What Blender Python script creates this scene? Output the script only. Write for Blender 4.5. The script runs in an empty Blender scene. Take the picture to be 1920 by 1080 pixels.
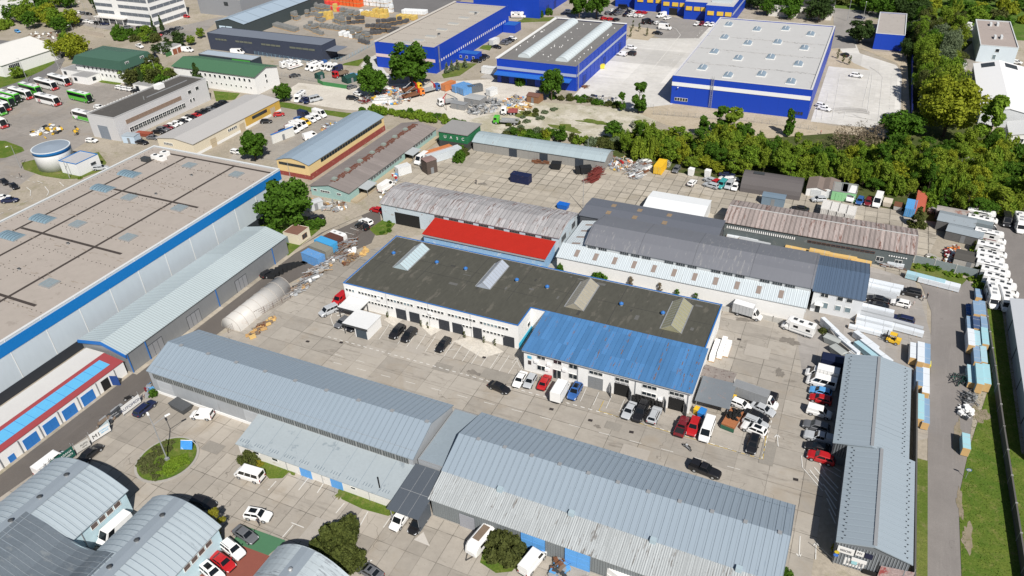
import bpy,math,random
from math import sin,cos,pi,radians,hypot,floor
from mathutils import Vector,Matrix
S=bpy.context.scene
COL=S.collection
rnd=random.Random(11)
H,F=100.0,1414.05
CR=((.91010768,.41307416,-.03276821),(-.20551406,.51863612,.82992804),(.3598166,-.74858955,.55690726))
def G(px,py,z=0.0):
 """ground position (x, y) at height z of a point measured on the photograph"""
 a,b=(px-960)/F,-(py-540)/F
 d=[CR[0][i]*a+CR[1][i]*b-CR[2][i]for i in range(3)]
 t=(H-z)/-d[2]
 return(d[0]*t,d[1]*t)
MATS={}
def new_mat(name):
 m=bpy.data.materials.new(name)
 m.use_nodes=True
 nt=m.node_tree
 return m,nt,nt.nodes['Principled BSDF']
class NT:
 def __init__(s,nt):
  s.nt,s.n,s.l=nt,nt.nodes,nt.links
 def node(s,t,**kw):
  n=s.n.new(t)
  for k,v in kw.items():
   if isinstance(k,str)and hasattr(n,k):
    setattr(n,k,v)
  return n
 def put(s,sock,v):
  if hasattr(v,'links'):
   s.l.new(v,sock)
  elif isinstance(v,(tuple,list))and len(v)==3 and sock.type=='RGBA':
   sock.default_value=(*v,1)
  else:
   sock.default_value=v
 def math(s,op,a,b=0.0,c=None):
  n=s.node('ShaderNodeMath',operation=op)
  s.put(n.inputs[0],a)
  s.put(n.inputs[1],b)
  if c is not None:
   s.put(n.inputs[2],c)
  return n.outputs[0]
 def pos(s):
  return s.node('ShaderNodeNewGeometry').outputs['Position']
 def scaled(s,v,sc):
  n=s.node('ShaderNodeVectorMath',operation='MULTIPLY')
  s.l.new(v,n.inputs[0])
  n.inputs[1].default_value=sc
  return n.outputs[0]
 def noise(s,v,scale,detail=3,rough=.6,dist=0.0):
  n=s.node('ShaderNodeTexNoise')
  s.l.new(v,n.inputs['Vector'])
  n.inputs['Scale'].default_value=scale
  n.inputs['Detail'].default_value=detail
  n.inputs['Roughness'].default_value=rough
  n.inputs['Distortion'].default_value=dist
  return n.outputs[0]
 def ramp(s,v,lo,hi,a=0.0,b=1.0):
  n=s.node('ShaderNodeMapRange',interpolation_type='SMOOTHSTEP')
  s.put(n.inputs[0],v)
  for i,x in zip((1,2,3,4),(lo,hi,a,b)):
   n.inputs[i].default_value=x
  return n.outputs[0]
 def mix(s,f,a,b,mode='MIX'):
  n=s.node('ShaderNodeMix',data_type='RGBA',blend_type=mode)
  s.put(n.inputs[0],f)
  s.put(n.inputs[6],a)
  s.put(n.inputs[7],b)
  return n.outputs[2]
 def sep(s,v):
  n=s.node('ShaderNodeSeparateXYZ')
  s.l.new(v,n.inputs[0])
  return n.outputs
 def comb(s,x,y,z):
  n=s.node('ShaderNodeCombineXYZ')
  for i,v in enumerate((x,y,z)):
   s.put(n.inputs[i],v)
  return n.outputs[0]
 def white(s,v):
  n=s.node('ShaderNodeTexWhiteNoise',noise_dimensions='3D')
  s.l.new(v,n.inputs['Vector'])
  return n.outputs[0]
 def bump(s,b,h,dist,strength=.6):
  n=s.node('ShaderNodeBump')
  n.inputs['Strength'].default_value=strength
  n.inputs['Distance'].default_value=dist
  s.l.new(h,n.inputs['Height'])
  s.l.new(n.outputs[0],b.inputs['Normal'])
def mul(c,k):
 return tuple(min(1,x*k)for x in c)
def P(name,c,rough=.65,var=.12,scale=.35,c2=None,amt=.0,sc2=.8,metal=0.,spec=.3,streak=None,coat=0.):
 """weathered plain surface: two sizes of tone variation and patches of a second colour"""
 if name in MATS:
  return MATS[name]
 m,nt,b=new_mat(name)
 t=NT(nt)
 p=t.pos()
 if streak:
  p2=t.scaled(p,streak)
 else:
  p2=p
 col=t.mix(t.noise(p2,scale,4,.65),mul(c,1-var),mul(c,1+var))
 if var>0:
  col=t.mix(t.ramp(t.noise(p2,scale*9,2),.35,.7,0,.5),col,mul(c,1-var*1.3))
 if c2:
  col=t.mix(t.ramp(t.noise(p2,sc2,5,.7),.62-amt*.3,.7-amt*.25,0,.85),col,c2)
 t.l.new(col,b.inputs['Base Color'])
 b.inputs['Roughness'].default_value=rough
 b.inputs['Metallic'].default_value=metal
 b.inputs['Specular IOR Level'].default_value=spec
 b.inputs['Coat Weight'].default_value=coat
 MATS[name]=m
 return m
def roof(name,c,ax,pitch=1.1,seam=.05,var=.1,c2=None,amt=0.,rough=.5,tone=.1,dark=.55,wave=0.):
 """sheet metal or fibre cement roof: seams at a pitch along axis ax, a tone per sheet, streaks down the slope"""
 if name in MATS:
  return MATS[name]
 m,nt,b=new_mat(name)
 t=NT(nt)
 p=t.pos()
 s=t.sep(p)
 u=t.math('DIVIDE',s[ax],pitch)
 fr=t.math('FRACT',u)
 w=t.white(t.comb(t.math('FLOOR',u),t.math('FLOOR',t.math('DIVIDE',s[1-ax],7.0)),0.0))
 st=(1.2,.16,.16)if ax==0 else(.16,1.2,.16)
 n1=t.noise(t.scaled(p,st),1.0,4,.7)
 n2=t.noise(p,.12,4,.6)
 f=t.math('MULTIPLY_ADD',w,tone,t.math('MULTIPLY_ADD',n1,var*2,t.math('MULTIPLY',n2,var*2)))
 col=t.mix(f,mul(c,1-var*1.2-tone*.4),mul(c,1+var*2.2))
 if c2:
  k=t.math('MULTIPLY_ADD',w,.14,t.noise(t.scaled(p,tuple(x*1.6 for x in st)),1.0,5,.75))
  col=t.mix(t.ramp(k,.72-amt*.35,.80-amt*.3,0,.9),col,c2)
 if seam:
  line=t.math('LESS_THAN',fr,seam/pitch)
  col=t.mix(t.math('MULTIPLY',line,dark),col,mul(c,.35))
 t.l.new(col,b.inputs['Base Color'])
 b.inputs['Roughness'].default_value=rough
 b.inputs['Specular IOR Level'].default_value=.35
 if wave:
  wv=t.math('SINE',t.math('MULTIPLY',s[ax],2*pi/wave))
  t.bump(b,wv,.03,.8)
 MATS[name]=m
 return m
def slabs(name,c,px,py,line=.06,tone=.16,dirt=(.13,.11,.09),amt=.25,dark=.75,ox=0.,oy=0.,crack=.5,c2=(.30,.25,.19)):
 """cast concrete yard: joints, a tone per slab, patches, stains and cracks"""
 if name in MATS:
  return MATS[name]
 m,nt,b=new_mat(name)
 t=NT(nt)
 p=t.pos()
 s=t.sep(p)
 wob=t.math('MULTIPLY',t.math('SUBTRACT',t.noise(p,.9,2),.5),.12)
 u=t.math('DIVIDE',t.math('ADD',t.math('ADD',s[0],wob),ox+1000*px),px)
 v=t.math('DIVIDE',t.math('ADD',t.math('ADD',s[1],wob),oy+1000*py),py)
 w=t.white(t.comb(t.math('FLOOR',u),t.math('FLOOR',v),3.0))
 big=t.noise(p,.045,5,.62)
 mid=t.noise(p,.55,5,.7)
 f=t.math('ADD',t.math('MULTIPLY',w,tone*1.6),t.math('ADD',t.math('MULTIPLY',big,.55),t.math('MULTIPLY',mid,.38)))
 col=t.mix(t.ramp(f,.2,.95),mul(c,.72),mul(c,1.24))
 pw=t.white(t.comb(t.math('FLOOR',t.math('DIVIDE',u,2.0)),t.math('FLOOR',t.math('DIVIDE',v,3.0)),9.0))
 col=t.mix(t.math('MULTIPLY',t.math('GREATER_THAN',pw,.86),.3),col,mul(c,1.4))
 col=t.mix(t.math('MULTIPLY',t.math('LESS_THAN',pw,.1),.3),col,mul(c,.5))
 tr=t.noise(t.scaled(p,(.05,.55,1)),1.0,5,.75,.4)
 col=t.mix(t.ramp(tr,.53,.74,0,.55),col,mul(c,.5))
 col=t.mix(t.ramp(t.noise(t.scaled(p,(1,1,1)),.085,5,.7,.6),.5,.72,0,.55),col,c2)
 st=t.noise(t.scaled(p,(.35,1.2,1)),.33,6,.75,1.2)
 col=t.mix(t.ramp(st,.62-amt*.12,.86-amt*.2,0,.75),col,dirt)
 spot=t.noise(p,1.6,3,.6)
 col=t.mix(t.ramp(spot,.68,.78,0,.45),col,dirt)
 eu=t.math('MULTIPLY',t.math('MINIMUM',t.math('FRACT',u),t.math('SUBTRACT',1.0,t.math('FRACT',u))),px)
 ev=t.math('MULTIPLY',t.math('MINIMUM',t.math('FRACT',v),t.math('SUBTRACT',1.0,t.math('FRACT',v))),py)
 e=t.math('MINIMUM',eu,ev)
 g=t.math('MULTIPLY',t.ramp(e,line*.5,line,1,0),t.math('MULTIPLY',t.ramp(t.noise(p,.4,3),.3,.58,.3,1),t.ramp(t.noise(p,.03,2),.4,.56,.3,1)))
 col=t.mix(t.math('MULTIPLY',g,dark),col,(.055,.05,.04))
 if crack:
  vo=t.node('ShaderNodeTexVoronoi',feature='DISTANCE_TO_EDGE')
  wv=t.node('ShaderNodeVectorMath',operation='ADD')
  t.l.new(p,wv.inputs[0])
  nz=t.node('ShaderNodeTexNoise')
  nz.inputs['Scale'].default_value=.35
  t.l.new(p,nz.inputs['Vector'])
  sc=t.scaled(nz.outputs[1],(5,5,0))
  t.l.new(sc,wv.inputs[1])
  t.l.new(wv.outputs[0],vo.inputs['Vector'])
  vo.inputs['Scale'].default_value=.11
  k=t.math('MULTIPLY',t.ramp(vo.outputs[0],.002,.006,1,0),t.ramp(t.noise(p,.1,3),.52,.6))
  col=t.mix(t.math('MULTIPLY',k,crack),col,(.07,.06,.05))
 t.l.new(col,b.inputs['Base Color'])
 b.inputs['Roughness'].default_value=.85
 b.inputs['Specular IOR Level'].default_value=.2
 MATS[name]=m
 return m
def soil(name,cols,scale=.3,rough=.95,bump=.05,fine=4.0):
 """ground cover of three mixed colours"""
 if name in MATS:
  return MATS[name]
 m,nt,b=new_mat(name)
 t=NT(nt)
 p=t.pos()
 col=t.mix(t.ramp(t.noise(p,scale,6,.72,.4),.35,.65),cols[0],cols[1])
 col=t.mix(t.ramp(t.noise(p,scale*2.7,6,.75),.5,.72),col,cols[2])
 n=t.noise(p,fine,4,.75)
 col=t.mix(t.ramp(n,.3,.75,0,.6),col,mul(cols[0],.55))
 t.l.new(col,b.inputs['Base Color'])
 b.inputs['Roughness'].default_value=rough
 b.inputs['Specular IOR Level'].default_value=.1
 t.bump(b,n,bump,1.0)
 MATS[name]=m
 return m
def tarmac(name,c,amt=.3):
 if name in MATS:
  return MATS[name]
 m,nt,b=new_mat(name)
 t=NT(nt)
 p=t.pos()
 col=t.mix(t.noise(p,.09,6,.7,.5),mul(c,.72),mul(c,1.3))
 col=t.mix(t.ramp(t.noise(t.scaled(p,(1.6,.12,1)),.5,5,.7),.5,.75,0,.5),col,mul(c,1.35))
 col=t.mix(t.ramp(t.noise(p,.4,5,.75,.8),.64-amt*.15,.76,0,.6),col,mul(c,.5))
 col=t.mix(t.ramp(t.noise(p,9,2),.3,.7,0,.35),col,mul(c,.7))
 t.l.new(col,b.inputs['Base Color'])
 b.inputs['Roughness'].default_value=.85
 b.inputs['Specular IOR Level'].default_value=.2
 MATS[name]=m
 return m
def leaf(name,dark,light,third):
 """leaves: a tone per leaf clump, per region of the crown and per tree"""
 if name in MATS:
  return MATS[name]
 m,nt,b=new_mat(name)
 t=NT(nt)
 g=t.node('ShaderNodeNewGeometry')
 oi=t.node('ShaderNodeObjectInfo')
 r=t.math('MULTIPLY_ADD',g.outputs['Random Per Island'],.55,t.math('MULTIPLY',t.noise(g.outputs['Position'],.3,4),.7))
 col=t.mix(t.ramp(r,.15,.85),dark,light)
 col=t.mix(t.math('MULTIPLY',oi.outputs['Random'],.65),col,third)
 t.l.new(col,b.inputs['Base Color'])
 b.inputs['Roughness'].default_value=.75
 b.inputs['Specular IOR Level'].default_value=.15
 tr=t.node('ShaderNodeBsdfTranslucent')
 t.l.new(col,tr.inputs['Color'])
 mx=t.node('ShaderNodeMixShader')
 mx.inputs[0].default_value=.4
 t.l.new(b.outputs[0],mx.inputs[1])
 t.l.new(tr.outputs[0],mx.inputs[2])
 out=nt.nodes['Material Output']
 t.l.new(mx.outputs[0],out.inputs['Surface'])
 MATS[name]=m
 return m
def paint(c,nm):
 """vehicle paint"""
 k='paint '+nm
 if k in MATS:
  return MATS[k]
 m,nt,b=new_mat(k)
 b.inputs['Base Color'].default_value=(*c,1)
 b.inputs['Roughness'].default_value=.38
 b.inputs['Coat Weight'].default_value=.35
 b.inputs['Coat Roughness'].default_value=.12
 MATS[k]=m
 return m
PAINTS=dict(white=(.78,.78,.77),black=(.012,.012,.014),grey=(.12,.125,.135),silver=(.42,.44,.46),red=(.42,.012,.015),blue=(.03,.10,.30),navy=(.012,.018,.06),skyblue=(.10,.32,.62),green=(.08,.42,.03),yellow=(.72,.45,.03),orange=(.70,.20,.03),maroon=(.16,.012,.02),brown=(.10,.05,.03),teal=(.05,.30,.30),darkgreen=(.02,.10,.05))
def paint_of(n):
 return paint(PAINTS[n],n)
def glassy(name,c,rough=.12):
 if name in MATS:
  return MATS[name]
 m,nt,b=new_mat(name)
 b.inputs['Base Color'].default_value=(*c,1)
 b.inputs['Roughness'].default_value=rough
 b.inputs['Specular IOR Level'].default_value=.6
 MATS[name]=m
 return m
BASE={}
class MB:
 def __init__(s,T=None):
  s.v,s.f,s.k,s.mats,s.T=[],[],[],[],T
 def mi(s,m):
  if m not in s.mats:
   s.mats.append(m)
  return s.mats.index(m)
 def add(s,pts,faces,m):
  o=len(s.v)
  for p in pts:
   if s.T is not None:
    p=s.T@Vector(p)
   s.v.append((p[0],p[1],p[2]))
  k=s.mi(m)
  for f in faces:
   s.f.append([o+i for i in f])
   s.k.append(k)
 def face(s,pts,m):
  s.add(pts,[tuple(range(len(pts)))],m)
 def hexa(s,q,m):
  """eight corners: bottom ring then top ring"""
  s.add(q,[(3,2,1,0),(4,5,6,7),(0,1,5,4),(1,2,6,5),(2,3,7,6),(3,0,4,7)],m)
 def box(s,x0,y0,z0,x1,y1,z1,m,top=None):
  q=[(x0,y0,z0),(x1,y0,z0),(x1,y1,z0),(x0,y1,z0),(x0,y0,z1),(x1,y0,z1),(x1,y1,z1),(x0,y1,z1)]
  if top is None:
   s.hexa(q,m)
  else:
   s.add(q,[(3,2,1,0),(0,1,5,4),(1,2,6,5),(2,3,7,6),(3,0,4,7)],m)
   s.add(q[4:],[(0,1,2,3)],top)
 def rbox(s,cx,cy,z0,z1,L,W,a,m,top=None):
  old=s.T
  M=Matrix.Translation((cx,cy,0))@Matrix.Rotation(a,4,'Z')
  s.T=M if old is None else old@M
  s.box(-L/2,-W/2,z0,L/2,W/2,z1,m,top)
  s.T=old
 def prism(s,poly,z0,z1,m,top=None):
  n=len(poly)
  q=[(x,y,z0)for x,y in poly]+[(x,y,z1)for x,y in poly]
  s.add(q,[(i,(i+1)%n,n+(i+1)%n,n+i)for i in range(n)]+[tuple(reversed(range(n)))],m)
  s.add(q[n:],[tuple(range(n))],top or m)
 def cyl(s,x,y,z0,z1,r,m,n=12,r2=None,top=None):
  r2=r if r2 is None else r2
  q=[(x+r*cos(2*pi*i/n),y+r*sin(2*pi*i/n),z0)for i in range(n)]
  q+=[(x+r2*cos(2*pi*i/n),y+r2*sin(2*pi*i/n),z1)for i in range(n)]
  s.add(q,[(i,(i+1)%n,n+(i+1)%n,n+i)for i in range(n)]+[tuple(reversed(range(n)))],m)
  s.add(q[n:],[tuple(range(n))],top or m)
 def tube(s,a,b,r,m,n=5,r2=None):
  a,b=Vector(a),Vector(b)
  d=b-a
  if d.length<1e-6:
   return
  u=d.orthogonal().normalized()
  w=d.normalized().cross(u)
  r2=r if r2 is None else r2
  q=[a+(u*cos(2*pi*i/n)+w*sin(2*pi*i/n))*r for i in range(n)]
  q+=[b+(u*cos(2*pi*i/n)+w*sin(2*pi*i/n))*r2 for i in range(n)]
  s.add(q,[(i,(i+1)%n,n+(i+1)%n,n+i)for i in range(n)]+[tuple(reversed(range(n))),tuple(range(n,2*n))],m)
 def loft(s,rings,m,cap=True,closed=True):
  n=len(rings[0])
  q=[p for r in rings for p in r]
  fs=[]
  for k in range(len(rings)-1):
   for i in range(n if closed else n-1):
    j=(i+1)%n
    fs.append((k*n+i,k*n+j,(k+1)*n+j,(k+1)*n+i))
  if cap:
   fs.append(tuple(reversed(range(n))))
   fs.append(tuple(range((len(rings)-1)*n,len(rings)*n)))
  s.add(q,fs,m)
 def mesh(s,name,off=(0,0,0),smooth=False):
  me=bpy.data.meshes.new(name)
  ox,oy,oz=off
  me.from_pydata([(x-ox,y-oy,z-oz)for x,y,z in s.v],[],s.f)
  for m in s.mats:
   me.materials.append(m)
  me.polygons.foreach_set('material_index',s.k)
  if smooth:
   me.polygons.foreach_set('use_smooth',[True]*len(me.polygons))
  me.update()
  return me
def link(name,me,parent=None,loc=(0,0,0),rot=0.0):
 o=bpy.data.objects.new(name,me)
 COL.objects.link(o)
 o.location=loc
 if rot:
  o.rotation_euler=(0,0,rot)
 if parent is not None:
  o.parent=parent
 return o
def part(name,mb,parent,smooth=False,label=None):
 """one mesh under its thing; mb is in world metres"""
 b=BASE.get(parent.name,(0,0,0))
 o=link(name,mb.mesh(name,b,smooth),parent)
 BASE[o.name]=b
 if label:
  o['label']=label
 if name in('snow_guard','roof_stains','roof_fixings','felt_laps','rust_patches','ridge_rust'):
  o['kind']='stuff'
 return o
def tag(o,label,cat,group=None):
 o['label']=label
 o['category']=cat
 if group:
  o['group']=group
 return o
def thing(name,label,cat,loc,group=None,rot=0.0):
 o=link(name,None,None,loc,rot)
 o.empty_display_size=1.0
 BASE[o.name]=tuple(loc)
 return tag(o,label,cat,group)
def solo(name,mb,label,cat,loc=None,group=None,smooth=False):
 """a thing that is one mesh, mb in world metres"""
 xs=[v[0]for v in mb.v]
 ys=[v[1]for v in mb.v]
 loc=loc or((min(xs)+max(xs))/2,(min(ys)+max(ys))/2,0)
 o=link(name,mb.mesh(name,loc,smooth),None,loc)
 BASE[o.name]=tuple(loc)
 return tag(o,label,cat,group)
def structure(name,mb):
 o=link(name,mb.mesh(name))
 o['kind']='structure'
 return o
def stuff(name,mb,label,cat,group=None):
 o=solo(name,mb,label,cat,group=group)
 o['kind']='stuff'
 return o
def inset(poly,d):
 n=len(poly)
 out=[]
 for i in range(n):
  p0,p1,p2=Vector(poly[i-1]),Vector(poly[i]),Vector(poly[(i+1)%n])
  a,b=(p1-p0).normalized(),(p2-p1).normalized()
  na,nb=Vector((-a.y,a.x)),Vector((-b.y,b.x))
  k=(na+nb)
  k=k/max(.2,k.dot(na))
  out.append((p1 .x+k.x*d,p1 .y+k.y*d))
 return out
GLASS=glassy('window glass',(.02,.028,.035))
GLASSL=glassy('pale window glass',(.16,.22,.25),.2)
CARGLASS=glassy('vehicle glass',(.008,.01,.012),.08)
WHITEF=P('white frame',(.72,.72,.70),.5,.04)
GREYF=P('grey frame',(.28,.29,.30),.5,.05)
DARKF=P('dark frame',(.05,.055,.06),.5,.05)
BLACK=P('black rubber',(.015,.015,.015),.8,.1)
STEEL=P('galvanised steel',(.36,.37,.38),.45,.08,metal=.3)
RUST=P('rusty steel',(.17,.075,.04),.8,.3,1.2)
WOOD=P('raw timber',(.50,.31,.13),.8,.2,1.5)
OLDWOOD=P('old timber',(.20,.15,.11),.85,.25,1.2)
WALLW=P('white render',(.74,.74,.73),.75,.04,.3,(.55,.53,.49),.02,.6)
SHEETG=P('grey sheet wall',(.34,.36,.38),.5,.1,.3,(.26,.27,.28),.1,.5,streak=(2,2,.25))
BLUEW=roof('deep blue cladding',(.008,.052,.43),0,5.8,.09,.05,None,0,.5,.1,.28)
PLASTIC=P('white plastic',(.80,.80,.79),.5,.04)
CONCW=P('bare concrete',(.36,.34,.31),.85,.15)
WCACHE={}
FROT={'S':0.0,'E':pi/2,'N':pi,'W':-pi/2}
FN={'S':(0,-1),'E':(1,0),'N':(0,1),'W':(-1,0)}
def win(root,face,plane,u,z,w,h,frame=None,glass=None,nx=1,nz=1,name='window',bar=.07,depth=.09):
 """one window or door standing proud of a wall; u = centre along the wall, z = sill height"""
 frame,glass=frame or WHITEF,glass or GLASS
 near=name=='window' and BASE[root.name][1]<185
 key=(w,h,frame.name,glass.name,nx,nz,name,bar,near)
 me=WCACHE.get(key)
 if me is None:
  b=MB()
  d=depth
  g=MB()if near else b
  g.box(-w/2,-d*.45,0,w/2,d*.5,h,glass)
  if near:
   WCACHE[key+('pane',)]=g.mesh('pane')
  b.box(-w/2-bar,-d,-bar,w/2+bar,d*.4,0,frame)
  b.box(-w/2-bar,-d,h,w/2+bar,d*.4,h+bar,frame)
  b.box(-w/2-bar,-d,0,-w/2,d*.4,h,frame)
  b.box(w/2,-d,0,w/2+bar,d*.4,h,frame)
  for i in range(1,nx):
   x=-w/2+w*i/nx
   b.box(x-bar/2,-d*.9,.002,x+bar/2,d*.3,h-.002,frame)
  for i in range(1,nz):
   zz=h*i/nz
   b.box(-w/2+.002,-d*.88,zz-bar/2,w/2-.002,d*.3,zz+bar/2,frame)
  me=WCACHE[key]=b.mesh(name)
 n=FN[face]
 x,y=(u,plane)if face in 'SN' else(plane,u)
 B=BASE[root.name]
 o=link(name,me,root,(x-B[0]+n[0]*.02,y-B[1]+n[1]*.02,z-B[2]),FROT[face])
 if near:
  link('pane',WCACHE[key+('pane',)],o)
 return o
def wins(root,face,plane,u0,u1,n,z,w,h,**kw):
 for i in range(n):
  win(root,face,plane,u0+(u1-u0)*(i+.5)/n,z,w,h,**kw)
def gate(root,face,plane,u,w,h,m,z=0.02,name='door',rows=4,frame=None,cols=1):
 return win(root,face,plane,u,z,w,h,frame=frame or m,glass=m,nx=cols,nz=rows,name=name,bar=.06,depth=.07)
def roof_slab(mb,prof,a0,a1,axis,m,thick=.16,oh=.35,rib=None,ribm=None,rh=.07):
 """sloping sheets along a cross profile [(u, z)...]"""
 pr=[tuple(p)for p in prof]
 if oh:
  (u0,z0),(u1,z1)=pr[0],pr[1]
  L=hypot(u1-u0,z1-z0)
  pr[0]=(u0-(u1-u0)/L*oh,z0-(z1-z0)/L*oh)
  (u0,z0),(u1,z1)=pr[-1],pr[-2]
  L=hypot(u1-u0,z1-z0)
  pr[-1]=(u0-(u1-u0)/L*oh,z0-(z1-z0)/L*oh)
 A0,A1=a0-oh,a1+oh
 f=(lambda a,u,z:(a,u,z))if axis=='X' else(lambda a,u,z:(u,a,z))
 n=len(pr)
 top=[f(A0,u,z+thick)for u,z in pr]+[f(A1,u,z+thick)for u,z in pr]
 bot=[f(A0,u,z+.012)for u,z in pr]+[f(A1,u,z+.012)for u,z in pr]
 fs=[]
 for i in range(n-1):
  fs.append((i,i+1,n+i+1,n+i))
  fs.append((2*n+i,3*n+i,3*n+i+1,2*n+i+1))
  fs.append((i,2*n+i,2*n+i+1,i+1))
  fs.append((n+i,n+i+1,3*n+i+1,3*n+i))
 fs.append((0,n,3*n,2*n))
 fs.append((n-1,3*n-1,4*n-1,2*n-1))
 mb.add(top+bot,fs,m)
 if rib:
  k=int((A1-A0)/rib)
  st=(A1-A0)/k
  for j in range(k+1):
   a=A0+j*st
   for i in range(n-1):
    (u0,z0),(u1,z1)=pr[i],pr[i+1]
    z0,z1=z0+thick+.002,z1+thick+.002
    q=[f(a-.03,u0,z0),f(a+.03,u0,z0),f(a+.03,u1,z1),f(a-.03,u1,z1)]
    q+=[(x,y,z+rh)for x,y,z in q]
    mb.hexa(q,ribm or m)
def hall(name,label,a0,a1,prof,axis,wm,rm,cat='building',oh=.35,rib=None,ribm=None,thick=.16,group=None,zb=0.,ends=(True,True),sides=(True,True),plinth=None,smooth=False,rh=.06):
 """a building whose cross section prof runs along axis from a0 to a1"""
 u0,u1=prof[0][0],prof[-1][0]
 loc=((a0+a1)/2,(u0+u1)/2,0)if axis=='X' else((u0+u1)/2,(a0+a1)/2,0)
 root=thing(name,label,cat,loc,group)
 f=(lambda a,u,z:(a,u,z))if axis=='X' else(lambda a,u,z:(u,a,z))
 w=MB()
 for a,on in((a0,ends[0]),(a1,ends[1])):
  if on:
   w.face([f(a,u0,zb)]+[f(a,u,z)for u,z in prof]+[f(a,u1,zb)],wm)
 for(u,z),on in((prof[0],sides[0]),(prof[-1],sides[1])):
  if on:
   w.face([f(a0,u,zb),f(a1,u,zb),f(a1,u,z),f(a0,u,z)],wm)
 part('wall',w,root)
 if plinth:
  b=MB()
  lo,hi=(a0-.05,u0-.05),(a1+.05,u1+.05)
  if axis=='Y':
   lo,hi=lo[::-1],hi[::-1]
  b.box(lo[0],lo[1],.01,hi[0],hi[1],plinth[0],plinth[1])
  part('plinth',b,root)
 r=MB()
 roof_slab(r,prof,a0,a1,axis,rm,thick,oh,rib,ribm,rh)
 part('roof',r,root,smooth)
 return root
def block(name,label,poly,h,wm,rm,cat='building',par=.4,cope=None,cw=.35,group=None,ct=.14):
 """flat roofed building on any ground polygon (counter-clockwise) with a parapet and coping"""
 xs,ys=[p[0]for p in poly],[p[1]for p in poly]
 root=thing(name,label,cat,((min(xs)+max(xs))/2,(min(ys)+max(ys))/2,0),group)
 n=len(poly)
 w=MB()
 inn=inset(poly,cw*.8)
 for i in range(n):
  j=(i+1)%n
  a,b,c,d=poly[i],poly[j],inn[j],inn[i]
  w.face([(*a,0),(*b,0),(*b,h),(*a,h)],wm)
  w.face([(*c,h-par-.1),(*d,h-par-.1),(*d,h),(*c,h)],wm)
 part('wall',w,root)
 r=MB()
 r.face([(x,y,h-par)for x,y in inset(poly,cw*.8-.01)],rm)
 part('roof',r,root)
 out,inn=inset(poly,-.06),inset(poly,cw)
 c=MB()
 for i in range(n):
  j=(i+1)%n
  q=[(*out[i],h),(*out[j],h),(*inn[j],h),(*inn[i],h)]
  c.hexa(q+[(x,y,z+ct)for x,y,z in q],cope or WHITEF)
 part('coping',c,root)
 return root
def rect(x0,y0,x1,y1):
 return[(x0,y0),(x1,y0),(x1,y1),(x0,y1)]
def pbox(root,name,x0,y0,z0,x1,y1,z1,m,top=None,label=None):
 b=MB()
 b.box(x0,y0,z0,x1,y1,z1,m,top)
 return part(name,b,root,label=label)
def text(root,s,face,plane,u,z,size,m,name='lettering',loc=None,rot=None,tilt=None):
 """raised painted lettering on a wall or board"""
 cu=bpy.data.curves.new(name,'FONT')
 cu.body=s
 cu.size=size
 cu.align_x='CENTER'
 cu.extrude=.015
 cu.materials.append(m)
 t=bpy.data.objects.new(name,cu)
 COL.objects.link(t)
 me=bpy.data.meshes.new_from_object(t.evaluated_get(bpy.context.evaluated_depsgraph_get()))
 bpy.data.objects.remove(t)
 o=link(name,me,root)
 B=BASE[root.name]
 if loc is None:
  n=FN[face]
  x,y=(u,plane)if face in 'SN' else(plane,u)
  loc=(x-B[0]+n[0]*.03,y-B[1]+n[1]*.03,z-B[2])
  rot=FROT[face]
 o.location=loc
 o.rotation_euler=(pi/2,0,rot)
 return o
R_S=roof('blue grey seamed roof',(.27,.33,.39),0,1.1,.06,.07,(.2,.25,.31),.0,.5,.08,.5)
R_S2=roof('blue grey seamed roof across',(.30,.355,.40),1,1.25,.05,.06,None,0,.5,.06,.35)
R_FC=roof('weathered fibre cement',(.375,.40,.41),0,.55,.1,.17,(.17,.16,.15),.2,.85,.2,.3,wave=.35)
R_CON=P('grey felt roof',(.24,.29,.33),.6,.07,.2,(.18,.2,.22),.05,.5)
R_LEAN=P('pale sheet lean-to roof',(.33,.375,.40),.5,.07,.25,(.22,.26,.29),.12,.4)
R_CANOPY=P('dark slate canopy sheet',(.085,.10,.12),.5,.06,.3)
R_BITU=P('grey bitumen roof felt',(.075,.074,.061),.9,.2,.12,(.115,.108,.09),.2,.35,streak=(1.6,.5,1))
R_BLUE=roof('worn blue sheet roof',(.062,.17,.35),0,1.0,.05,.2,(.20,.12,.10),.06,.5,.34,.35)
R_RED=P('bright red sheet roof',(.39,.02,.011),.6,.12,.4)
SEAMD=P('dark roof seam',(.20,.245,.29),.6,.1)
PALEB=P('pale blue render',(.47,.62,.68),.75,.06,.3)
LBLUE=P('light blue painted door',(.11,.33,.68),.6,.1,1.)
DBLUE=P('blue painted door',(.03,.17,.48),.6,.14,1.)
ANTH=P('dark grey door',(.035,.04,.05),.5,.05)
GDOOR=P('grey sheet door',(.20,.21,.22),.55,.06)
BLUETRIM=P('blue trim',(.035,.15,.42),.5,.06)
MAINP=[(-97.4,113.7),(-53.6,113.7),(-53.6,120.6),(-16.3,120.6),(-16.3,136.8),(-97.4,136.8)]
main=block('workshop_hall','long white workshop with dark grey flat roof, blue edge trim and four ridge skylights',MAINP,6.2,WALLW,R_BITU,par=.12,cope=BLUETRIM,cw=.22,ct=.1)
u=-96.6
k=0
while u<-55.0:
 if k%9 not in(3,):
  win(main,'S',113.7,u,4.35,.62,.62,bar=.05,glass=GLASS if rnd.random()<.7 else GLASSL)
 u+=.86
 k+=1
for u0,n in((-90.8,8),(-76.6,5),(-66.6,3),(-61.6,6)):
 for i in range(n):
  win(main,'S',113.7,u0+i*.86,2.35,.6,.55,bar=.05)
for u in(-82.5,-79.0,-71.5,-68.1,-55.9):
 gate(main,'S',113.7,u,2.5,2.7,ANTH,name='roller_door',rows=6)
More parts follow.
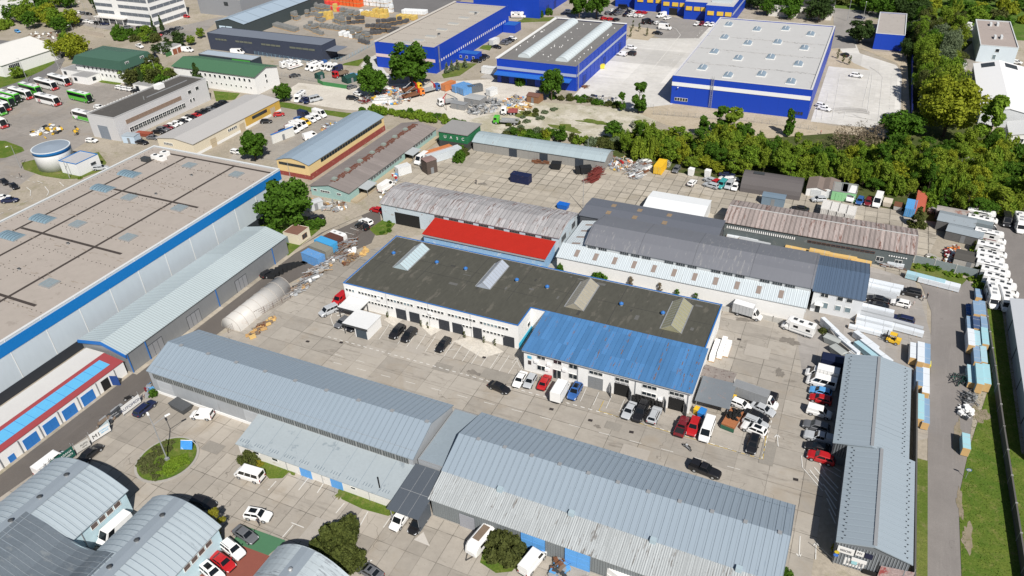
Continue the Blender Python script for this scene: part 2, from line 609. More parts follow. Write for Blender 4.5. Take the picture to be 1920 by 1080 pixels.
gate(main,'S',113.7,-63.3,2.0,2.9,ANTH,name='glass_door',cols=2)
for x in(-86,-75.2,-64.8):
 pbox(main,'downpipe',x-.03,113.62,.1,x+.03,113.68,6.1,GREYF)
for x,z in((-88,4.0),(-74.8,3.6)):
 pbox(main,'air_conditioner',x-.45,113.3,z,x+.45,113.66,z+.6,PLASTIC)
pbox(main,'base_band',-53.58,113.72,.02,-53.5,120.58,1.5,P('cyan wall paint',(.05,.42,.62),.7,.05))
win(main,'E',-53.6,119.0,2.4,1.3,1.1)
b=MB()
rr=random.Random(3)
for i in range(7):
 x=-94+i*11.4
 b.box(x,121.2,6.083,x+.12,136.4,6.092,P('felt lap',(.05,.05,.047),.9,.1))
b.box(-97.0,125.0,6.094,-53.6,125.1,6.101,MATS['felt lap'])
b.box(-97.0,128.9,6.094,-16.6,129.0,6.101,MATS['felt lap'])
for i in range(26):
 x,y=rr.uniform(-96,-18),rr.uniform(122,136)
 b.rbox(x,y,6.103,6.109,rr.uniform(.5,2.4),rr.uniform(.2,.9),rr.choice((0,pi/2)),rr.choice((MATS['felt lap'],P('grey felt patch',(.12,.12,.115),.9,.1))))
part('felt_laps',b,main)
SKYG={0:P('pale glass roof light',(.40,.50,.54),.35,.1,.8),1:P('lilac glass roof light',(.36,.40,.47),.35,.12,.8),2:P('yellowed roof light',(.34,.315,.25),.5,.28,.9,streak=(.3,2.4,1)),3:P('green roof light',(.30,.29,.19),.5,.32,.9,streak=(.3,2.4,1))}
for i,(x0,x1,nm)in enumerate(((-90.4,-86.3,'pale'),(-68.6,-65.0,'grey'),(-47.2,-42.9,'yellowish'),(-26.3,-21.9,'mossy'))):
 y0,y1,zb,zr=123.8,134.2,6.1,7.6
 xm=(x0+x1)/2
 b=MB()
 b.face([(x0,y0,zb),(xm,y0,zr),(xm,y1,zr),(x0,y1,zb)],SKYG[i])
 b.face([(xm,y0,zr),(x1,y0,zb),(x1,y1,zb),(xm,y1,zr)],SKYG[i])
 for y in(y0,y1):
  b.face([(x0,y,zb),(x1,y,zb),(xm,y,zr)],SKYG[i])
 o=part('skylight',b,main,label=nm+' ridge skylight')
 f=MB()
 for j in range(11):
  y=y0+(y1-y0)*j/10
  f.tube((x0,y,zb),(xm,y,zr+.03),.05,STEEL,4)
  f.tube((xm,y,zr+.03),(x1,y,zb),.05,STEEL,4)
 f.tube((xm,y0,zr+.02),(xm,y1,zr+.02),.08,STEEL,4)
 for sx in(x0,x1):
  f.box(sx-.1,y0,zb-.05,sx+.1,y1,zb+.12,STEEL)
 part('glazing_bars',f,o)
for x,y in[(G(*p,6.6))for p in((738,474),(819,491),(873,503),(969,524),(1026,537),(1165,569),(1243,586))]:
 b=MB()
 b.cyl(x,y,6.09,6.5,.32,STEEL,10)
 b.cyl(x,y,6.5,6.75,.5,BLUETRIM,10,.46)
 b.cyl(x,y,6.752,7.0,.46,BLUETRIM,10,.12)
 part('roof_ventilator',b,main)
annex=thing('workshop_annex','white two-storey workshop annex under a worn blue sheet roof with rust streaks','building',(-32.8,114.2,0))
w=MB()
ax0,ax1,ay0,ay1=-49.8,-16.0,107.9,120.55
w.face([(ax0,ay0,0),(ax1,ay0,0),(ax1,ay0,5.3),(ax0,ay0,5.3)],WALLW)
w.face([(ax0,ay0,0),(ax0,ay1,0),(ax0,ay1,6.45),(ax0,ay0,5.3)],WALLW)
w.face([(ax1,ay0,0),(ax1,ay1,0),(ax1,ay1,6.45),(ax1,ay0,5.3)],WALLW)
part('wall',w,annex)
r=MB()
roof_slab(r,[(ay0,5.3),(ay1-.35,6.35)],ax0,ax1,'X',R_BLUE,.14,.3,1.0,None,.06)
part('roof',r,annex)
b=MB()
rr=random.Random(5)
RSTR=P('rusty paint loss',(.17,.105,.08),.85,.35,2.5)
for i in range(64):
 x=rr.choice((-48.8,-35.5,-31.4,-28.2,-23.4,-19.2,-18.2,-17.0,-16.6))+rr.gauss(0,.16)
 y=rr.uniform(108.2,119)
 L=rr.uniform(.2,1.5)
 z=5.3+(y-ay0)*1.05/12.3+.163
 z2=5.3+(y+L-ay0)*1.05/12.3+.163
 wd=rr.uniform(.05,.2)
 b.face([(x,y,z),(x+wd*.5,y-.1,z),(x+wd,y+.1,z),(x+wd*.8,y+L,z2),(x+wd*.1,y+L*.9,z2)],RSTR)
part('rust_patches',b,annex)
b=MB()
b.tube((ax0-.2,ay0-.42,5.22),(ax1+.2,ay0-.42,5.2),.1,GREYF,6)
part('gutter',b,annex)
for u,z in((-46,4.0),(-42.5,3.9),(-39.2,3.75),(-46,1.2),(-39.2,1.2)):
 win(annex,'S',ay0,u,z,1.7,1.15,nx=2)
gate(annex,'S',ay0,-42.6,1.7,2.3,GLASS,name='entrance_door',frame=WHITEF,cols=2,rows=1)
for u in(-34.5,-29.2,-23.8,-18.6):
 win(annex,'S',ay0,u,3.7,2.7,.75,nx=3)
win(annex,'S',ay0,-23.8,1.9,2.7,.75,nx=3)
gate(annex,'S',ay0,-34.5,2.9,2.9,GDOOR,name='sectional_door',rows=4,cols=2)
for u in(-29.2,-18.5):
 gate(annex,'S',ay0,u,2.8,2.9,BLACK,name='doorway',rows=1)
 for sgn in(-1,1):
  b=MB()
  b.rbox(u+sgn*1.95,ay0-.85,.08,2.9,1.5,.07,sgn*1.1 if sgn<0 else-1.0,GDOOR)
  part('open_door_leaf',b,annex)
text(annex,'PNEUSERVIS','S',ay0,-29.2,3.05,.5,P('dark lettering',(.06,.06,.07),.6,.0))
text(annex,'AUTOSERVIS','S',ay0,-18.5,3.05,.5,MATS['dark lettering'])
for u,z in((-47,2.9),(-44.3,2.9),(-41,2.6),(-44.7,1.6),(-21.5,1.5)):
 pbox(annex,'air_conditioner',u-.42,ay0-.36,z,u+.42,ay0-.04,z+.6,PLASTIC)
pbox(annex,'notice_board',-48.9,ay0-.06,1.9,-48.2,ay0-.02,2.9,P('dark poster',(.06,.05,.05),.5,.3,4))
pbox(annex,'blue_sign',-49.0,ay0-.06,3.4,-48.1,ay0-.02,4.1,P('sky blue sign',(.1,.4,.6),.5,.2,5))
for x in(-38.2,-26.5,-16.4):
 pbox(annex,'downpipe',x-.06,ay0-.18,.1,x+.06,ay0-.06,5.2,GREYF)
ra=hall('red_roof_annex','narrow light blue annex with a bright red sloping roof',-94.2,-60.2,[(144.2,3.5),(150.8,4.6)],'X',P('light blue stained wall',(.25,.42,.62),.75,.14,.5,(.5,.55,.6),.2,.8),R_RED,oh=.25,thick=.12)
pbox(ra,'gutter_band',-94.4,143.8,3.05,-60.0,143.9,3.42,P('grey fascia',(.33,.34,.35),.6,.08))
R_H11=roof('stained sheet roof',(.255,.25,.255),0,1.15,.16,.3,(.16,.10,.085),.30,.75,.45,.55,wave=.3)
arch=lambda y0,y1,z0,z1,n=8:[(y0+(y1-y0)*i/n,z0+(z1-z0)*(1-(2*i/n-1)**2))for i in range(n+1)]
h11=hall('weathered_hall','pale blue hall with stained arched metal roof and large open gateway at its left end',-111.6,-59.5,[(151.6,5.6),(153.6,6.35),(157.8,7.0),(161.5,6.5),(165,5.6)],'X',P('blistered pale blue wall',(.48,.55,.60),.8,.12,.5,(.33,.30,.28),.12,.5),R_H11,rib=1.15)
gate(h11,'S',151.6,-103.6,7.6,3.6,BLACK,name='gateway',rows=1)
for u in range(8):
 win(h11,'S',151.6,-93.5+u*4.4,3.9,2.6,1.2,frame=P('rusty grey frame',(.22,.19,.18),.8,.2),nx=6,nz=2)
win(h11,'E',-59.5,155,3.0,3,1.6,nx=4,frame=GREYF)
win(h11,'E',-59.5,162,3.0,2.4,1.6,nx=3,frame=GREYF)
PS=[(73.5,5.6),(80,8.0),(87.6,5.6)]
hs=hall('long_gable_hall','long grey sheet-metal hall with blue grey ridged roof beside the roundabout',-116,-55.2,PS,'X',SHEETG,R_S,rib=1.1,ribm=SEAMD,oh=.22)
wins(hs,'S',73.5,-115,-56,22,4.05,2.45,1.3,frame=P('grimy frame',(.30,.31,.31),.7,.12),glass=P('grimy panes',(.10,.11,.11),.4,.5,1.8),nx=5)
for u in(-112.5,-90.5):
 gate(hs,'S',73.5,u,3.6,3.6,P('grey sliding door',(.42,.44,.46),.5,.05),name='sliding_door',rows=2)
pbox(hs,'plinth',-116.05,73.38,.01,-89,73.5,.7,WALLW)
for i in range(9):
 x=-113+i*7.1
 pbox(hs,'ridge_vent',x,79.7,8.2,x+.7,80.3,8.36,STEEL)
b=MB()
for y,sgn in((74.6,1),(86.6,-1)):
 z=5.6+(1.1 if sgn>0 else 1.0)*2.4/7+.2
 for k in range(170):
  x=-115.6+k*.355
  b.box(x,y,z,x+.1,y+.07,z+.13,STEEL)
part('snow_guard',b,hs)
LW=P('lean-to white wall',(.68,.67,.64),.75,.05,.4,(.5,.46,.4),.08,.7)
ln=hall('lean_to_workshop','white lean-to workshop with pale sheet roof and light blue doors against the hall',-88.3,-55.0,[(66.9,2.5),(73.46,3.85)],'X',LW,R_LEAN,oh=.3)
for u in(-73.4,-66.9):
 gate(ln,'S',66.9,u,2.3,2.1,LBLUE,name='door',cols=2,rows=1)
for u in(-84.2,-80):
 win(ln,'S',66.9,u,1.5,1.2,.6)
win(ln,'S',66.9,-63.4,1.5,.9,.45)
b=MB()
for i in range(9):
 x=-86.5+i*4
 b.face([(x,66.7,2.635),(x+.07,66.7,2.635),(x+.07,73.3,3.99),(x,73.3,3.99)],SEAMD)
for i in range(60):
 x=-88+i*.55
 if i%6<4:
  b.box(x,67.3,2.83,x+.05,68.0,2.95,SEAMD)
part('roof_seams',b,ln)
b=MB()
b.tube((-58.6,67.9,2.8),(-58.6,67.9,5.4),.11,BLACK,8)
part('flue_pipe',b,ln)
for u in(-77.5,-60.2,-69.8):
 b=MB()
 b.tube((u,66.75,.1),(u,66.75,2.4),.05,GREYF,5)
 part('downpipe',b,ln)
lk=block('link_building','low grey flat-roofed link joining two long grey halls',rect(-54.5,74,-49.3,87.4),5.3,SHEETG,R_CON,par=.05,cope=STEEL,cw=.12,ct=.06)
cn=thing('drive_through_canopy','dark grey sloping canopy over the driveway between two long halls','canopy',(-51.8,69,0))
r=MB()
roof_slab(r,[(64.2,3.5),(73.6,4.4)],-54.7,-49.0,'X',R_CANOPY,.12,.1)
part('canopy_sheet',r,cn)
for x in(-54.4,-49.3):
 for y in(64.6,69):
  b=MB()
  b.tube((x,y,0),(x,y,3.5),.08,GREYF,6)
  part('post',b,cn)
pbox(cn,'side_sheet',-49.12,64.4,.3,-49.02,68.0,3.3,R_CANOPY)
b=MB()
for f in(.33,.66):
 x=-54.7+5.7*f
 b.face([(x,64.2,3.636),(x+.05,64.2,3.636),(x+.05,73.5,4.532),(x,73.5,4.532)],GREYF)
b.face([(-54.7,68.4,4.04),(-49,68.4,4.04),(-49,68.47,4.047),(-54.7,68.47,4.047)],GREYF)
part('sheet_joints',b,cn)
hr=hall('ridged_hall','long ridged grey hall with weathered white fibre-cement lean-to and light blue gates',-48.9,4.4,[(73.4,5.7),(79.7,8.0),(87.7,5.6)],'X',SHEETG,R_S,rib=1.1,ribm=SEAMD,oh=.45)
r=MB()
roof_slab(r,[(68.3,4.2),(73.3,5.65)],-48.9,4.4,'X',R_FC,.12,.35,.36,None,.035)
part('lean_to_roof',r,hr)
w=MB()
w.face([(-48.9,68.35,0),(4.4,68.35,0),(4.4,68.35,4.2),(-48.9,68.35,4.2)],P('corrugated grey wall',(.19,.21,.22),.5,.12,.5,streak=(4,4,.2)))
for x in(-48.9,4.4):
 w.face([(x,68.35,0),(x,73.4,0),(x,73.4,5.65),(x,68.35,4.2)],MATS['corrugated grey wall'])
k=-48.6
while k<4.2:
 w.box(k,68.27,.2,k+.1,68.34,4.1,MATS['corrugated grey wall'])
 k+=.42
part('lean_to_wall',w,hr)
pbox(hr,'plinth',-48.9,68.2,.01,4.4,68.26,.25,CONCW)
for u in(-30.9,-23.6):
 g_=gate(hr,'S',68.2,u,3.9,3.7,LBLUE,name='gate',cols=2,rows=3)
gate(hr,'S',68.2,-42.4,2.6,3.0,P('grey gate',(.30,.31,.34),.5,.05),name='gate',cols=1,rows=1)
for x in(-38.6,-26.4,-13.5,-1):
 z=5.62
 pbox(hr,'roof_ventilator',x-.45,72.6,z-.1,x+.45,73.3,z+.75,P('pale blue cowl',(.36,.45,.50),.5,.05))
for i in range(11):
 x=-46+i*4.9
 pbox(hr,'ridge_vent',x,79.4,8.19,x+.6,80.0,8.32,STEEL)
b=MB()
for k in range(150):
 x=-48.5+k*.355
 b.box(x,86.6,6.1,x+.09,86.66,6.26,SEAMD)
part('snow_guard',b,hr)
R_BAR=roof('arched pale sheet roof',(.37,.43,.47),1,1.0,.05,.08,(.24,.28,.31),.06,.5,.1,.55)
R_BAR3=roof('scuffed arched roof',(.36,.41,.44),1,1.0,.05,.2,(.18,.2,.22),.3,.6,.15,.4)
barch=lambda x0,x1,z0,z1,n=12:[(x0+(x1-x0)*i/n,z0+(z1-z0)*(1-(2*i/n-1)**2))for i in range(n+1)]
for i,(x0,x1,rm,yn,nm)in enumerate(((-113.2,-96.2,R_BAR,49.4,'arched pale blue hall nearest the hoardings, grey sheet roof with a grey ridge strip'),(-90.5,-76.6,R_BAR,49.8,'middle arched pale blue hall beside the coloured parking bays'),(-65.2,-52.9,R_BAR3,50.3,'arched scuffed grey hall at the bottom edge beside the dark round bush'))):
 bh=hall('arched_hall',nm,24,yn,barch(x0,x1,4.9,7.6),'Y',PALEB,rm,group='arched halls in the near corner',rib=1.0 if i<2 else None,ribm=SEAMD,oh=.45,smooth=False)
 if i<2:
  c=MB()
  xm=(x0+x1)/2
  dz=lambda x:4.9+2.7*(1-(2*(x-x0)/(x1-x0)-1)**2)+.26
  for a_,b_ in((-1.3,0),(0,1.3)):
   c.face([(xm+a_,23.6,dz(xm+a_)),(xm+b_,23.6,dz(xm+b_)),(xm+b_,yn+.4,dz(xm+b_)),(xm+a_,yn+.4,dz(xm+a_))],P('grey ridge strip',(.24,.28,.32),.5,.08,.6))
  part('ridge_strip',c,bh)
  for j in range(4):
   y=46.5-j*5.0
   v=MB()
   v.cyl(xm,y,7.8,8.25,.28,STEEL,10)
   v.cyl(xm,y,8.252,8.4,.42,DARKF,10,.2)
   part('roof_ventilator',v,bh)
  f=MB()
  f.box(x1+.02,24,4.45,x1+.14,yn,4.85,P('blue fascia',(.045,.10,.22),.5,.05))
  part('fascia',f,bh)
  for y in(47.4,45.9,44.4,42.9):
   win(bh,'E',x1,y,3.25,1.15,.95,glass=P('curtained panes',(.12,.09,.08),.4,.4,2),name='window')
  p=MB()
  p.tube((x1+.1,40.6,.1),(x1+.1,40.6,4.5),.07,GREYF,6)
  part('downpipe',p,bh)
 else:
  c=MB()
  xm=(x0+x1)/2
  for a_,b_ in((-1.2,0),(0,1.2)):
   dz=lambda x:4.9+2.7*(1-(2*(x-x0)/(x1-x0)-1)**2)+.19
   c.face([(xm+a_,23.6,dz(xm+a_)),(xm+b_,23.6,dz(xm+b_)),(xm+b_,yn+.3,dz(xm+b_)),(xm+a_,yn+.3,dz(xm+a_))],MATS['grey ridge strip'])
  part('ridge_strip',c,bh)
  v=MB()
  v.cyl(xm,46.5,7.6,8.2,.25,STEEL,10)
  v.cyl(xm,46.5,8.202,8.35,.36,STEEL,10,.15)
  part('roof_ventilator',v,bh)
vl=thing('valley_roof','dark grey sagging roof bridging two arched halls','roof link',(-93.3,32,0))
r=MB()
RV=P('dark sheet valley roof',(.125,.15,.175),.45,.16,.4,(.17,.19,.205),.1,.6,streak=(.5,1.4,1))
vp=[(-104.2,7.8),(-100,6.95),(-96.6,5.5),(-93.3,5.1),(-90.1,5.5),(-87.5,6.85),(-85.4,7.45)]
roof_slab(r,vp,24,38.6,'Y',RV,.14,.1)
part('roof_sheet',r,vl)
b=MB()
for y in range(25,39):
 for(a_,za),(b_,zb_)in zip(vp,vp[1:]):
  b.tube((a_,y-.3,za+.17),(b_,y-.3,zb_+.17),.035,P('pale seam',(.24,.27,.30),.5,.05),4)
part('roof_seams',b,vl)
b=MB()
b.face([(-96.6,38.5,0),(-90.1,38.5,0),(-90.1,38.5,5.5),(-96.6,38.5,5.5)],PALEB)
part('end_wall',b,vl)
R_WH=P('beige roof membrane',(.36,.32,.285),.85,.07,.06,(.29,.255,.225),.12,.3)
WHW=P('pale grey wall panels',(.48,.54,.59),.45,.05,.1,streak=(1,1,.3))
wh=block('white_warehouse','huge pale grey warehouse with beige flat roof and a bright blue wall stripe',rect(-190,22,-142.4,148.8),12,WHW,R_WH,par=.25,cope=P('pale coping',(.6,.62,.63),.5,.05),cw=.5)
pbox(wh,'blue_stripe',-142.38,22,9.0,-142.3,148.75,11.5,P('bright blue stripe',(.004,.15,.44),.5,.04,.2))
pbox(wh,'plinth',-142.38,22,.02,-142.3,148.75,2.4,P('dark plinth with painted shade',(.03,.035,.045),.6,.05))  # dark plinth with the neighbouring shed's cast shadow painted into its colour
b=MB()
y=24
while y<148:
 b.box(-142.39,y,2.42,-142.33,y+.12,8.98,WHITEF)
 b.box(-142.39,y,11.52,-142.33,y+.12,11.98,WHITEF)
 y+=8.1
part('panel_joints',b,wh)
b=MB()
BT=P('dark bitumen strip',(.055,.045,.04),.9,.12,.8)
for x in(-182.5,-174.5,-156.4):
 b.box(x-.38,22.5,11.762,x+.38,146.4,11.770,BT)
for y in(146.2,122.6,98.0,75.5,53,30):
 b.box(-182.4 if y>140 else-182,y-.38,11.772,-143.4 if y>140 else-147.6,y+.38,11.780,BT)
part('bitumen_strips',b,wh)
b=MB()
DIRT=P('roof dirt streak',(.30,.255,.21),.95,.25,1.0)
rr=random.Random(9)
for i in range(10):
 y=40+i*11.2
 for k in range(26):
  x=-188+k*1.72+rr.uniform(-.8,.8)
  L,W_=rr.uniform(.5,2.2),rr.uniform(.06,.3)
  b.rbox(x,y+rr.gauss(0,.5),11.783+.0004*k,11.7833+.0004*k,L,W_,rr.uniform(-.15,.15),DIRT)
part('roof_stains',b,wh)
b=MB()
DOT=P('dark fixing',(.06,.055,.05),.9,.1)
for i in range(12):
 y=36.5+i*9.4
 for k in range(32):
  b.box(-188.4+k*1.42,y,11.79,-188.22+k*1.42,y+.16,11.86,DOT)
for x in(-188.2,-170,-164.5):
 for k in range(76):
  b.box(x,30+k*1.55,11.79,x+.16,30.18+k*1.55,11.86,DOT)
part('roof_fixings',b,wh)
SKB=P('pale blue roof light',(.19,.28,.34),.3,.2,1.2)
SKD=P('dirty roof light',(.25,.30,.32),.4,.3,1.5)
for px,py in((242,324),(192,351),(79,408),(20,440)):
 x,y=G(px,py,12.2)
 b=MB()
 n=6
 for j in range(n):
  for sgn in(0,):
   pts=[(x-3.1+6.2*j/n,y-1.6),(x-3.1+6.2*(j+1)/n-.12,y-1.6)]
   for q in range(6):
    a0,a1=q*pi/6,(q+1)*pi/6
    b.face([(pts[0][0],y-1.7*cos(a0),11.9+.5*sin(a0)),(pts[1][0],y-1.7*cos(a0),11.9+.5*sin(a0)),(pts[1][0],y-1.7*cos(a1),11.9+.5*sin(a1)),(pts[0][0],y-1.7*cos(a1),11.9+.5*sin(a1))],SKB)
 for xx in(x-3.1,x+3.0):
  b.face([(xx,y-1.7*cos(q*pi/6),11.9+.5*sin(q*pi/6))for q in range(7)],SKB)
 b.box(x-3.2,y-1.8,11.76,x+3.2,y+1.8,11.9,STEEL)
 part('barrel_roof_light',b,wh)
for px,py in((355,309),(443,326),(242,369),(336,389),(145,419),(240,444),(92,530)):
 x,y=G(px,py,12.1)
 b=MB()
 b.box(x-1.7,y-1.5,11.76,x+1.7,y+1.5,12.1,STEEL)
 b.box(x-1.55,y-1.35,12.102,x+1.55,y+1.35,12.22,SKD)
 for k in(-.5,.5):
  b.box(x+k-.05,y-1.4,12.222,x+k+.05,y+1.4,12.27,STEEL)
 part('roof_hatch',b,wh)
for px,py in((273,298),(292,293),(303,296),(309,287)):
 x,y=G(px,py,12.4)
 b=MB()
 b.box(x-1.2,y-.8,11.76,x+1.2,y+.8,12.9,DARKF if px==273 else PLASTIC)
 b.cyl(x,y,12.902,13.0,.6,DARKF,10)
 part('cooling_unit',b,wh)
for px,py in((292,363),(359,328),(127,456),(35,504)):
 x,y=G(px,py,12.1)
 b=MB()
 b.cyl(x,y,11.77,12.25,.22,STEEL,8)
 b.cyl(x,y,12.252,12.36,.38,DARKF,8,.1)
 part('roof_vent',b,wh)
R_SH7=roof('pale green corrugated roof',(.42,.485,.505),1,.62,.13,.05,None,0,.45,.06,.5)
s7=hall('sheet_metal_shed','long galvanised shed with pale corrugated gable roof and blue gable trim beside the warehouse',76.2,127.6,[(-138.4,5.0),(-131.4,6.5),(-125.3,5.0)],'Y',P('galvanised wall',(.25,.26,.27),.4,.12,.4,streak=(3,3,.3),metal=.2),R_SH7,rib=.62,oh=.3)
f=MB()
for(a_,za),(b_,zb_)in(((-138.8,4.4),(-131.4,5.95)),((-131.4,5.95),(-124.9,4.4))):
 f.hexa([(a_,75.6,za),(b_,75.6,zb_),(b_,75.85,zb_),(a_,75.85,za),(a_,75.6,za+.7),(b_,75.6,zb_+.7),(b_,75.85,zb_+.7),(a_,75.85,za+.7)],P('blue gable trim',(.01,.13,.42),.5,.05))
part('gable_trim',f,s7)
for y in(83.2,94.3,110):
 gate(s7,'E',-125.3,y,3.8,3.2,P('sheet gate',(.30,.31,.33),.4,.1,metal=.2),name='sliding_gate',cols=3,rows=1,frame=DARKF)
for y in(76.3,81,102,122):
 pbox(s7,'wall_post',-125.24,y-.09,.05,-125.06,y+.09,4.8,BLUETRIM)
gr=thing('garage_row','row of white lock-up garages with blue double doors and red-edged blue roof','garage',(-131.5,52,0))
w=MB()
gx0,gx1,gy0,gy1=-136.6,-126.1,26,75.5
w.face([(gx1,gy0,0),(gx1,gy1,0),(gx1,gy1,3.2),(gx1,gy0,3.2)],WALLW)
w.face([(gx0,gy1,0),(gx1,gy1,0),(gx1,gy1,3.2),(-131.6,gy1,3.75),(gx0,gy1,3.5)],WALLW)
part('wall',w,gr)
r=MB()
RED2=P('faded red roof band',(.30,.055,.06),.7,.08,.6)
SKY2=P('sky blue roof sheet',(.11,.40,.66),.55,.08,.5)
roof_slab(r,[(-136.6,3.5),(-131.5,3.75)],gy0,gy1,'Y',P('off white roof sheet',(.56,.55,.53),.7,.06,.3),.12,.2)
part('white_roof',r,gr)
r=MB()
roof_slab(r,[(-131.28,3.78),(-126.1,3.25)],gy0,gy1,'Y',RED2,.12,.12)
part('red_roof',r,gr)
r=MB()
r.face([(-130.4,gy0,3.83),(-127.5,gy0,3.54),(-127.5,73.6,3.54),(-130.4,73.6,3.83)],SKY2)
for i in range(20):
 y=30+i*2.2
 r.face([(-130.4,y,3.835),(-127.5,y,3.545),(-127.5,y+.07,3.545),(-130.4,y+.07,3.835)],DBLUE)
part('blue_roof',r,gr)
for y in(66.1,61.8,57.6,53.4):
 gate(gr,'E',gx1,y,2.7,2.3,DBLUE,name='garage_door',cols=2,rows=2)
gate(gr,'E',gx1,49.2,1.1,1.3,DBLUE,name='small_door',rows=1)
gate(gr,'E',gx1,70.4,1.6,2.4,BLACK,name='doorway',rows=1)
b=MB()
b.rbox(-125.2,71.9,.1,2.5,1.7,.08,.35,P('open dark blue door',(.02,.06,.22),.5,.1))
part('open_door_leaf',b,gr)
for y in(72.9,68.4,64,59.6,55.5,51.2,47.2):
 b=MB()
 b.tube((-125.95,y,.02),(-125.95,y,3.1),.09,GREYF,5)
 part('downpipe',b,gr)
for nm,x0,x1,xm,y0,y1,lab in(('gable_shed',9.2,20.4,14.8,105.2,130.3,'grey gable-roofed hall behind the row of parked vans by the right road'),('gable_shed',11.5,21.3,16.3,84.3,105.1,'near grey gable-roofed hall with signboards on its gable by the right road')):
 o=hall(nm,lab,y0,y1,[(x0,4.9),(xm,6.1),(x1,4.9)],'Y',P('dark corrugated wall',(.15,.165,.18),.5,.1,.4,streak=(4,4,.3)),R_S2,group='grey halls by the right road',rib=1.25,oh=.3)
 b=MB()
 k=y0+.4
 i=0
 while k<y1:
  off=.32 if i%2 else 0
  b.box(x0+.45+off,k,5.15+(off+.3)*.22,x0+.57+off,k+.1,5.32+(off+.3)*.22,DARKF)
  b.box(x1-.57-off,k,5.15+(off+.3)*.22,x1-.45-off,k+.1,5.32+(off+.3)*.22,DARKF)
  k+=.62
  i+=1
 part('snow_guard',b,o)
 b=MB()
 b.box(xm-.25,y0,6.27,xm+.25,y1,6.34,STEEL)
 part('ridge_cap',b,o)
 if y0<90:
  k=MB()
  u_=x0+.2
  while u_<x1:
   k.box(u_,y0-.09,.2,u_+.12,y0-.03,4.85,P('pale sheet rib',(.26,.285,.31),.45,.08))
   u_+=.42
  part('gable_ribs',k,o)
  SGN=P('white board',(.72,.72,.71),.5,.03)
  for u0,u1,z0,z1,m_,s_ in((11.7,14.0,2.9,4.2,SGN,'ISSOSI'),(14.2,15.3,3.3,4.3,SGN,'M1'),(15.4,16.5,3.3,4.3,P('navy board',(.012,.016,.045),.5,.05),''),(13.9,16.0,1.9,2.6,SGN,''),(14.0,14.8,1.2,1.85,P('pale cyan board',(.3,.55,.6),.5,.05),'')):
   p=pbox(o,'signboard',u0,y0-.2,z0,u1,y0-.11,z1,m_)
   if s_:
    text(p,s_,'S',y0-.2,(u0+u1)/2,z0+.45,.58,MATS['dark lettering'])
  b=MB()
  b.box(15.8,y0-.3,.02,18,y0-.2,1.0,BLACK)
  part('dark_opening',b,o)
 else:
  k=MB()
  u_=x0+.1
  while u_<x1:
   k.box(u_,y0-.08,2.0,u_+.12,y0-.02,4.85,DARKF)
   u_+=.4
  part('gable_ribs',k,o)
R_GF=roof('slate grey factory roof',(.165,.172,.195),0,12.9,.12,.12,(.25,.25,.255),.14,.55,.08,.6)
gf=hall('grey_factory','long slate-grey ridged factory with strip windows above a white lean-to roof',-51.6,.2,[(149.5,6.7),(152.4,8.05),(155.6,8.9),(159.6,8.1),(163.6,7.2)],'X',P('factory wall',(.45,.47,.48),.6,.07,.4),R_GF,oh=.3)
u=-50
for i in range(19):
 if i%4!=2:
  win(gf,'S',149.5,u,5.75,2.0,.8,frame=GREYF,nx=4)
 u+=2.7
R_WL=roof('white corrugated roof',(.55,.61,.645),0,.62,.16,.08,(.42,.44,.44),.08,.6,.12,.28,wave=.4)
wl=hall('white_lean_to','white corrugated lean-to roof with brown skylights along the slate-grey factory',-57.4,.0,[(145.3,4.15),(149.45,5.5)],'X',P('bright white wall',(.74,.74,.73),.7,.04,.3),R_WL,oh=.25)
r=MB()
roof_slab(r,[(-57.4,4.6),(-51.7,5.6)],149.7,163.4,'Y',R_WL,.12,.2)
part('wing_roof',r,wl)
w=MB()
w.face([(-57.4,149.4,0),(-57.4,163.4,0),(-57.4,163.4,4.6),(-57.4,149.4,4.6)],MATS['bright white wall'])
part('wing_wall',w,wl)
BRSK=P('brown roof light',(.26,.21,.185),.5,.15,1.5)
for i in range(11):
 x=-53.5+i*4.75
 b=MB()
 b.hexa([(x,146.2,4.61),(x+1.0,146.2,4.61),(x+1.0,148.3,5.29),(x,148.3,5.29),(x,146.2,4.66),(x+1.0,146.2,4.66),(x+1.0,148.3,5.35),(x,148.3,5.35)],BRSK)
 part('skylight',b,wl)
for i in range(4):
 y=150.9+i*3.3
 b=MB()
 b.hexa([(-55.8,y,5.0),(-53.6,y,5.4),(-53.6,y+.7,5.4),(-55.8,y+.7,5.0),(-55.8,y,5.05),(-53.6,y,5.43),(-53.6,y+.7,5.43),(-55.8,y+.7,5.05)],BRSK)
 part('skylight',b,wl)
df=hall('dark_flat_hall','dark slate low-pitched hall behind the grey factory',-58.3,-23.2,[(163.9,6.0),(168.8,6.5),(173.8,6.0)],'X',P('dark slate wall',(.07,.075,.085),.6,.08),P('slate roof sheet',(.125,.135,.16),.5,.06,.3),oh=.3)
for px,py in((1151,386),(1141,399),(1199.5,395),(1190,408),(1255,404),(1246,418)):
 x,y=G(px,py,6.4)
 zz=6.5-abs(y-168.8)*.1
 b=MB()
 b.box(x-.6,y-.8,zz+.1,x+.6,y+.8,zz+.24,P('tan roof light',(.27,.20,.13),.5,.15))
 part('skylight',b,df)
R_OFF=roof('blue tile-sheet roof',(.085,.125,.19),0,.95,.08,.07,None,0,.45,.05,.6)
of=hall('office_house','two-storey pale grey office house with blue ridged sheet roof',.9,11,[(150.6,5.5),(158.3,7.4),(166,5.5)],'X',P('pale grey render',(.60,.62,.64),.75,.04),R_OFF,rib=.95,oh=.35)
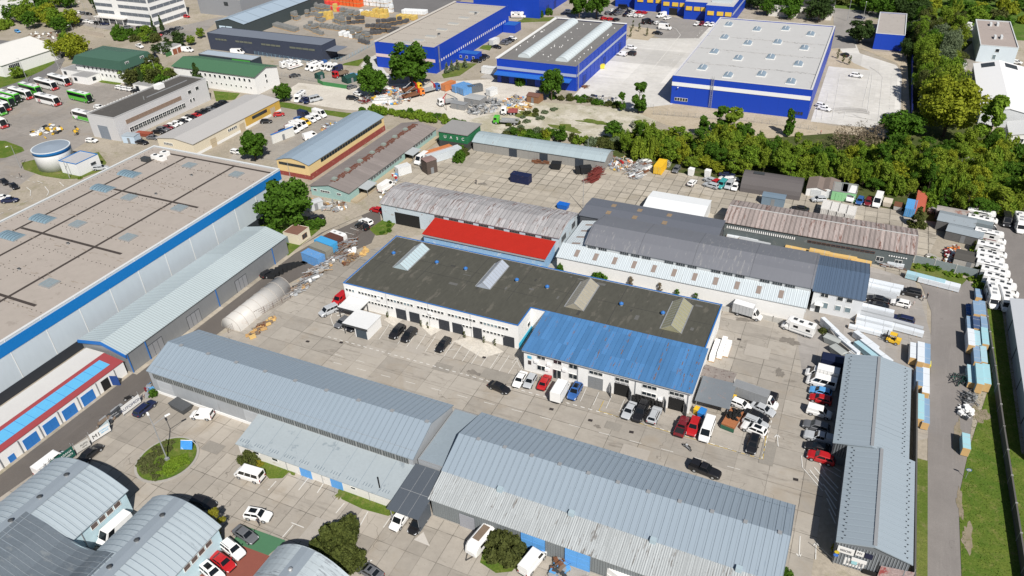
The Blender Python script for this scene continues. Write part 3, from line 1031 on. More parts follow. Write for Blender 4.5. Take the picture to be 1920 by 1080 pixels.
for u,z,w_,h_ in((3.2,4.3,1.5,1.1),(6.4,4.2,1.1,.9),(8.3,4.2,1.1,.9),(6.4,1.6,1.1,1.2),(8.4,1.6,1.1,1.2),(3.8,1.5,1.0,1.4)):
 win(of,'S',150.6,u,z,w_,h_,nx=2 if w_>1.2 else 1,glass=GLASS if z>3 else GLASSL)
gate(of,'S',150.6,2.4,1.0,2.2,GLASS,name='entrance_door',frame=WHITEF,rows=1)
pbox(of,'porch_roof',1.6,149.4,2.5,3.4,150.5,2.62,WHITEF)
R_BR=roof('rusty brown corrugated roof',(.235,.20,.188),0,1.15,.3,.3,(.17,.085,.065),.28,.85,.5,.5,wave=.3)
GGW=P('grey green wall',(.105,.125,.13),.7,.1,.3,(.18,.19,.19),.1,.5)
br=hall('brown_roof_shed','long low grey-green shed with weathered brown corrugated roof',-23.4,20.8,[(176.2,4.6),(182.4,6.1),(188.7,4.6)],'X',GGW,R_BR,rib=1.15,oh=.35)
b=MB()
b.box(-23.6,182.25,6.27,21,182.55,6.36,P('pale ridge cap',(.5,.5,.49),.7,.1))
part('ridge_cap',b,br)
u=-22.6
for i in range(34):
 win(br,'S',176.2,u+i*.5,2.9,.3,.8,frame=GGW,glass=PLASTIC,bar=.04)
wins(br,'S',176.2,-3,12.5,14,2.95,.8,.45,frame=P('brown frame',(.12,.06,.05),.8,.2))
wins(br,'S',176.2,15.4,19.6,8,2.95,.36,.4,frame=GGW,glass=PLASTIC,bar=.03)
for u in(13.8,17.9):
 win(br,'S',176.2,u,1.2,1.5,1.1,nx=2)
tn=hall('white_storage_tent','white rectangular storage tent hall with nearly flat roof',-45.5,-29.3,[(178.4,3.8),(183.3,4.4),(188.2,3.8)],'X',P('white tarpaulin wall',(.72,.73,.73),.6,.04),P('white tarpaulin roof',(.72,.74,.75),.5,.04,.4),oh=.1,thick=.06)
for i in range(8):
 b=MB()
 x=-45.4+i*2.29
 b.box(x-.06,178.28,.05,x+.06,178.38,3.75,GREYF)
 part('frame_post',b,tn)
ar=[(208.4-4.5*cos(pi*i/12),4.5*sin(pi*i/12)+.02)for i in range(13)]
qn=hall('arched_store','dark brown-grey arched store by the edge of the wood',-24.2,-7.8,ar,'X',P('dark arch end',(.07,.07,.07),.7,.1),P('dark arched sheet',(.105,.095,.095),.65,.07,.3),oh=0,thick=.1)
b=MB()
b.box(-21.5,207.4,4.55,-18.5,208.8,4.75,DARKF)
part('roof_vent',b,qn)
R_15=roof('pale blue old sheet roof',(.33,.40,.43),0,2.2,.05,.12,(.24,.24,.23),.12,.6,.16,.35)
s15=hall('grey_board_shed','long weathered grey board shed with pale blue arched sheet roof at the yard back',-109.8,-64.9,arch(203.4,212,3.2,4.5,5),'X',P('weathered board wall',(.27,.265,.25),.9,.2,.5,streak=(5,5,.3)),R_15,oh=.3)
for u in(-84.9,-95.5,-73):
 gate(s15,'S',203.4,u,2.6,2.6,P('dark blue grey door',(.035,.045,.06),.6,.1),name='door',rows=1,cols=2)
ub=thing('green_container_house','green container with white letters under a grey flat roof','building',(-116.4,207,0))
w=MB()
w.box(-121.6,202.0,.02,-111.2,212,2.6,P('dark cladding',(.06,.06,.06),.8,.2))
part('lower_wall',w,ub)
CG=P('container green',(.025,.16,.07),.55,.12,.5)
w=MB()
w.box(-121.6,202.0,2.62,-111.2,211.9,5.6,CG)
for i in range(40):
 x=-121.45+i*.26
 w.box(x,201.95,2.8,x+.12,201.99,5.45,CG)
part('container',w,ub)
pbox(ub,'roof',-122,201.7,5.62,-110.8,212.2,5.9,P('grey roof sheet',(.27,.265,.26),.8,.1,.4))
for ch,u in zip('UASC',(-119.2,-117.0,-114.7,-112.6)):
 text(ub,ch,'S',201.9,u,3.7,1.4,P('white letter',(.75,.75,.75),.6,0))
R_TE=roof('brown grey felted roof',(.20,.175,.165),1,3.2,.06,.2,(.30,.26,.25),.12,.85,.2,.3)
TEAL=P('teal render',(.29,.44,.42),.8,.1,.5,(.33,.45,.42),.12,.8)
te=hall('teal_workshop','long low teal workshop with brown felt roof and two sheet canopies',157.8,209.4,[(-140.6,3.0),(-133.6,4.4),(-127,3.0)],'Y',TEAL,R_TE,oh=.35)
b=MB()
MOSS=P('moss and rust',(.16,.065,.045),.95,.35,2)
rr=random.Random(4)
for i in range(58):
 y=160+i*.82
 b.box(-134.6+rr.uniform(-.2,.2),y,4.45,-132.6+rr.uniform(-.5,.3),y+rr.uniform(.25,.55),4.62+rr.uniform(0,.08),MOSS)
part('ridge_rust',b,te)
for i in range(7):
 b=MB()
 y=160.5+i*6.7
 b.box(-134.6,y,4.3,-133.3,y+1.3,5.2,P('old cowl',(.26,.30,.27),.8,.2,2))
 part('roof_cowl',b,te)
for y0 in(162.3,188.4):
 b=MB()
 b.hexa([(-127,y0,2.65),(-123.6,y0,2.3),(-123.6,y0+5.2,2.3),(-127,y0+5.2,2.65),(-127,y0,2.8),(-123.6,y0,2.42),(-123.6,y0+5.2,2.42),(-127,y0+5.2,2.8)],P('sheet canopy',(.40,.43,.44),.5,.15,.8))
 c_=part('canopy',b,te)
 for yy in(y0+.2,y0+5):
  q=MB()
  q.tube((-123.8,yy,0),(-123.8,yy,2.3),.06,GREYF)
  part('post',q,c_)
 gate(te,'E',-127,y0+2.6,4.2,2.2,BLACK,name='doorway',rows=1)
wins(te,'E',-127,169,187,12,1.9,1.1,.6,frame=GREYF,nx=2)
wins(te,'E',-127,194,207,8,1.9,1.1,.6,frame=GREYF,nx=2)
for u,w_ in((-139,1.2),(-135.4,3.2),(-130.5,1.3)):
 win(te,'S',157.8,u,1.7,w_,.6,nx=int(w_*1.6))
pbox(te,'loading_ramp',-126.95,158,.02,-124.6,209,.55,P('ramp concrete',(.40,.33,.23),.9,.12,.6))
YEL=P('yellow render',(.66,.50,.25),.8,.07,.4)
R_YB=roof('light blue felt roof',(.27,.345,.42),1,5.2,.05,.08,(.2,.25,.3),.05,.6,.08,.3)
yb=hall('yellow_workshop','long yellow workshop with red base and light blue gable roof',166.1,208.4,[(-159.4,4.9),(-156,5.9),(-153.2,6.3),(-150.4,5.9),(-147.1,4.9)],'Y',YEL,R_YB,oh=.25)
pbox(yb,'red_base',-147.05,166.1,.02,-146.95,208.4,1.9,P('brick red base',(.26,.06,.05),.85,.2,.9,(.4,.25,.2),.1,1.2))
pbox(yb,'red_base',-159.4,165.98,.02,-147,166.06,1.4,MATS['brick red base'])
wins(yb,'E',-147.1,172,207,24,3.5,1.15,.9,frame=DARKF)
wins(yb,'S',166.1,-158.6,-148.5,9,3.7,.95,.7,frame=DARKF)
CRM=P('cream render',(.62,.56,.44),.8,.06,.4)
cr=hall('cream_workshop','long cream workshop with light grey roof and a mustard yellow far end',167.4,211.5,[(-211.2,4.2),(-203,5.2),(-195.2,4.2)],'Y',CRM,P('light grey roof sheet',(.42,.41,.40),.7,.05,.3),oh=.3)
pbox(cr,'mustard_wall',-195.18,192.5,.3,-195.1,211.4,4.1,P('mustard render',(.52,.33,.07),.8,.08,.5))
pbox(cr,'white_base',-195.08,167.5,.02,-195.0,211.4,.9,WALLW)
wins(cr,'E',-195.2,183.5,188,5,2.3,.7,.8,frame=WHITEF)
wins(cr,'E',-195.1,196,204,4,2.4,1.8,.9,frame=DARKF,nx=3)
wins(cr,'S',167.4,-208.5,-204.5,6,2.3,.5,.8,frame=WHITEF)
for y in(176,190.4,207):
 gate(cr,'E',-195.0,y,2.4,2.8,P('tan door',(.45,.38,.27),.7,.06),rows=2,cols=2)
GW=P('light grey panel wall',(.52,.52,.53),.6,.05,.2,streak=(1,1,.4))
bw=block('bus_workshop','tall light grey bus workshop with dark flat roof and ribbon windows',rect(-243.2,167.7,-230,211.8),8.5,GW,P('dark brown roof felt',(.085,.08,.075),.9,.12,.3,(.12,.11,.1),.1,.5),par=.25,cope=P('grey coping',(.42,.42,.42),.6,.05),cw=.4)
wins(bw,'E',-230,172,198,13,4.9,1.9,1.3,frame=P('tan frame',(.34,.27,.22),.7,.1),glass=P('tan blind',(.25,.18,.14),.6,.2,2))
wins(bw,'E',-230,172.5,199,14,1.6,1.7,1.6,frame=WHITEF,nx=2,nz=2)
for y,z in((202.5,5.6),(206.5,5.8),(202,2.4),(203.6,2.4)):
 win(bw,'E',-230,y,z,1.6 if z>5 else .8,1.2)
gate(bw,'S',167.7,-237,4.6,4.8,P('blue grey door',(.20,.23,.27),.5,.06),name='bus_gate',rows=6)
for i in range(32):
 y=168.4+i*1.38
 pbox(bw,'parapet_block',-243.2,y,8.66,-242.95,y+.6,8.85,WHITEF)
b=MB()
b.box(-240.5,196,8.3,-238,199,10.0,PLASTIC)
part('cooling_unit',b,bw)
b=MB()
b.box(-236,188,8.28,-235.7,208,8.5,STEEL)
b.tube((-235,186,8.2),(-235,186,9.6),.15,STEEL)
part('roof_duct',b,bw)
GRN=roof('green sheet roof',(.065,.155,.085),0,1.4,.05,.06,None,0,.6,.05,.3)
gl=hall('green_roof_building','long white two-storey building with green sloping roof',-258,-215.6,[(222.6,7.4),(229.5,9.2),(236.4,7.4)],'X',WALLW,GRN,oh=.6)
for z in(5.0,2.3):
 wins(gl,'S',222.6,-250,-217,13,z,1.0 if z>3 else .7,1.1 if z>3 else .6,bar=.08)
for z in(5.2,3.0):
 win(gl,'E',-215.6,229,z,.9,1.2)
DGR=P('dark green mansard sheet',(.04,.09,.065),.55,.06,.4)
gm=thing('mansard_house','white house under a dark green mansard roof','building',(-293,222.5,0))
gp=rect(-307,214.9,-279,231)
w=MB()
w.prism(gp,0,6.2,WALLW)
part('wall',w,gm)
lo,hi=inset(gp,-1.0),inset(gp,.6)
r=MB()
n=4
r.add([(x,y,6.0)for x,y in lo]+[(x,y,9.2)for x,y in hi],[(i,(i+1)%4,4+(i+1)%4,4+i)for i in range(4)]+[(3,2,1,0)],DGR)
r.add([(x,y,9.2)for x,y in hi]+[(-299,223.5,10.4),(-287,222.5,10.4)],[(0,1,5,4),(1,2,5),(2,3,4,5),(3,0,4)],P('green hip roof',(.06,.125,.09),.55,.06,.4))
part('roof',r,gm)
for z in(4.4,2.2):
 wins(gm,'S',214.8,-303,-281,9,z,.9,.9,bar=.06)
for y in(218,226):
 win(gm,'E',-278.9,y,7.2,1.6,1.2,nx=2,bar=.15)
 win(gm,'E',-279.6,y,3.5,1.1,1.1)
ow=thing('office_block','white multi-storey office block with grey ribbon windows','office building',(-358,299,0))
w=MB()
w.box(-377.5,287,0,-338.2,311,22.6,WALLW)
part('wall',w,ow)
for z in(1.2,5.0,8.6,12.2,15.8,19.4):
 for i in range(9):
  if not(i==3 and z<17):
   win(ow,'S',287,-375.2+i*4.28,z,4.0,1.5,frame=P('grey window band',(.26,.27,.30),.5,.05),glass=P('office glass',(.13,.15,.18),.2,.3,1.0),nx=5,bar=.06)
 for i in range(5):
  win(ow,'E',-338.2,289.6+i*4.6,z,4.3,1.5,frame=MATS['grey window band'],glass=MATS['office glass'],nx=5,bar=.06)
pbox(ow,'entrance_canopy',-378,284,3.2,-356,286.9,3.5,P('canopy edge',(.6,.58,.55),.7,.05))
for i in range(5):
 b=MB()
 b.tube((-377+i*5,284.4,0),(-377+i*5,284.4,3.2),.15,WHITEF)
 part('column',b,ow)
NVW=P('navy grey cladding',(.045,.055,.085),.5,.06,.2)
nv=block('navy_warehouse','low navy-grey warehouse with a flat blue-grey roof',rect(-280.4,266,-215.2,276.3),7.6,NVW,P('blue grey sheet roof',(.16,.18,.22),.6,.05,.3),par=.08,cope=NVW,cw=.1,ct=.06)
for u0,u1 in((-276,-269),(-264,-254),(-249,-238),(-233,-219)):
 wins(nv,'S',266,u0,u1,4,4.8,(u1-u0)/4-.2,.9,frame=NVW,glass=P('mossy pane',(.15,.16,.13),.4,.25,1.5),bar=.05)
r=MB()
r.box(-215,268,4.8,-209,276,4.95,MATS['blue grey sheet roof'])
part('side_canopy',r,nv)
n2=hall('pale_roof_warehouse','dark warehouse with pale blue panelled gable roof at the top edge',287.5,352,[(-295.5,6.4),(-286.5,8.4),(-277.5,6.4)],'Y',P('dark green grey cladding',(.05,.065,.07),.6,.06),roof('pale blue panel roof',(.33,.41,.49),1,10,.4,.06,None,0,.5,.05,.7),oh=.3)
for u in(-291.5,-287.2):
 pbox(n2,'banner',u-1.9,287.3,1.0,u+1.9,287.4,4.6,P('blue white banner',(.55,.68,.80),.5,.15,.6))
gs=block('grey_hall','large grey flat hall behind the office block at the top edge',rect(-336,318,-306,346),9,P('grey cladding',(.25,.26,.28),.55,.05),P('grey hall roof',(.3,.3,.3),.8,.06),par=.2)
win(gs,'S',318,-316,5.5,2.6,1.8,frame=DARKF)
BLW=BLUEW
R_BG=P('beige hall membrane',(.40,.365,.32),.85,.05,.08,(.30,.27,.23),.06,.4)
b1=block('blue_hall','blue hall with beige flat roof and a row of square white windows',rect(-189.2,268.9,-160.2,341.6),10.6,BLW,R_BG,par=.3,cope=BLW,cw=.35,group='blue logistics halls')
wins(b1,'E',-160.2,271,338,34,3.9,1.0,1.1,frame=BLW,glass=P('white lit pane',(.72,.70,.68),.5,.1),bar=.05)  # square panes in one plain white
pbox(b1,'pink_stripe',-189.2,268.78,4.6,-160.3,268.86,5.9,P('pale pink stripe',(.62,.50,.50),.6,.04))
pbox(b1,'west_coping',-189.6,268.8,10.62,-188.4,341.6,10.95,P('pale parapet',(.5,.47,.43),.8,.05))
RL=P('roof light frame',(.50,.49,.46),.5,.06)
for px,py in((785,75),(808,68),(829,55),(850,44),(870,33),(889,23),(763,80)):
 x,y=G(px,py,10.6)
 b=MB()
 b.box(x-2.4,y-1.1,10.28,x+2.4,y+1.1,10.75,RL,P('roof light pane',(.40,.40,.38),.35,.1))
 part('roof_light',b,b1)
for px,py in((892,25),(823,64)):
 x,y=G(px,py,10.8)
 b=MB()
 b.cyl(x,y,10.28,11.0,.5,STEEL,8)
 b.cyl(x,y,11.01,11.3,.75,DARKF,8,.3)
 part('roof_fan',b,b1)
b=MB()
rr=random.Random(2)
for y in range(276,340,9):
 for k in range(22):
  b.rbox(-187+k*1.2,y+rr.gauss(0,.12),10.303,10.32,rr.uniform(.3,1.1),.14,0,DOT)
part('roof_fixings',b,b1)
R_B2=P('dark grey hall membrane',(.17,.165,.16),.85,.07,.1,(.26,.25,.24),.06,.5)
b2=block('blue_hall','blue hall with dark grey roof and two long white barrel skylights',rect(-131.4,267.6,-97.8,331.4),9.4,BLW,R_B2,par=.3,cope=BLW,cw=.3,group='blue logistics halls')
pbox(b2,'west_coping',-131.9,267.6,9.42,-130.7,331.4,9.8,WHITEF)
pbox(b2,'north_coping',-131,330.6,9.56,-97.8,331.6,9.8,WHITEF)
STR=P('grey stripe',(.36,.40,.50),.5,.05)
pbox(b2,'grey_stripe',-131.4,267.46,5.5,-97.9,267.56,6.6,STR)
pbox(b2,'grey_stripe',-97.76,267.7,5.6,-97.66,331.3,6.5,STR)
b=MB()
b.hexa([(-131.4,264.3,4.0),(-99.5,264.3,4.0),(-99.5,267.44,4.5),(-131.4,267.44,4.5),(-131.4,264.3,4.25),(-99.5,264.3,4.25),(-99.5,267.44,4.75),(-131.4,267.44,4.75)],P('bright blue canopy',(.02,.12,.46),.5,.05))
part('loading_canopy',b,b2)
for i in range(5):
 gate(b2,'S',267.6,-128+i*5.6,3.2,3.4,P('dark navy dock',(.008,.02,.10),.6,.05),name='loading_door',rows=4)
for y in(276.5,301,322):
 gate(b2,'E',-97.8,y,3.0,3.6,P('navy door',(.008,.03,.22),.5,.04),name='gate',rows=4)
b=MB()
for i in range(14):
 y=270+i*4.6
 b.box(-97.78,y,.2,-97.74,y+.12,9.3,P('blue joint',(.01,.035,.26),.5,.02))
part('panel_joints',b,b2)
BARG=P('white barrel glazing',(.55,.61,.63),.35,.06,.6)
for x0,x1 in((-124.6,-119.6),(-108.6,-103.6)):
 b=MB()
 rings=[]
 n=10
 for y in(273,328.5):
  rings.append([((x0+x1)/2-(x1-x0)/2*cos(pi*i/n),y,9.15+1.7*sin(pi*i/n))for i in range(n+1)])
 b.loft(rings,BARG,cap=True,closed=False)
 o=part('barrel_skylight',b,b2)
 f=MB()
 for k in range(24):
  y=273+k*55.5/23
  for i in range(n):
   p0=((x0+x1)/2-(x1-x0)/2*cos(pi*i/n),y,9.17+1.7*sin(pi*i/n))
   p1=((x0+x1)/2-(x1-x0)/2*cos(pi*(i+1)/n),y,9.17+1.7*sin(pi*(i+1)/n))
   f.tube(p0,p1,.045,STEEL,4)
 part('glazing_ribs',f,o)
rr=random.Random(8)
for i in range(40):
 b=MB()
 x,y=rr.choice((-129.5,-116.5,-113.5,-101)),270+rr.random()*60
 b.cyl(x+rr.uniform(-.5,.5),y,9.1,9.4,.2,PLASTIC,6)
 part('roof_vent',b,b2)
R_B3=P('pale grey hall membrane',(.46,.46,.455),.85,.04,.05,(.38,.37,.355),.06,.3)
b3=block('blue_hall','largest blue hall with pale grey roof dotted with small domes and a white wall stripe',rect(-60.8,267.1,-13,350.4),10.4,BLW,R_B3,par=.3,cope=P('pale membrane edge',(.56,.56,.56),.6,.04),cw=.6,group='blue logistics halls')
pbox(b3,'white_stripe',-60.8,266.96,6.7,-13.1,267.06,8.1,P('white stripe',(.72,.73,.74),.5,.03))
pbox(b3,'blue_fascia',-12.97,267.2,.4,-12.9,350.3,10.3,BLW)
for px,py in((1366,45),(1419,54),(1473,53),(1520,63),(1358,69),(1402,80),(1458,78),(1508,89),(1339,96),(1384,108),(1445,106),(1497,119),(1317,126),(1365,140),(1428,138),(1483,152)):
 x,y=G(px,py,10.6)
 b=MB()
 b.box(x-1.7,y-2.2,10.09,x+1.7,y+2.2,10.35,WHITEF)
 n=6
 b.loft([[(x-1.5*cos(pi*i/n),yy,10.36+.8*sin(pi*i/n))for i in range(n+1)]for yy in(y-2,y+2)],P('smoked dome',(.24,.31,.38),.2,.3,1.2),True,False)
 b.box(x-.1,y-2.1,11.17,x+.1,y+2.1,11.24,WHITEF)
 part('dome_light',b,b3)
b=MB()
rr=random.Random(6)
DRT=P('pale roof dirt',(.33,.31,.29),.95,.2,1.)
for y in(285,304,322):
 for k in range(90):
  b.rbox(-60+k*.52,y+rr.gauss(0,.35),10.104+.0002*k,10.106+.0002*k,rr.uniform(.3,1.4),rr.uniform(.08,.3),rr.uniform(-.3,.3),DRT if rr.random()<.7 else DOT)
part('roof_stains',b,b3)
for x in(-46.3,):
 b=MB()
 for s_ in(-.4,.4):
  b.tube((x+s_,266.7,.3),(x+s_,266.7,11.6),.07,STEEL,4)
 for i in range(32):
  b.tube((x-.4,266.7,.5+i*.34),(x+.4,266.7,.5+i*.34),.04,STEEL,4)
 for i in range(11):
  z=2.6+i*.8
  for a0 in range(6):
   p0=(x+.42*cos(pi+a0*pi/6),266.7+.7*sin(pi+a0*pi/6),z)
   p1=(x+.42*cos(pi+(a0+1)*pi/6),266.7+.7*sin(pi+(a0+1)*pi/6),z)
   b.tube(p0,p1,.035,STEEL,3)
 part('ladder',b,b3)
for u0,n in((-57,5),(-17,5)):
 wins(b3,'S',267.1,u0-2.4,u0+2.4,n,1.3,.8,1.1,frame=WHITEF if u0<-40 else BLW,bar=.06)
for hb,x,y,face in((b1,-160.0,271.5,'E'),(b2,-97.6,268.6,'E')):
 b=MB()
 for s_ in(-.4,.4):
  b.tube((x+.3,y+s_,.3),(x+.3,y+s_,11),.07,STEEL,4)
 for i in range(26):
  b.tube((x+.3,y-.4,.5+i*.4),(x+.3,y+.4,.5+i*.4),.04,STEEL,4)
 part('ladder',b,hb)
bo=thing('blue_office_front','stepped blue office front with yellow window bays at the top edge','building',(-92,384,0))
YB=P('yellow bay',(.66,.44,.06),.6,.06)
for nm,x0,y0,x1,y1,h in(('west_wing',-124,397,-112.5,414,7),('middle_wing',-112.3,392.5,-97.5,414,8.6),('entrance_wing',-97.3,388.5,-84.5,414,8.2),('link_wing',-84.3,383,-73,414,8.4),('east_wing',-72.8,377,-60,414,8.8)):
 b=MB()
 b.box(x0,y0,0,x1,y1,h,BLW,R_B3)
 p=part(nm,b,bo)
 if nm!='west_wing':
  for f_ in(.2,.55,.85):
   q=MB()
   xx=x0+(x1-x0)*f_
   q.box(xx-1.5,y0-.35,4.4,xx+1.5,y0-.02,6.2,YB)
   part('window_bay',q,p)
gate(bo,'S',388.5,-91,4,3.4,BLACK,name='entrance',rows=1)
pbox(bo,'roof_light',-71.5,383,8.82,-62,404,9.6,P('pale roof light',(.5,.55,.57),.4,.06))
pbox(bo,'grey_stripe',-59.98,377.2,4.6,-59.9,413,5.6,STR)
bt=block('tall_blue_hall','tall blue hall with a magenta red roof band at the top edge',rect(-190,362.5,-153,425),12.5,BLW,P('magenta roof sheet',(.42,.015,.09),.6,.05),par=.05,cope=BLW,cw=.6)
for y in(374,384):
 gate(bt,'E',-153,y,3,4,P('navy door',(.008,.03,.22),.5,.04),name='gate',rows=4)
x,y=G(992,31)
kb=block('blue_kiosk','small blue flat-roofed kiosk beside a white camper van',rect(x-4.2,y,x+4.2,y+7),4.2,BLW,R_BG,par=.1,cope=BLW,cw=.2,ct=.08)
x,y=G(957,62)
kb2=block('blue_porch','low bright blue entrance porch against the blue hall with square windows',rect(-160.0,y,x+2.5,y+7),3.6,BLW,P('bright blue roof',(.025,.12,.42),.5,.06),par=.06,cope=BLW,cw=.12,ct=.06)
x,y=G(878,115)
kb3=block('blue_cabin','bright blue site cabin with round white signs near spruces',rect(x-5.2,y,x+4.2,y+5),3.2,BLW,P('bright blue roof',(.025,.12,.42),.5,.06),par=.06,cope=BLW,cw=.12,ct=.06)
for u in(-3.5,-.6,2.6):
 win(kb3,'S',y,x+u,1.3,.9,1.0)
bc=block('blue_cube_house','blue cube-shaped house with pale concrete roof among trees',rect(3.2,358.8,14.5,395.5),6.6,BLW,P('pale concrete roof',(.37,.34,.315),.9,.09,.3,(.22,.2,.18),.08,.5),par=.2,cope=P('pale coping',(.6,.62,.63),.5,.05),cw=.3)
w7=block('pale_office_building','pale blue-white building with brownish flat roof at upper right',rect(42,353.4,55.3,394),6.6,P('pale blue white render',(.60,.68,.74),.7,.05),P('brownish roof felt',(.35,.30,.275),.9,.08,.2,(.25,.21,.19),.1,.4),par=.2,cope=P('pale coping',(.6,.62,.63),.5,.05),cw=.3)
win(w7,'S',353.4,48.4,4.4,1.2,1.2)
win(w7,'S',353.4,47.9,1.6,1.0,1.6,glass=GLASSL)
for px,py in((1858,45),(1871,45),(1866,69),(1878,69)):
 x,y=G(px,py,7)
 b=MB()
 b.box(x-.4,y-1.6,6.4,x+.4,y+1.6,7.5,P('pale coping',(.6,.62,.63),.5,.05))
 part('roof_vent',b,w7)
wg=hall('white_gable_hall','long white sheet hall with bright white gable roof at the right',281,334.5,[(39.5,4.4),(47.4,6.4),(57.5,4.4)],'Y',P('white grey sheet wall',(.58,.60,.62),.6,.06),P('bright white roof sheet',(.80,.80,.80),.6,.03,.3),oh=.3)
wins(wg,'W',39.5,310,330,4,2.2,2.2,1.4,frame=GREYF)
for x0,x1 in((41.6,45.8),(49.2,53.4)):
 z0,z1=(4.4+(x0-39.5)*.253,4.4+(x1-39.5)*.253)if x0<47 else(6.4-(x0-47.4)*.198,6.4-(x1-47.4)*.198)
 b=MB()
 b.hexa([(x0,328,z0+.17),(x1,328,z1+.17),(x1,333,z1+.17),(x0,333,z0+.17),(x0,328,z0+.24),(x1,328,z1+.24),(x1,333,z1+.24),(x0,333,z0+.24)],P('dark roof panel',(.04,.045,.05),.4,.1))
 part('roof_panel',b,wg)
wsm=hall('white_annex_shed','small white gable shed in front of the bright white hall',266.5,278,[(47.2,3.0),(52.5,4.2),(58,3.0)],'Y',WALLW,P('white ribbed roof',(.66,.67,.67),.6,.05,.4),oh=.3)
win(wsm,'S',266.5,50.5,1.2,1.4,1.0,nx=2)
d28=block('dark_roof_building','white low building with dark roof behind a screen of trees at the top edge',rect(-46.5,400.5,-17.5,417),5.4,P('cream white wall',(.62,.60,.56),.8,.05),P('very dark roof felt',(.04,.04,.042),.9,.1),par=.1,cope=DARKF,cw=.2)
wins(d28,'S',400.5,-44,-19,12,2.2,1.2,1.4)
re=hall('edge_hall','pale blue-grey sheet hall cut by the right picture edge',118,165,[(40.0,3.8),(48,5.2),(56,3.8)],'Y',P('edge hall wall',(.36,.40,.45),.5,.06),P('edge hall roof',(.52,.54,.57),.5,.05),oh=.3)
b=MB()
for y in(128,138,148,158):
 b.box(39.9,y,.1,39.98,y+.15,3.6,DARKF)
part('panel_joints',b,re)
tk=thing('water_tank','round white water tank with blue band and pale domed lid','tank',(-234.1,145.3,0))
b=MB()
b.cyl(-234.1,145.3,0,5.3,5.7,P('white tank wall',(.70,.71,.72),.6,.05),40)
part('tank_wall',b,tk,True)
b=MB()
b.cyl(-234.1,145.3,5.3,6.4,5.76,P('tank blue band',(.02,.17,.46),.5,.05),40)
part('blue_band',b,tk,True)
b=MB()
b.cyl(-234.1,145.3,6.41,6.6,5.85,P('pale tank rim',(.62,.66,.68),.5,.04),40)
b.cyl(-234.1,145.3,6.6,7.2,5.5,P('tank lid',(.25,.30,.36),.5,.08,.8),40,.4)
part('lid',b,tk)
ta=block('pump_house','white box pump house with pale roof and blue edge beside the tank',rect(-227.4,141.8,-219.4,150.2),4.1,P('white tank wall',(.70,.71,.72),.6,.05),P('pale grey roof',(.42,.42,.43),.7,.05),par=.1,cope=P('tank blue band',(.02,.17,.46),.5,.05),cw=.25)
win(ta,'E',-219.4,147.6,1.6,1.8,.8,frame=GREYF)
lh=hall('white_gabled_hall','plain white hall with white pitched roof at the left edge',203.5,232,[(-372,5.0),(-357,8.5),(-339.5,5.0)],'Y',P('plain white wall',(.72,.72,.71),.8,.04),P('plain white roof',(.64,.63,.60),.7,.05),oh=.4)
win(lh,'E',-339.5,209,2.2,5,2.0,frame=WHITEF,nx=6)
tl=block('white_low_building','white building with tall dark windows in the top left corner',rect(-470,271.5,-434,292),6,MATS['plain white wall'],MATS['plain white roof'],par=.1)
wins(tl,'E',-434,274,290,6,1.6,1.6,2.6,frame=P('tan frame',(.34,.27,.22),.7,.1),nx=2)
wins(tl,'S',271.5,-462,-440,8,1.6,1.8,2.4,frame=MATS['tan frame'],nx=2)
for nm,lab,x0,y0,x1,y1,h in(('guard_house','white guard house with grey flat roof beside the coaches',-315,213,-304,219.5,3.2),('guard_annex','lower white guard annex with grey roof next to the green lawn',-303,208.4,-293.5,214.6,3.2),('transformer_house','small white hut with grey flat roof behind the grey bus workshop',-268,209,-259,215,3.0),('garage_pair','white garage pair with brown doors near the white office block',-302.5,253,-291,259,3.4)):
 o=block(nm,lab,rect(x0,y0,x1,y1),h,WALLW,P('grey flat felt',(.28,.28,.28),.9,.1),par=.08,cope=P('grey coping',(.42,.42,.42),.6,.05),cw=.15,ct=.08)
 if nm=='garage_pair':
  for y in(254.5,257.4):
   gate(o,'E',x1,y,2.4,2.4,P('brown door',(.25,.09,.05),.7,.1),name='garage_door')
 else:
  win(o,'S',y0,x0+2.2,1.1,1.5,1.3,frame=DARKF)
  win(o,'E',x1,(y0+y1)/2,1.1,1.5,1.3,frame=DARKF)
gb=block('green_blue_shed','flat pale-roofed shed with dark glazing and green wall at its end',rect(-268,246.5,-238,252.5),4.6,P('dark glass wall',(.03,.045,.06),.3,.15,1),P('pale blue grey roof',(.36,.42,.48),.6,.05),par=.06,cope=STEEL,cw=.15)
pbox(gb,'green_panel',-249,246.38,.1,-239,246.46,4.3,P('bright green panel',(.06,.30,.05),.6,.08))
ks=block('cream_kiosk','small cream kiosk with rusty brown roof by the lane trees',rect(-130.2,132.1,-125.3,136.9),3.0,P('cream wall',(.66,.60,.47),.8,.06),P('rusty brown roof felt',(.19,.10,.075),.9,.18,.8),par=.03,cope=MATS['cream wall']if 'cream wall' in MATS else WHITEF,cw=.1,ct=.05)
win(ks,'E',-125.3,134.6,1.0,1.8,1.2,frame=RUST,nx=2)
gate(ks,'S',132.1,-129.3,.9,2.0,P('grey blue door',(.18,.22,.24),.6,.06),rows=1)
CONC=(.355,.323,.28)
M_BASE=soil('bare earth and rubble',((.41,.365,.30),(.33,.29,.23),(.24,.225,.13)),.06,fine=1.2)
M_YARD=slabs('concrete yard slabs',CONC,2.75,5.5,.075,.13,amt=.32)
M_MAIN=slabs('stained concrete yard',(.345,.317,.278),5.6,4.4,.075,.13,amt=.55,dark=.75,dirt=(.12,.105,.09),crack=.5)
M_UP=slabs('old concrete panels',(.37,.335,.28),3.1,3.3,.17,.16,amt=.5,dark=.8,c2=(.33,.28,.2))
M_BUS=slabs('grey bus yard',(.30,.275,.25),8,8,.05,.06,amt=.35,dark=.25,crack=.3)
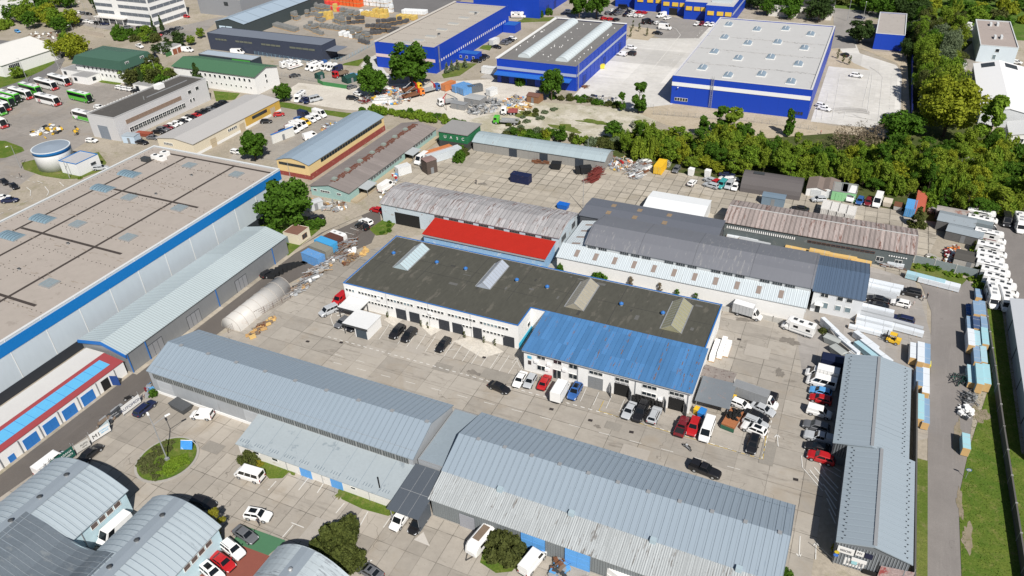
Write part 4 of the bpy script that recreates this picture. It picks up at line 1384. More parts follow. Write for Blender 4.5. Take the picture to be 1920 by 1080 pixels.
M_NEW=slabs('new pale concrete',(.60,.585,.55),7,7,.05,.05,amt=.06,dark=.15,dirt=(.36,.34,.31),crack=.0,c2=(.46,.44,.4))
M_LANE=tarmac('lane asphalt',(.125,.112,.102))
M_ROAD=tarmac('side road asphalt',(.225,.208,.196),.2)
M_GREY=tarmac('grey lot asphalt',(.27,.255,.24),.25)
M_GRAV=soil('white limestone gravel',((.66,.62,.55),(.56,.52,.46),(.46,.42,.35)),.07,bump=.06,fine=1.6)
M_DUST=soil('pale dusty ground',((.50,.43,.33),(.42,.355,.26),(.34,.29,.20)),.12,fine=1.5)
M_GRASS=soil('lawn grass',((.08,.145,.02),(.14,.18,.032),(.24,.22,.08)),.22,bump=.12,fine=3.0)
M_ROUGH=soil('rough verge grass',((.10,.15,.025),(.17,.19,.05),(.26,.22,.11)),.14,bump=.15,fine=2.2)
M_FIELD=soil('overgrown field',((.075,.14,.022),(.12,.19,.035),(.20,.20,.08)),.05,bump=.2,fine=.9)
M_SCRUB=soil('wood floor',((.06,.085,.022),(.10,.11,.04),(.16,.13,.07)),.1,bump=.15,fine=1.2)
M_DIRTLANE=soil('trodden earth strip',((.30,.255,.19),(.24,.20,.14),(.14,.16,.05)),.3,fine=2)
LAYER=[0]
def sheet(name,pix,m,world=None,z=None):
 LAYER[0]+=1
 pts=world or[G(*p)for p in pix]
 b=MB()
 zz=z if z is not None else .0014*LAYER[0]
 b.face([(x,y,zz)for x,y in pts],m)
 return structure(name,b)
b=MB()
b.face([(-1800,-400,0),(1200,-400,0),(1200,2500,0),(-1800,2500,0)],M_BASE)
structure('ground',b)
sheet('field',[(1420,0),(1560,20),(1700,45),(1900,75),(2150,90),(2150,-120),(1300,-120)],M_FIELD)
sheet('wood_floor',[(1120,285),(1240,320),(1400,345),(1500,360),(1700,410),(1840,425),(1950,410),(1950,300),(1840,235),(1840,80),(1700,60),(1700,250),(1560,245),(1400,262),(1180,240)],M_SCRUB)
sheet('bus_yard',[(-60,160),(110,118),(150,150),(225,160),(250,170),(168,262),(60,330),(-60,420)],M_BUS)
sheet('left_road',[(-60,70),(60,80),(110,95),(122,112),(105,135),(60,155),(-60,182),(-60,150),(55,125),(85,112),(75,101),(40,92),(-60,92)],tarmac('far road asphalt',(.17,.165,.165)))
sheet('lawn',[(-60,185),(-60,150),(20,135),(70,100),(98,103),(103,118),(80,132),(30,155)],M_GRASS)
sheet('corner_lawn',[(-40,262),(10,264),(42,276),(46,283),(10,296),(-40,300)],M_GRASS)
sheet('tank_island',[(40,305),(70,298),(110,300),(185,285),(200,305),(190,320),(150,335),(120,336),(80,330),(45,318)],M_ROUGH)
sheet('strip_lawn',[(515,190),(545,193),(600,205),(665,213),(640,222),(610,222),(540,210),(515,203)],M_GRASS)
sheet('side_lawn',[(400,170),(450,175),(440,187),(405,190)],M_GRASS)
sheet('hut_lawn',[(175,148),(230,150),(225,160),(190,155)],M_GRASS)
sheet('gravel_lot',[(600,152),(700,160),(930,148),(1010,165),(1000,235),(890,250),(860,230),(790,215),(640,205),(545,190),(515,150),(560,145)],M_GRAV)
sheet('scrub_lot',[(880,225),(1000,190),(1180,205),(1250,215),(1180,262),(1000,262),(880,258)],soil('dry white scrubland',((.60,.56,.48),(.38,.35,.25),(.19,.20,.09)),.09,fine=1.1))
sheet('sandy_strip',[(1180,205),(1260,195),(1520,225),(1560,236),(1700,240),(1700,262),(1560,250),(1400,262),(1250,235)],M_DUST)
sheet('concrete_lot',[(1075,180),(1180,70),(1230,72),(1300,70),(1350,30),(1360,60),(1260,196),(1180,205)],M_NEW)
sheet('asphalt_lot',[(1060,30),(1110,12),(1150,10),(1330,45),(1340,40),(1310,72),(1240,72),(1170,50),(1060,40)],M_GREY)
sheet('tree_bed',[(1172,60),(1178,48),(1230,55),(1232,62),(1215,76),(1176,72)],M_DUST)
sheet('hall_path',[(676,124),(700,92),(706,108),(724,136),(745,146),(720,150),(690,134)],M_NEW)
sheet('hall_path_lawn',[(640,122),(702,88),(699,94),(672,124)],M_GRASS)
sheet('hall_lane',[(900,146),(1040,30),(1100,28),(1085,38),(1045,33),(930,125),(925,150)],slabs('lane concrete',(.40,.38,.35),6,6,.05,.06,amt=.1,dark=.2))
sheet('hall_lawn',[(828,140),(860,118),(895,119),(862,142),(832,147)],M_ROUGH)
sheet('hall_lawn',[(898,91),(905,85),(925,84),(918,95)],M_GRASS)
sheet('hall_lawn',[(965,43),(985,33),(1040,32),(1030,40)],M_ROUGH)
sheet('car_lot',[(1520,228),(1555,120),(1575,60),(1600,70),(1612,100),(1680,122),(1690,135),(1688,210),(1640,240),(1590,236)],M_NEW)
sheet('car_lot_asphalt',[(1560,92),(1565,60),(1560,15),(1640,22),(1612,45),(1600,70),(1605,90)],M_GREY)
sheet('lot_earth',[(1555,92),(1572,90),(1600,118),(1632,132),(1550,124)],M_DUST)
sheet('lot_earth',[(1606,88),(1640,96),(1700,100),(1708,240),(1693,240),(1692,130),(1680,118)],M_DUST)
sheet('far_street',[(1540,12),(1700,30),(1700,38),(1620,32),(1540,20)],M_GREY)
sheet('office_yard',[(1790,110),(1845,60),(1850,118),(1880,210),(1860,240),(1790,180)],slabs('office yard',(.36,.33,.29),7,7,.05,.06,amt=.15,dark=.3))
sheet('van_lot',[(520,200),(650,222),(700,215),(560,300),(430,300),(470,245)],slabs('van lot',(.33,.305,.27),6,6,.05,.06,amt=.3,dark=.3))
sheet('storage_lot',[(420,150),(520,120),(700,160),(650,165),(560,155),(515,185)],slabs('camper lot',(.35,.32,.275),9,9,.05,.06,amt=.2,dark=.25))
sheet('stone_yard',[(420,55),(560,0),(900,-30),(860,5),(700,105),(640,120)],slabs('stone yard',(.34,.31,.27),9,9,.05,.06,amt=.2,dark=.2))
sheet('stone_yard_asphalt',[(700,18),(780,-20),(900,-30),(860,5),(800,30)],tarmac('yard asphalt',(.16,.155,.155)))
sheet('office_lot',[(160,25),(200,35),(335,50),(420,30),(380,62),(330,75),(230,60),(140,45)],slabs('office lot',(.30,.28,.26),7,7,.05,.06,amt=.2,dark=.2))
sheet('upper_yard',[(700,300),(880,262),(1160,300),(1400,350),(1720,400),(1760,440),(1720,520),(1500,490),(1350,450),(1080,420),(690,345)],M_UP)
sheet('main_yard',None,M_MAIN,world=[(-117,88),(-117,92),(-113,128),(-97,150),(-50,150),(0,150),(24.5,167),(24.8,118),(9,104),(9,60),(4,60),(4,88)])
sheet('court_yard',None,M_YARD,world=[(-124.6,20),(-124.6,73.5),(-116,73.5),(-116,80),(4.4,80),(4.4,20)])
sheet('right_yard',None,slabs('panel yard',(.33,.31,.29),4.2,4.2,.05,.06,amt=.2,dark=.35),world=[(2,128),(8,131),(21,131),(24.8,128),(25.4,150),(22,172),(8,176),(-2,172),(-2,148)])
sheet('lane',None,M_LANE,world=[(-125.1,20),(-125.2,128),(-124,140),(-117,158),(-112,151),(-108,140),(-113,128),(-117.3,112),(-118.3,90),(-118.5,60),(-120.5,40),(-121,20)])
sheet('lane_kerb_strip',None,slabs('pale lane edge',(.37,.33,.27),5,1.5,.05,.1,amt=.3,dark=.4),world=[(-125.2,76),(-124.0,76),(-123.9,128),(-121.8,140),(-118,151),(-119.2,152),(-123.2,141),(-125.25,128.5)])
sheet('side_road',None,M_ROAD,world=[(24.6,20),(29.1,20),(29.2,105),(31.2,118),(34.8,150),(35.0,170),(33.5,176),(25,180),(21,176),(23.5,170),(25.4,160),(25.2,140),(24.7,118)])
sheet('kerb_strip',None,M_DIRTLANE,world=[(21.6,60),(23.0,60),(22.9,131),(21.6,131)])
sheet('verge',None,M_ROUGH,world=[(22.9,20),(24.6,20),(24.7,112),(22.9,112)])
sheet('verge_meadow',None,M_GRASS,world=[(29.15,20),(60,20),(60,120),(39.4,120),(39.4,166),(35.3,166),(34.9,135),(31.3,118),(29.25,105)])
sheet('camper_yard',None,tarmac('camper yard asphalt',(.20,.185,.175)),world=[(34.8,168),(39.5,166),(62,166),(62,214),(38,214),(36,190)])
sheet('weed_strip',None,M_ROUGH,world=[(20,176.5),(25,174.5),(31,172),(33,177),(25,181),(21,180)])
for nm,pts in(('front_lawn',[(446,868),(476,861),(502,868),(548,880),(530,897),(505,898),(488,878)]),('front_lawn',[(638,918),(690,925),(733,942),(742,962),(728,968),(680,955),(640,936)]),('front_lawn',[(900,1055),(915,1000),(985,1040),(960,1072),(930,1075)]),('hall_verge',[(20,952),(85,895),(92,910),(40,960)]),('yard_lawn',[(692,430),(735,400),(745,415),(725,440),(705,442)]),('tree_lawn',[(460,440),(520,400),(610,410),(600,430),(540,480),(530,470)])):
 sheet(nm,pts,M_GRASS)
sheet('play_bay',[(415,1050),(440,1010),(455,985),(536,1014),(505,1040),(500,1045)],P('green painted tarmac',(.065,.17,.09),.85,.08,.6))
sheet('red_bay',[(375,1080),(430,1020),(455,1024),(506,1043),(470,1095),(375,1095)],P('brick red painted tarmac',(.23,.075,.055),.85,.1,.6))
sheet('gravel_bed',[(720,600),(733,590),(755,600),(738,612)],M_GRAV)
for p in([(785,608),(808,602),(830,618),(808,630)],[(850,640),(880,632),(925,648),(945,660),(905,672)]):
 sheet('gravel_bed',p,M_GRAV)
def blob(name,x,y,rx,ry,m,seed,n=26,rough=.35):
 rr=random.Random(seed)
 ph=[rr.uniform(0,6.3)for _ in range(5)]
 pts=[]
 for i in range(n):
  a=2*pi*i/n
  k=1+rough*(sin(2*a+ph[0])*.35+sin(3*a+ph[1])*.3+sin(5*a+ph[2])*.25+sin(9*a+ph[3])*.2)+rr.uniform(-.1,.1)
  pts.append((x+rx*k*cos(a),y+ry*k*sin(a)))
 sheet(name,None,m,world=pts)
for i,(x,y,rx,ry)in enumerate(((30.3,97,.8,2.6),(31,84,.5,5),(30.9,73,.45,5),(29.6,120,.7,5),(33.5,128,1.2,2.4),(29.4,104,.5,3),(30.9,62,.5,4))):
 blob('worn_earth',x,y,rx,ry,M_DIRTLANE,i,rough=.6)
for i,(px,py,rx,ry)in enumerate(((548,885,1.0,.5),(640,925,.8,1.4),(735,955,.8,.6),(1000,250,3,4),(1060,240,5,3),(950,230,3,3),(985,215,5,2.5),(1120,230,6,2),(1145,262,4,2))):
 blob('dry_weeds',*G(px,py),rx,ry,M_ROUGH,40+i,rough=.7)
M_PATCH=tarmac('dark repair asphalt',(.17,.155,.14))
M_OIL=P('old oil stain',(.21,.19,.165),.8,.3,.9,(.15,.135,.12),.25,.8)
for i,(px,py,rx,ry)in enumerate(((1480,640,2.2,1.6),(1500,618,1.2,3.0),(1395,600,2.4,.8),(1462,700,1.0,1.6),(1120,800,.8,.5),(890,700,2,.8),(905,345,1.4,.9),(700,320,1,1),(940,420,1.2,.8))):
 blob('oil_stain',*G(px,py),rx*.8,ry*.8,M_OIL,60+i,n=40,rough=.55)
for px,py,L,W_,m_ in((930,705,6,3,'d'),(830,690,4,2.4,'d'),(1010,735,5,2.2,'l'),(700,660,5,3,'l'),(780,655,4,3,'l'),(1190,850,5,3,'l'),(1420,660,5,4,'l'),(1440,850,2.4,6,'d'),(640,905,4,2,'l'),(600,1000,5,5,'l'),(1150,800,3,2,'d'),(400,840,4,2.4,'d'),(840,930,5.4,5.6,'d'),(520,690,3,3,'d')):
 x,y=G(px,py)
 sheet('repair_patch',None,P('worn grey repair',(.27,.25,.22),.85,.16,.5)if m_=='d' else P('pale repair concrete',(.375,.345,.305),.85,.12,.5),world=rect(x-L/2,y-W_/2,x+L/2,y+W_/2))
M_TYRE=P('tyre marks',(.47,.455,.43),.8,.2,.8)
tm=MB()
for k in range(9):
 cx,cy=G(1610,222)
 r0=5.5+k*.5+.3*sin(k*5)
 a0,a1=1.1+.04*k,2.7+.03*k
 pts=[(cx+r0*1.3*cos(a0+(a1-a0)*i/14),cy+r0*sin(a0+(a1-a0)*i/14))for i in range(15)]
 for p,q in zip(pts,pts[1:]):
  d=(Vector(q)-Vector(p)).normalized()
  n_=Vector((-d.y,d.x))*.12
  tm.face([(p[0]-n_.x,p[1]-n_.y,.126),(q[0]-n_.x,q[1]-n_.y,.126),(q[0]+n_.x,q[1]+n_.y,.126),(p[0]+n_.x,p[1]+n_.y,.126)],M_TYRE)
structure('tyre_tracks',tm)
RX,RY=G(314,862)
b=MB()
n=40
for r0,r1,z0,z1,m in((5.0,5.45,.01,.2,CONCW),):
 ring=lambda r,z:[(RX+r*cos(2*pi*i/n),RY+r*1.05*sin(2*pi*i/n),z)for i in range(n)]
 b.loft([ring(r1,z0),ring(r1,z1),ring(r0,z1),ring(r0,z0+.1)],m,cap=False)
b.face([(RX+5.0*cos(2*pi*i/n),RY+5.25*sin(2*pi*i/n),.45 if i<0 else .3)for i in range(n)],M_GRASS)
structure('roundabout_island',b)
MK=P('worn white paint',(.62,.61,.58),.8,.12,1.5,CONC,.18,1.2)
MY=P('worn yellow paint',(.50,.36,.07),.8,.15,1.5,CONC,.15,1.2)
mk=MB()
def line(a,c,w=.13,m=None,z=.128):
 a,c=Vector(a),Vector(c)
 d=(c-a).normalized()
 nn=Vector((-d.y,d.x))*w/2
 mk.face([(*(a-nn),z),(*(c-nn),z),(*(c+nn),z),(*(a+nn),z)],m or MK)
def pline(p,q,**k):
 line(G(*p),G(*q),**k)
def dashes(a,c,L=1.0,gap=1.0,**k):
 a,c=Vector(a),Vector(c)
 D=(c-a).length
 d=(c-a)/D
 t=0
 while t<D:
  line(a+d*t,a+d*min(D,t+L),**k)
  t+=L+gap
dashes(G(615,632),G(1300,822),.8,.75,w=.2)
dashes(G(1300,822),G(1428,862),.8,.75,w=.2)
dashes(G(1428,862),G(1455,755),.7,.7,w=.2)
pline((1150,780),(1430,862),w=.12,m=MY)
pline((1123,771),(1132,752),w=.12,m=MY)
pline((1430,862),(1443,770),w=.12,m=MY)
pline((1123,771),(1170,786),w=.12,m=MY)
dashes(G(625,680),G(1420,890),2.2,3.6,w=.11)
dashes(G(628,665),G(700,685),2.0,3.4,w=.11)
for i in range(17):
 a,c=(732+i*17.3,606+i*4.5),(711+i*17.3,637+i*4.6)
 if i not in(1,):
  pline(c,(c[0]+(a[0]-c[0])*.9,c[1]+(a[1]-c[1])*.9),w=.11)
for i in range(7):
 c=(1016+i*24,733+i*6.8)
 pline(c,(c[0]+11,c[1]-24),w=.11)
for i in range(6):
 a=(628+i*4.4,588+i*5.2)
 pline(a,(a[0]+15-i,a[1]-5),w=.3)
pts=[(625,583),(620,596),(624,608),(636,617),(648,622)]
for p,q in zip(pts,pts[1:]):
 pline(p,q,w=.12)
for p,q in(((960,681),(968,672)),((968,672),(975,690)),((975,690),(986,685)),((840,657),(856,655))):
 pline(p,q,w=.1)
for p,q in(((560,920),(584,890)),((595,925),(615,895)),((503,920),(518,903)),((630,963),(646,944)),((676,985),(690,960)),((719,990),(731,972)),((530,1008),(550,985)),((570,990),(545,980))):
 pline(p,q,w=.16)
for p,q in(((679,1060),(683,1045)),((674,1061),(698,1051))):
 pline(p,q,w=.22)
mk.face([(*G(776,1013),.129),(*G(794,998),.129),(*G(806,1025),.129)],P('pale painted triangle',(.50,.47,.43),.85,.08))
for q in((258,270,410,445),(310,285,408,405),(345,268,418,350),(385,235,425,300),(440,235,545,300),(425,270,545,345),(412,300,525,425),(412,345,525,470),(412,395,515,520),(425,440,512,582),(440,500,508,635),(455,580,505,690),(258,270,250,180),(270,130,320,215),(280,90,330,150)):
 pline((1440+q[0]/4,810+q[1]/4),(1440+q[2]/4,810+q[3]/4),w=.2 if q[0]>300 else .14)
for a,c in(((1457,815),(1459,838)),((1500,1006),(1498,1045)),((1530,1018),(1529,1050))):
 pline(a,c,w=.16)
 d=1 if a[1]>900 else-1
 e=a if a[1]>1010 or a[1]<900 else c
 pline((e[0]-5,e[1]+6*(1 if e==a else-1)),e,w=.2)
 pline((e[0]+5,e[1]+6*(1 if e==a else-1)),e,w=.2)
for p,q in(((1215,140),(1276,66)),((1240,165),(1330,60)),((1276,66),(1268,55)),((1268,55),(1258,50))):
 pline(p,q,w=.22)
dashes(G(1228,152),G(1318,56),2,2.4,w=.18)
for p,q in(((1617,200),(1632,135)),((1626,212),(1636,138)),((1646,232),(1655,145)),((1655,145),(1648,137)),((1648,137),(1630,125)),((1688,222),(1690,140)),((1547,205),(1553,175)),((1560,225),(1575,140)),((1582,222),(1585,210)),((1585,217),(1635,225)),((1600,215),(1615,222)),((1530,222),(1532,205)),((1540,226),(1543,210))):
 pline(p,q,w=.2)
dashes(G(1668,205),G(1672,140),1.5,1.5,w=.18)
dashes(G(0,402),G(62,372),1.2,1.4,w=.18)
for p,q in(((50,352),(58,358)),((58,358),(57,368)),((84,350),(92,360)),((92,360),(88,368)),((70,340),(80,344)),((112,342),(120,350))):
 pline(p,q,w=.2)
dashes(G(20,330),G(75,345),1.2,1.6,w=.16)
for p,q in(((657,428),(672,433)),((647,436),(665,441)),((655,448),(671,446))):
 pline(p,q,w=.14)
for c in((640,643),(577,641),(908,671),(1034,768),(1107,789),(1184,811),(1492,900),(1386,637)):
 x,y=G(*c)
 mk.rbox(x,y,.129,.14,.8,.6,.1,P('drain grate',(.035,.03,.03),.8,.1))
structure('road_markings',mk)
ZV=.1
LAMP=glassy('head lamp glass',(.62,.64,.66),.15)
TAIL=glassy('tail lamp',(.28,.01,.01),.25)
RIM=P('wheel rim',(.33,.34,.35),.35,.05)
TRIMB=P('black trim',(.02,.02,.022),.6,.05)
PLATE=P('number plate',(.72,.72,.70),.5,.02)
VC={}
WHEELS={}
def wheel_mesh(r,w):
 k=('wheel',r,w)
 if k not in VC:
  b=MB()
  n=14
  for(y0,y1,ra,m)in((-w/2,w/2,r,BLACK),):
   b.loft([[(ra*cos(2*pi*i/n),y,ra*sin(2*pi*i/n))for i in range(n)]for y in(y0,y1)],m)
  b.loft([[(r*.62*cos(2*pi*i/n),y,r*.62*sin(2*pi*i/n))for i in range(n)]for y in(-w/2-.012,w/2+.012)],RIM)
  VC[k]=b.mesh('wheel')
  t,m=MB(),MB()
  c_=lambda q,y:[(q*cos(2*pi*i/n),y,q*sin(2*pi*i/n))for i in range(n)]
  t.loft([c_(r,-w/2),c_(r,w/2),c_(r*.64,w/2),c_(r*.64,-w/2),c_(r,-w/2)],BLACK,cap=False)
  m.loft([c_(r*.63,-w/2-.012),c_(r*.63,w/2+.012)],RIM)
  WHEELS[VC[k].name]=(t.mesh('wheel'),m.mesh('rim'))
 return VC[k]
def ring(x,w,z0,z1,sh=.9,rz=.1):
 """cross section of a body at station x: sill, side, shoulder, deck"""
 return[(x,-w*.93,z0),(x,-w,z0+.18),(x,-w,z1-rz),(x,-w*sh,z1),(x,w*sh,z1),(x,w,z1-rz),(x,w,z0+.18),(x,w*.93,z0)]
def car_spec(kind):
 if kind=='sedan':
  return 4.75,[(-2.37,.74,.82),(-2.2,.85,.98),(-1.3,.91,1.0),(.95,.91,.97),(1.75,.88,.86),(2.2,.8,.74),(2.37,.66,.58)],(-1.75,-.95,.35,1.15),.97,1.44
 if kind=='hatchback':
  return 4.15,[(-2.07,.76,.9),(-1.95,.85,1.0),(-1.1,.89,1.0),(.75,.89,.97),(1.5,.86,.88),(1.93,.78,.76),(2.07,.64,.58)],(-2.0,-1.55,.25,1.05),.97,1.47
 if kind=='estate':
  return 4.8,[(-2.4,.77,.9),(-2.28,.88,1.0),(-1.3,.92,1.0),(.95,.92,.97),(1.75,.88,.87),(2.24,.8,.75),(2.4,.66,.58)],(-2.33,-1.95,.4,1.2),.97,1.48
 if kind=='suv':
  return 4.65,[(-2.32,.82,.95),(-2.2,.93,1.1),(-1.2,.96,1.12),(.85,.96,1.1),(1.7,.94,1.02),(2.16,.86,.9),(2.32,.72,.7)],(-2.25,-1.85,.3,1.08),1.1,1.70
 if kind=='small_van':
  return 4.5,[(-2.25,.84,1.0),(-2.2,.92,1.1),(-1.2,.93,1.12),(1.0,.93,1.1),(1.65,.9,1.02),(2.1,.82,.86),(2.25,.68,.62)],(-2.24,-2.15,.5,1.3),1.1,1.84
 if kind=='van':
  return 5.5,[(-2.75,.94,1.2),(-2.7,1.0,1.25),(-1.2,1.01,1.25),(1.75,1.0,1.25),(2.35,.97,1.1),(2.65,.9,.92),(2.75,.76,.66)],(-2.74,-2.7,1.2,2.1),1.25,2.35
 if kind=='long_van':
  return 6.1,[(-3.05,.96,1.3),(-3.0,1.03,1.35),(-1.2,1.04,1.35),(2.05,1.03,1.35),(2.65,.99,1.18),(2.95,.92,1.0),(3.05,.78,.7)],(-3.04,-3.0,1.5,2.4),1.35,2.65
 if kind=='pickup':
  return 5.4,[(-2.7,.9,.98),(-2.65,.94,1.04),(-.95,.95,1.06),(.95,.95,1.1),(1.9,.94,1.04),(2.5,.88,.94),(2.7,.76,.72)],(-.95,-.75,.3,1.0),1.08,1.78
 raise KeyError(kind)
def car_parts(kind,color,opts=''):
 key=(kind,color,opts)
 if key in VC:
  return VC[key]
 pm=paint_of(color)
 L,st,(cb,cr_,cf,cs),zs,zr=car_spec(kind)
 z0=.24
 W=max(s[1]for s in st)
 vanlike=kind in('van','long_van','small_van')
 b=MB()
 b.loft([ring(x,w,z0+(.12 if i in(0,len(st)-1)else 0),z)for i,(x,w,z)in enumerate(st)],pm)
 b.box(st[0][0]-.04,-W*.8,.34,st[0][0]+.1,W*.8,.56,TRIMB)
 b.box(st[-1][0]-.12,-W*.66,.3,st[-1][0]+.04,W*.66,.48,TRIMB)
 for x in(-L*.3,L*.3):
  for s in(-1,1):
   b.box(x-.40,s*(W+.004)-.01,.2,x+.40,s*(W+.004)+.01,.66,TRIMB)
 wb,wt=W*.93,W*(.84 if vanlike else .74)
 zb=zs-.06
 base=[(cb,-wb,zb),(cs,-wb,zb),(cs,wb,zb),(cb,wb,zb)]
 mid=[(cr_+(cb-cr_)*.1,-wt-.03,zr-.07),(cf+(cs-cf)*.12,-wt-.03,zr-.07),(cf+(cs-cf)*.12,wt+.03,zr-.07),(cr_+(cb-cr_)*.1,wt+.03,zr-.07)]
 top=[(cr_,-wt+.05,zr),(cf-.08,-wt+.05,zr),(cf-.08,wt-.05,zr),(cr_,wt-.05,zr)]
 b.hexa(base+mid,pm)
 b.hexa(mid+top,pm)
 if 'p' in opts and kind in('suv','estate','sedan','hatchback'):
  b.box(cr_+.55,-wt*.62,zr+.003,cf-.3,wt*.62,zr+.02,CARGLASS)
 if 'r' in opts:
  for s in(-1,1):
   b.box(cr_+.1,s*wt*.86-.025,zr+.003,cf-.15,s*wt*.86+.025,zr+.07,TRIMB)
 if vanlike and kind!='small_van':
  for x in(-1.8,-.6,.6):
   b.box(x-.02,-wt+.15,zr+.002,x+.02,wt-.15,zr+.02,pm)
 if kind=='pickup':
  b.box(-2.58,-.78,1.062,-1.0,.78,1.075,TRIMB)
  for s in(-1,1):
   b.box(-2.62,s*.86-.06,1.05,-.95,s*.86+.06,1.18,pm)
  b.box(-2.68,-.86,1.0,-2.58,.86,1.18,pm)
  if 'c' in opts:
   b.hexa([(-2.6,-.86,1.2),(-.98,-.86,1.2),(-.98,.86,1.2),(-2.6,.86,1.2),(-2.5,-.74,1.76),(-.98,-.74,1.76),(-.98,.74,1.76),(-2.5,.74,1.76)],pm)
 bits=[('body',b.mesh('body'),(0,0,0),0)]
 def quad(a,c,d,e,k0,k1,h0,h1,off,m,name):
  """glass laid on a face with corners a c (bottom) d e (top, above c and a)"""
  a,c,d,e=map(Vector,(a,c,d,e))
  q=[]
  for(h,k)in((h0,k0),(h0,k1),(h1,k1),(h1,k0)):
   lo,hi=a.lerp(c,k),e.lerp(d,k)
   q.append(lo.lerp(hi,h))
  nn=(q[1]-q[0]).cross(q[3]-q[0]).normalized()
  g=MB()
  g.hexa([p-nn*.01 for p in q]+[p+nn*off for p in q],m)
  return(name,g.mesh(name),(0,0,0),0)
 bits.append(quad(base[1],base[2],mid[2],mid[1],.07,.93,.1,.98,.012,CARGLASS,'windscreen'))
 panel=vanlike and 'w' not in opts
 if not panel or kind=='small_van':
  bits.append(quad(base[3],base[0],mid[0],mid[3],.1,.9,.22,.95,.012,CARGLASS,'rear_window'))
 for s in(0,1):
  if s==0:
   A,C,D,E_=base[0],base[1],mid[1],mid[0]
  else:
   A,C,D,E_=base[2],base[3],mid[3],mid[2]
  spans=[(.06,.46),(.5,.93)]if not vanlike else([(.06,.34),(.37,.64),(.67,.93)]if not panel else[(.70,.93)])
  for k0,k1 in spans:
   if s==1:
    k0,k1=1-k1,1-k0
   bits.append(quad(A,C,D,E_,k0,k1,.2,.93,.012,CARGLASS,'side_window'))
 xf,xr=st[-2][0],st[0][0]
 for s in(-1,1):
  g=MB()
  g.hexa([(xf-.1,s*W*.78-.15,.64),(xf+.13,s*W*.70-.15,.60),(xf+.13,s*W*.70+.15,.60),(xf-.1,s*W*.78+.15,.64),(xf-.12,s*W*.78-.15,st[-2][2]-.0),(xf+.05,s*W*.70-.15,st[-2][2]-.08),(xf+.05,s*W*.70+.15,st[-2][2]-.08),(xf-.12,s*W*.78+.15,st[-2][2]-.0)],LAMP)
  bits.append(('headlight',g.mesh('headlight'),(0,0,0),0))
  g=MB()
  g.box(xr-.015,s*W*.78-.13,.68,xr+.1,s*W*.78+.13,st[0][2]-.02 if not vanlike else 1.15,TAIL)
  bits.append(('tail_light',g.mesh('tail_light'),(0,0,0),0))
  g=MB()
  g.box(cs-.32,s*(W+.1)-.1,zs-.02,cs-.2,s*(W+.1)+.1,zs+.14,TRIMB if color in('white','black')else pm)
  bits.append(('mirror',g.mesh('mirror'),(0,0,0),0))
 r=.38 if kind in('suv','pickup')else .34
 wm=wheel_mesh(r,.23)
 for x in(-L*.3,L*.3):
  for s in(-1,1):
   bits.append(('wheel',wm,(x,s*(W-.1),r),0))
 VC[key]=bits
 return bits
def merged(key,bits):
 """the same vehicle as one mesh, for those far away"""
 k=('merged',)+key
 if k not in VC:
  b=MB()
  for n,me,loc,rz in bits:
   if n in('mirror',):
    continue
   for p in me.polygons:
    b.add([tuple(me.vertices[v].co+Vector(loc))for v in p.vertices],[tuple(range(len(p.vertices)))],me.materials[p.material_index])
  VC[k]=b.mesh(key[0])
 return VC[k]
def place_bits(name,key,bits,x,y,a,label,cat,group,simple=False,z=ZV):
 if simple:
  o=link(name,merged(key,bits),None,(x,y,z),a)
  BASE[o.name]=(0,0,0)
  return tag(o,label,cat,group)
 o=thing(name,label,cat,(x,y,z),group,a)
 BASE[o.name]=(0,0,0)
 for n,me,loc,rz in bits:
  if n=='wheel':
   t,m=WHEELS[me.name]
   link('rim',m,link(n,t,o,loc))
  else:
   link(n,me,o,loc,rz)
 return o
CATS=dict(sedan='car',hatchback='car',estate='car',suv='car',small_van='van',van='van',long_van='van',pickup='pickup')
WORDS=dict(sedan='saloon',hatchback='hatchback',estate='estate car',suv='SUV',small_van='small van',van='van',long_van='long van',pickup='pickup',minibus='minibus')
def car(kind,color,px,py,a,label,group=None,opts='',simple=None,zc=.6):
 """a car centred on a measured point; a = heading in degrees, 0 = along the halls to the right"""
 x,y=G(px,py,zc)
 nm={'suv':'suv_car','sedan':'saloon_car','estate':'estate_car','hatchback':'hatchback_car','small_van':'small_van','van':'panel_van','long_van':'panel_van','pickup':'pickup_truck'}[kind]
 if simple is None:
  simple=y>185
 return place_bits(nm,(kind,color,opts),car_parts(kind,color,opts),x,y,radians(a),label,CATS[kind],group,simple)
ORD=['first','second','third','fourth','fifth','sixth','seventh','eighth','ninth','tenth','eleventh','twelfth','thirteenth','fourteenth','fifteenth','sixteenth']
K=dict(s='sedan',h='hatchback',e='estate',u='suv',v='small_van',V='van',L='long_van',p='pickup')
CN=dict(w='white',k='black',g='grey',s='silver',r='red',b='blue',n='navy',c='skyblue',y='yellow',o='orange',m='maroon',G='green',T='teal')
CW=dict(skyblue='light blue',navy='dark blue',maroon='dark red')
def row(spec,p,q,a,where,side='the left',group=None):
 """a line of parked cars from pixel p to q; labels count from the given end"""
 it=spec.split()
 n=len(it)
 for i,s in enumerate(it):
  t=i/(n-1)if n>1 else 0
  kind,color=K[s[0]],CN[s[1]]
  px,py=p[0]+(q[0]-p[0])*t,p[1]+(q[1]-p[1])*t
  lab='%s %s, %s from %s %s'%(CW.get(color,color),WORDS[kind],ORD[i],side,where)
  car(kind,color,px+rnd.uniform(-.6,.6),py+rnd.uniform(-.4,.4),a+rnd.uniform(-3,3)+(180 if len(s)>2 and s[2]=='-' else 0),lab,group or 'cars in the row '+where)
def big_parts(key,build):
 if key not in VC:
  VC[key]=build()
 return VC[key]
def M1(name,f,loc=(0,0,0)):
 b=MB()
 f(b)
 return(name,b.mesh(name),loc,0)
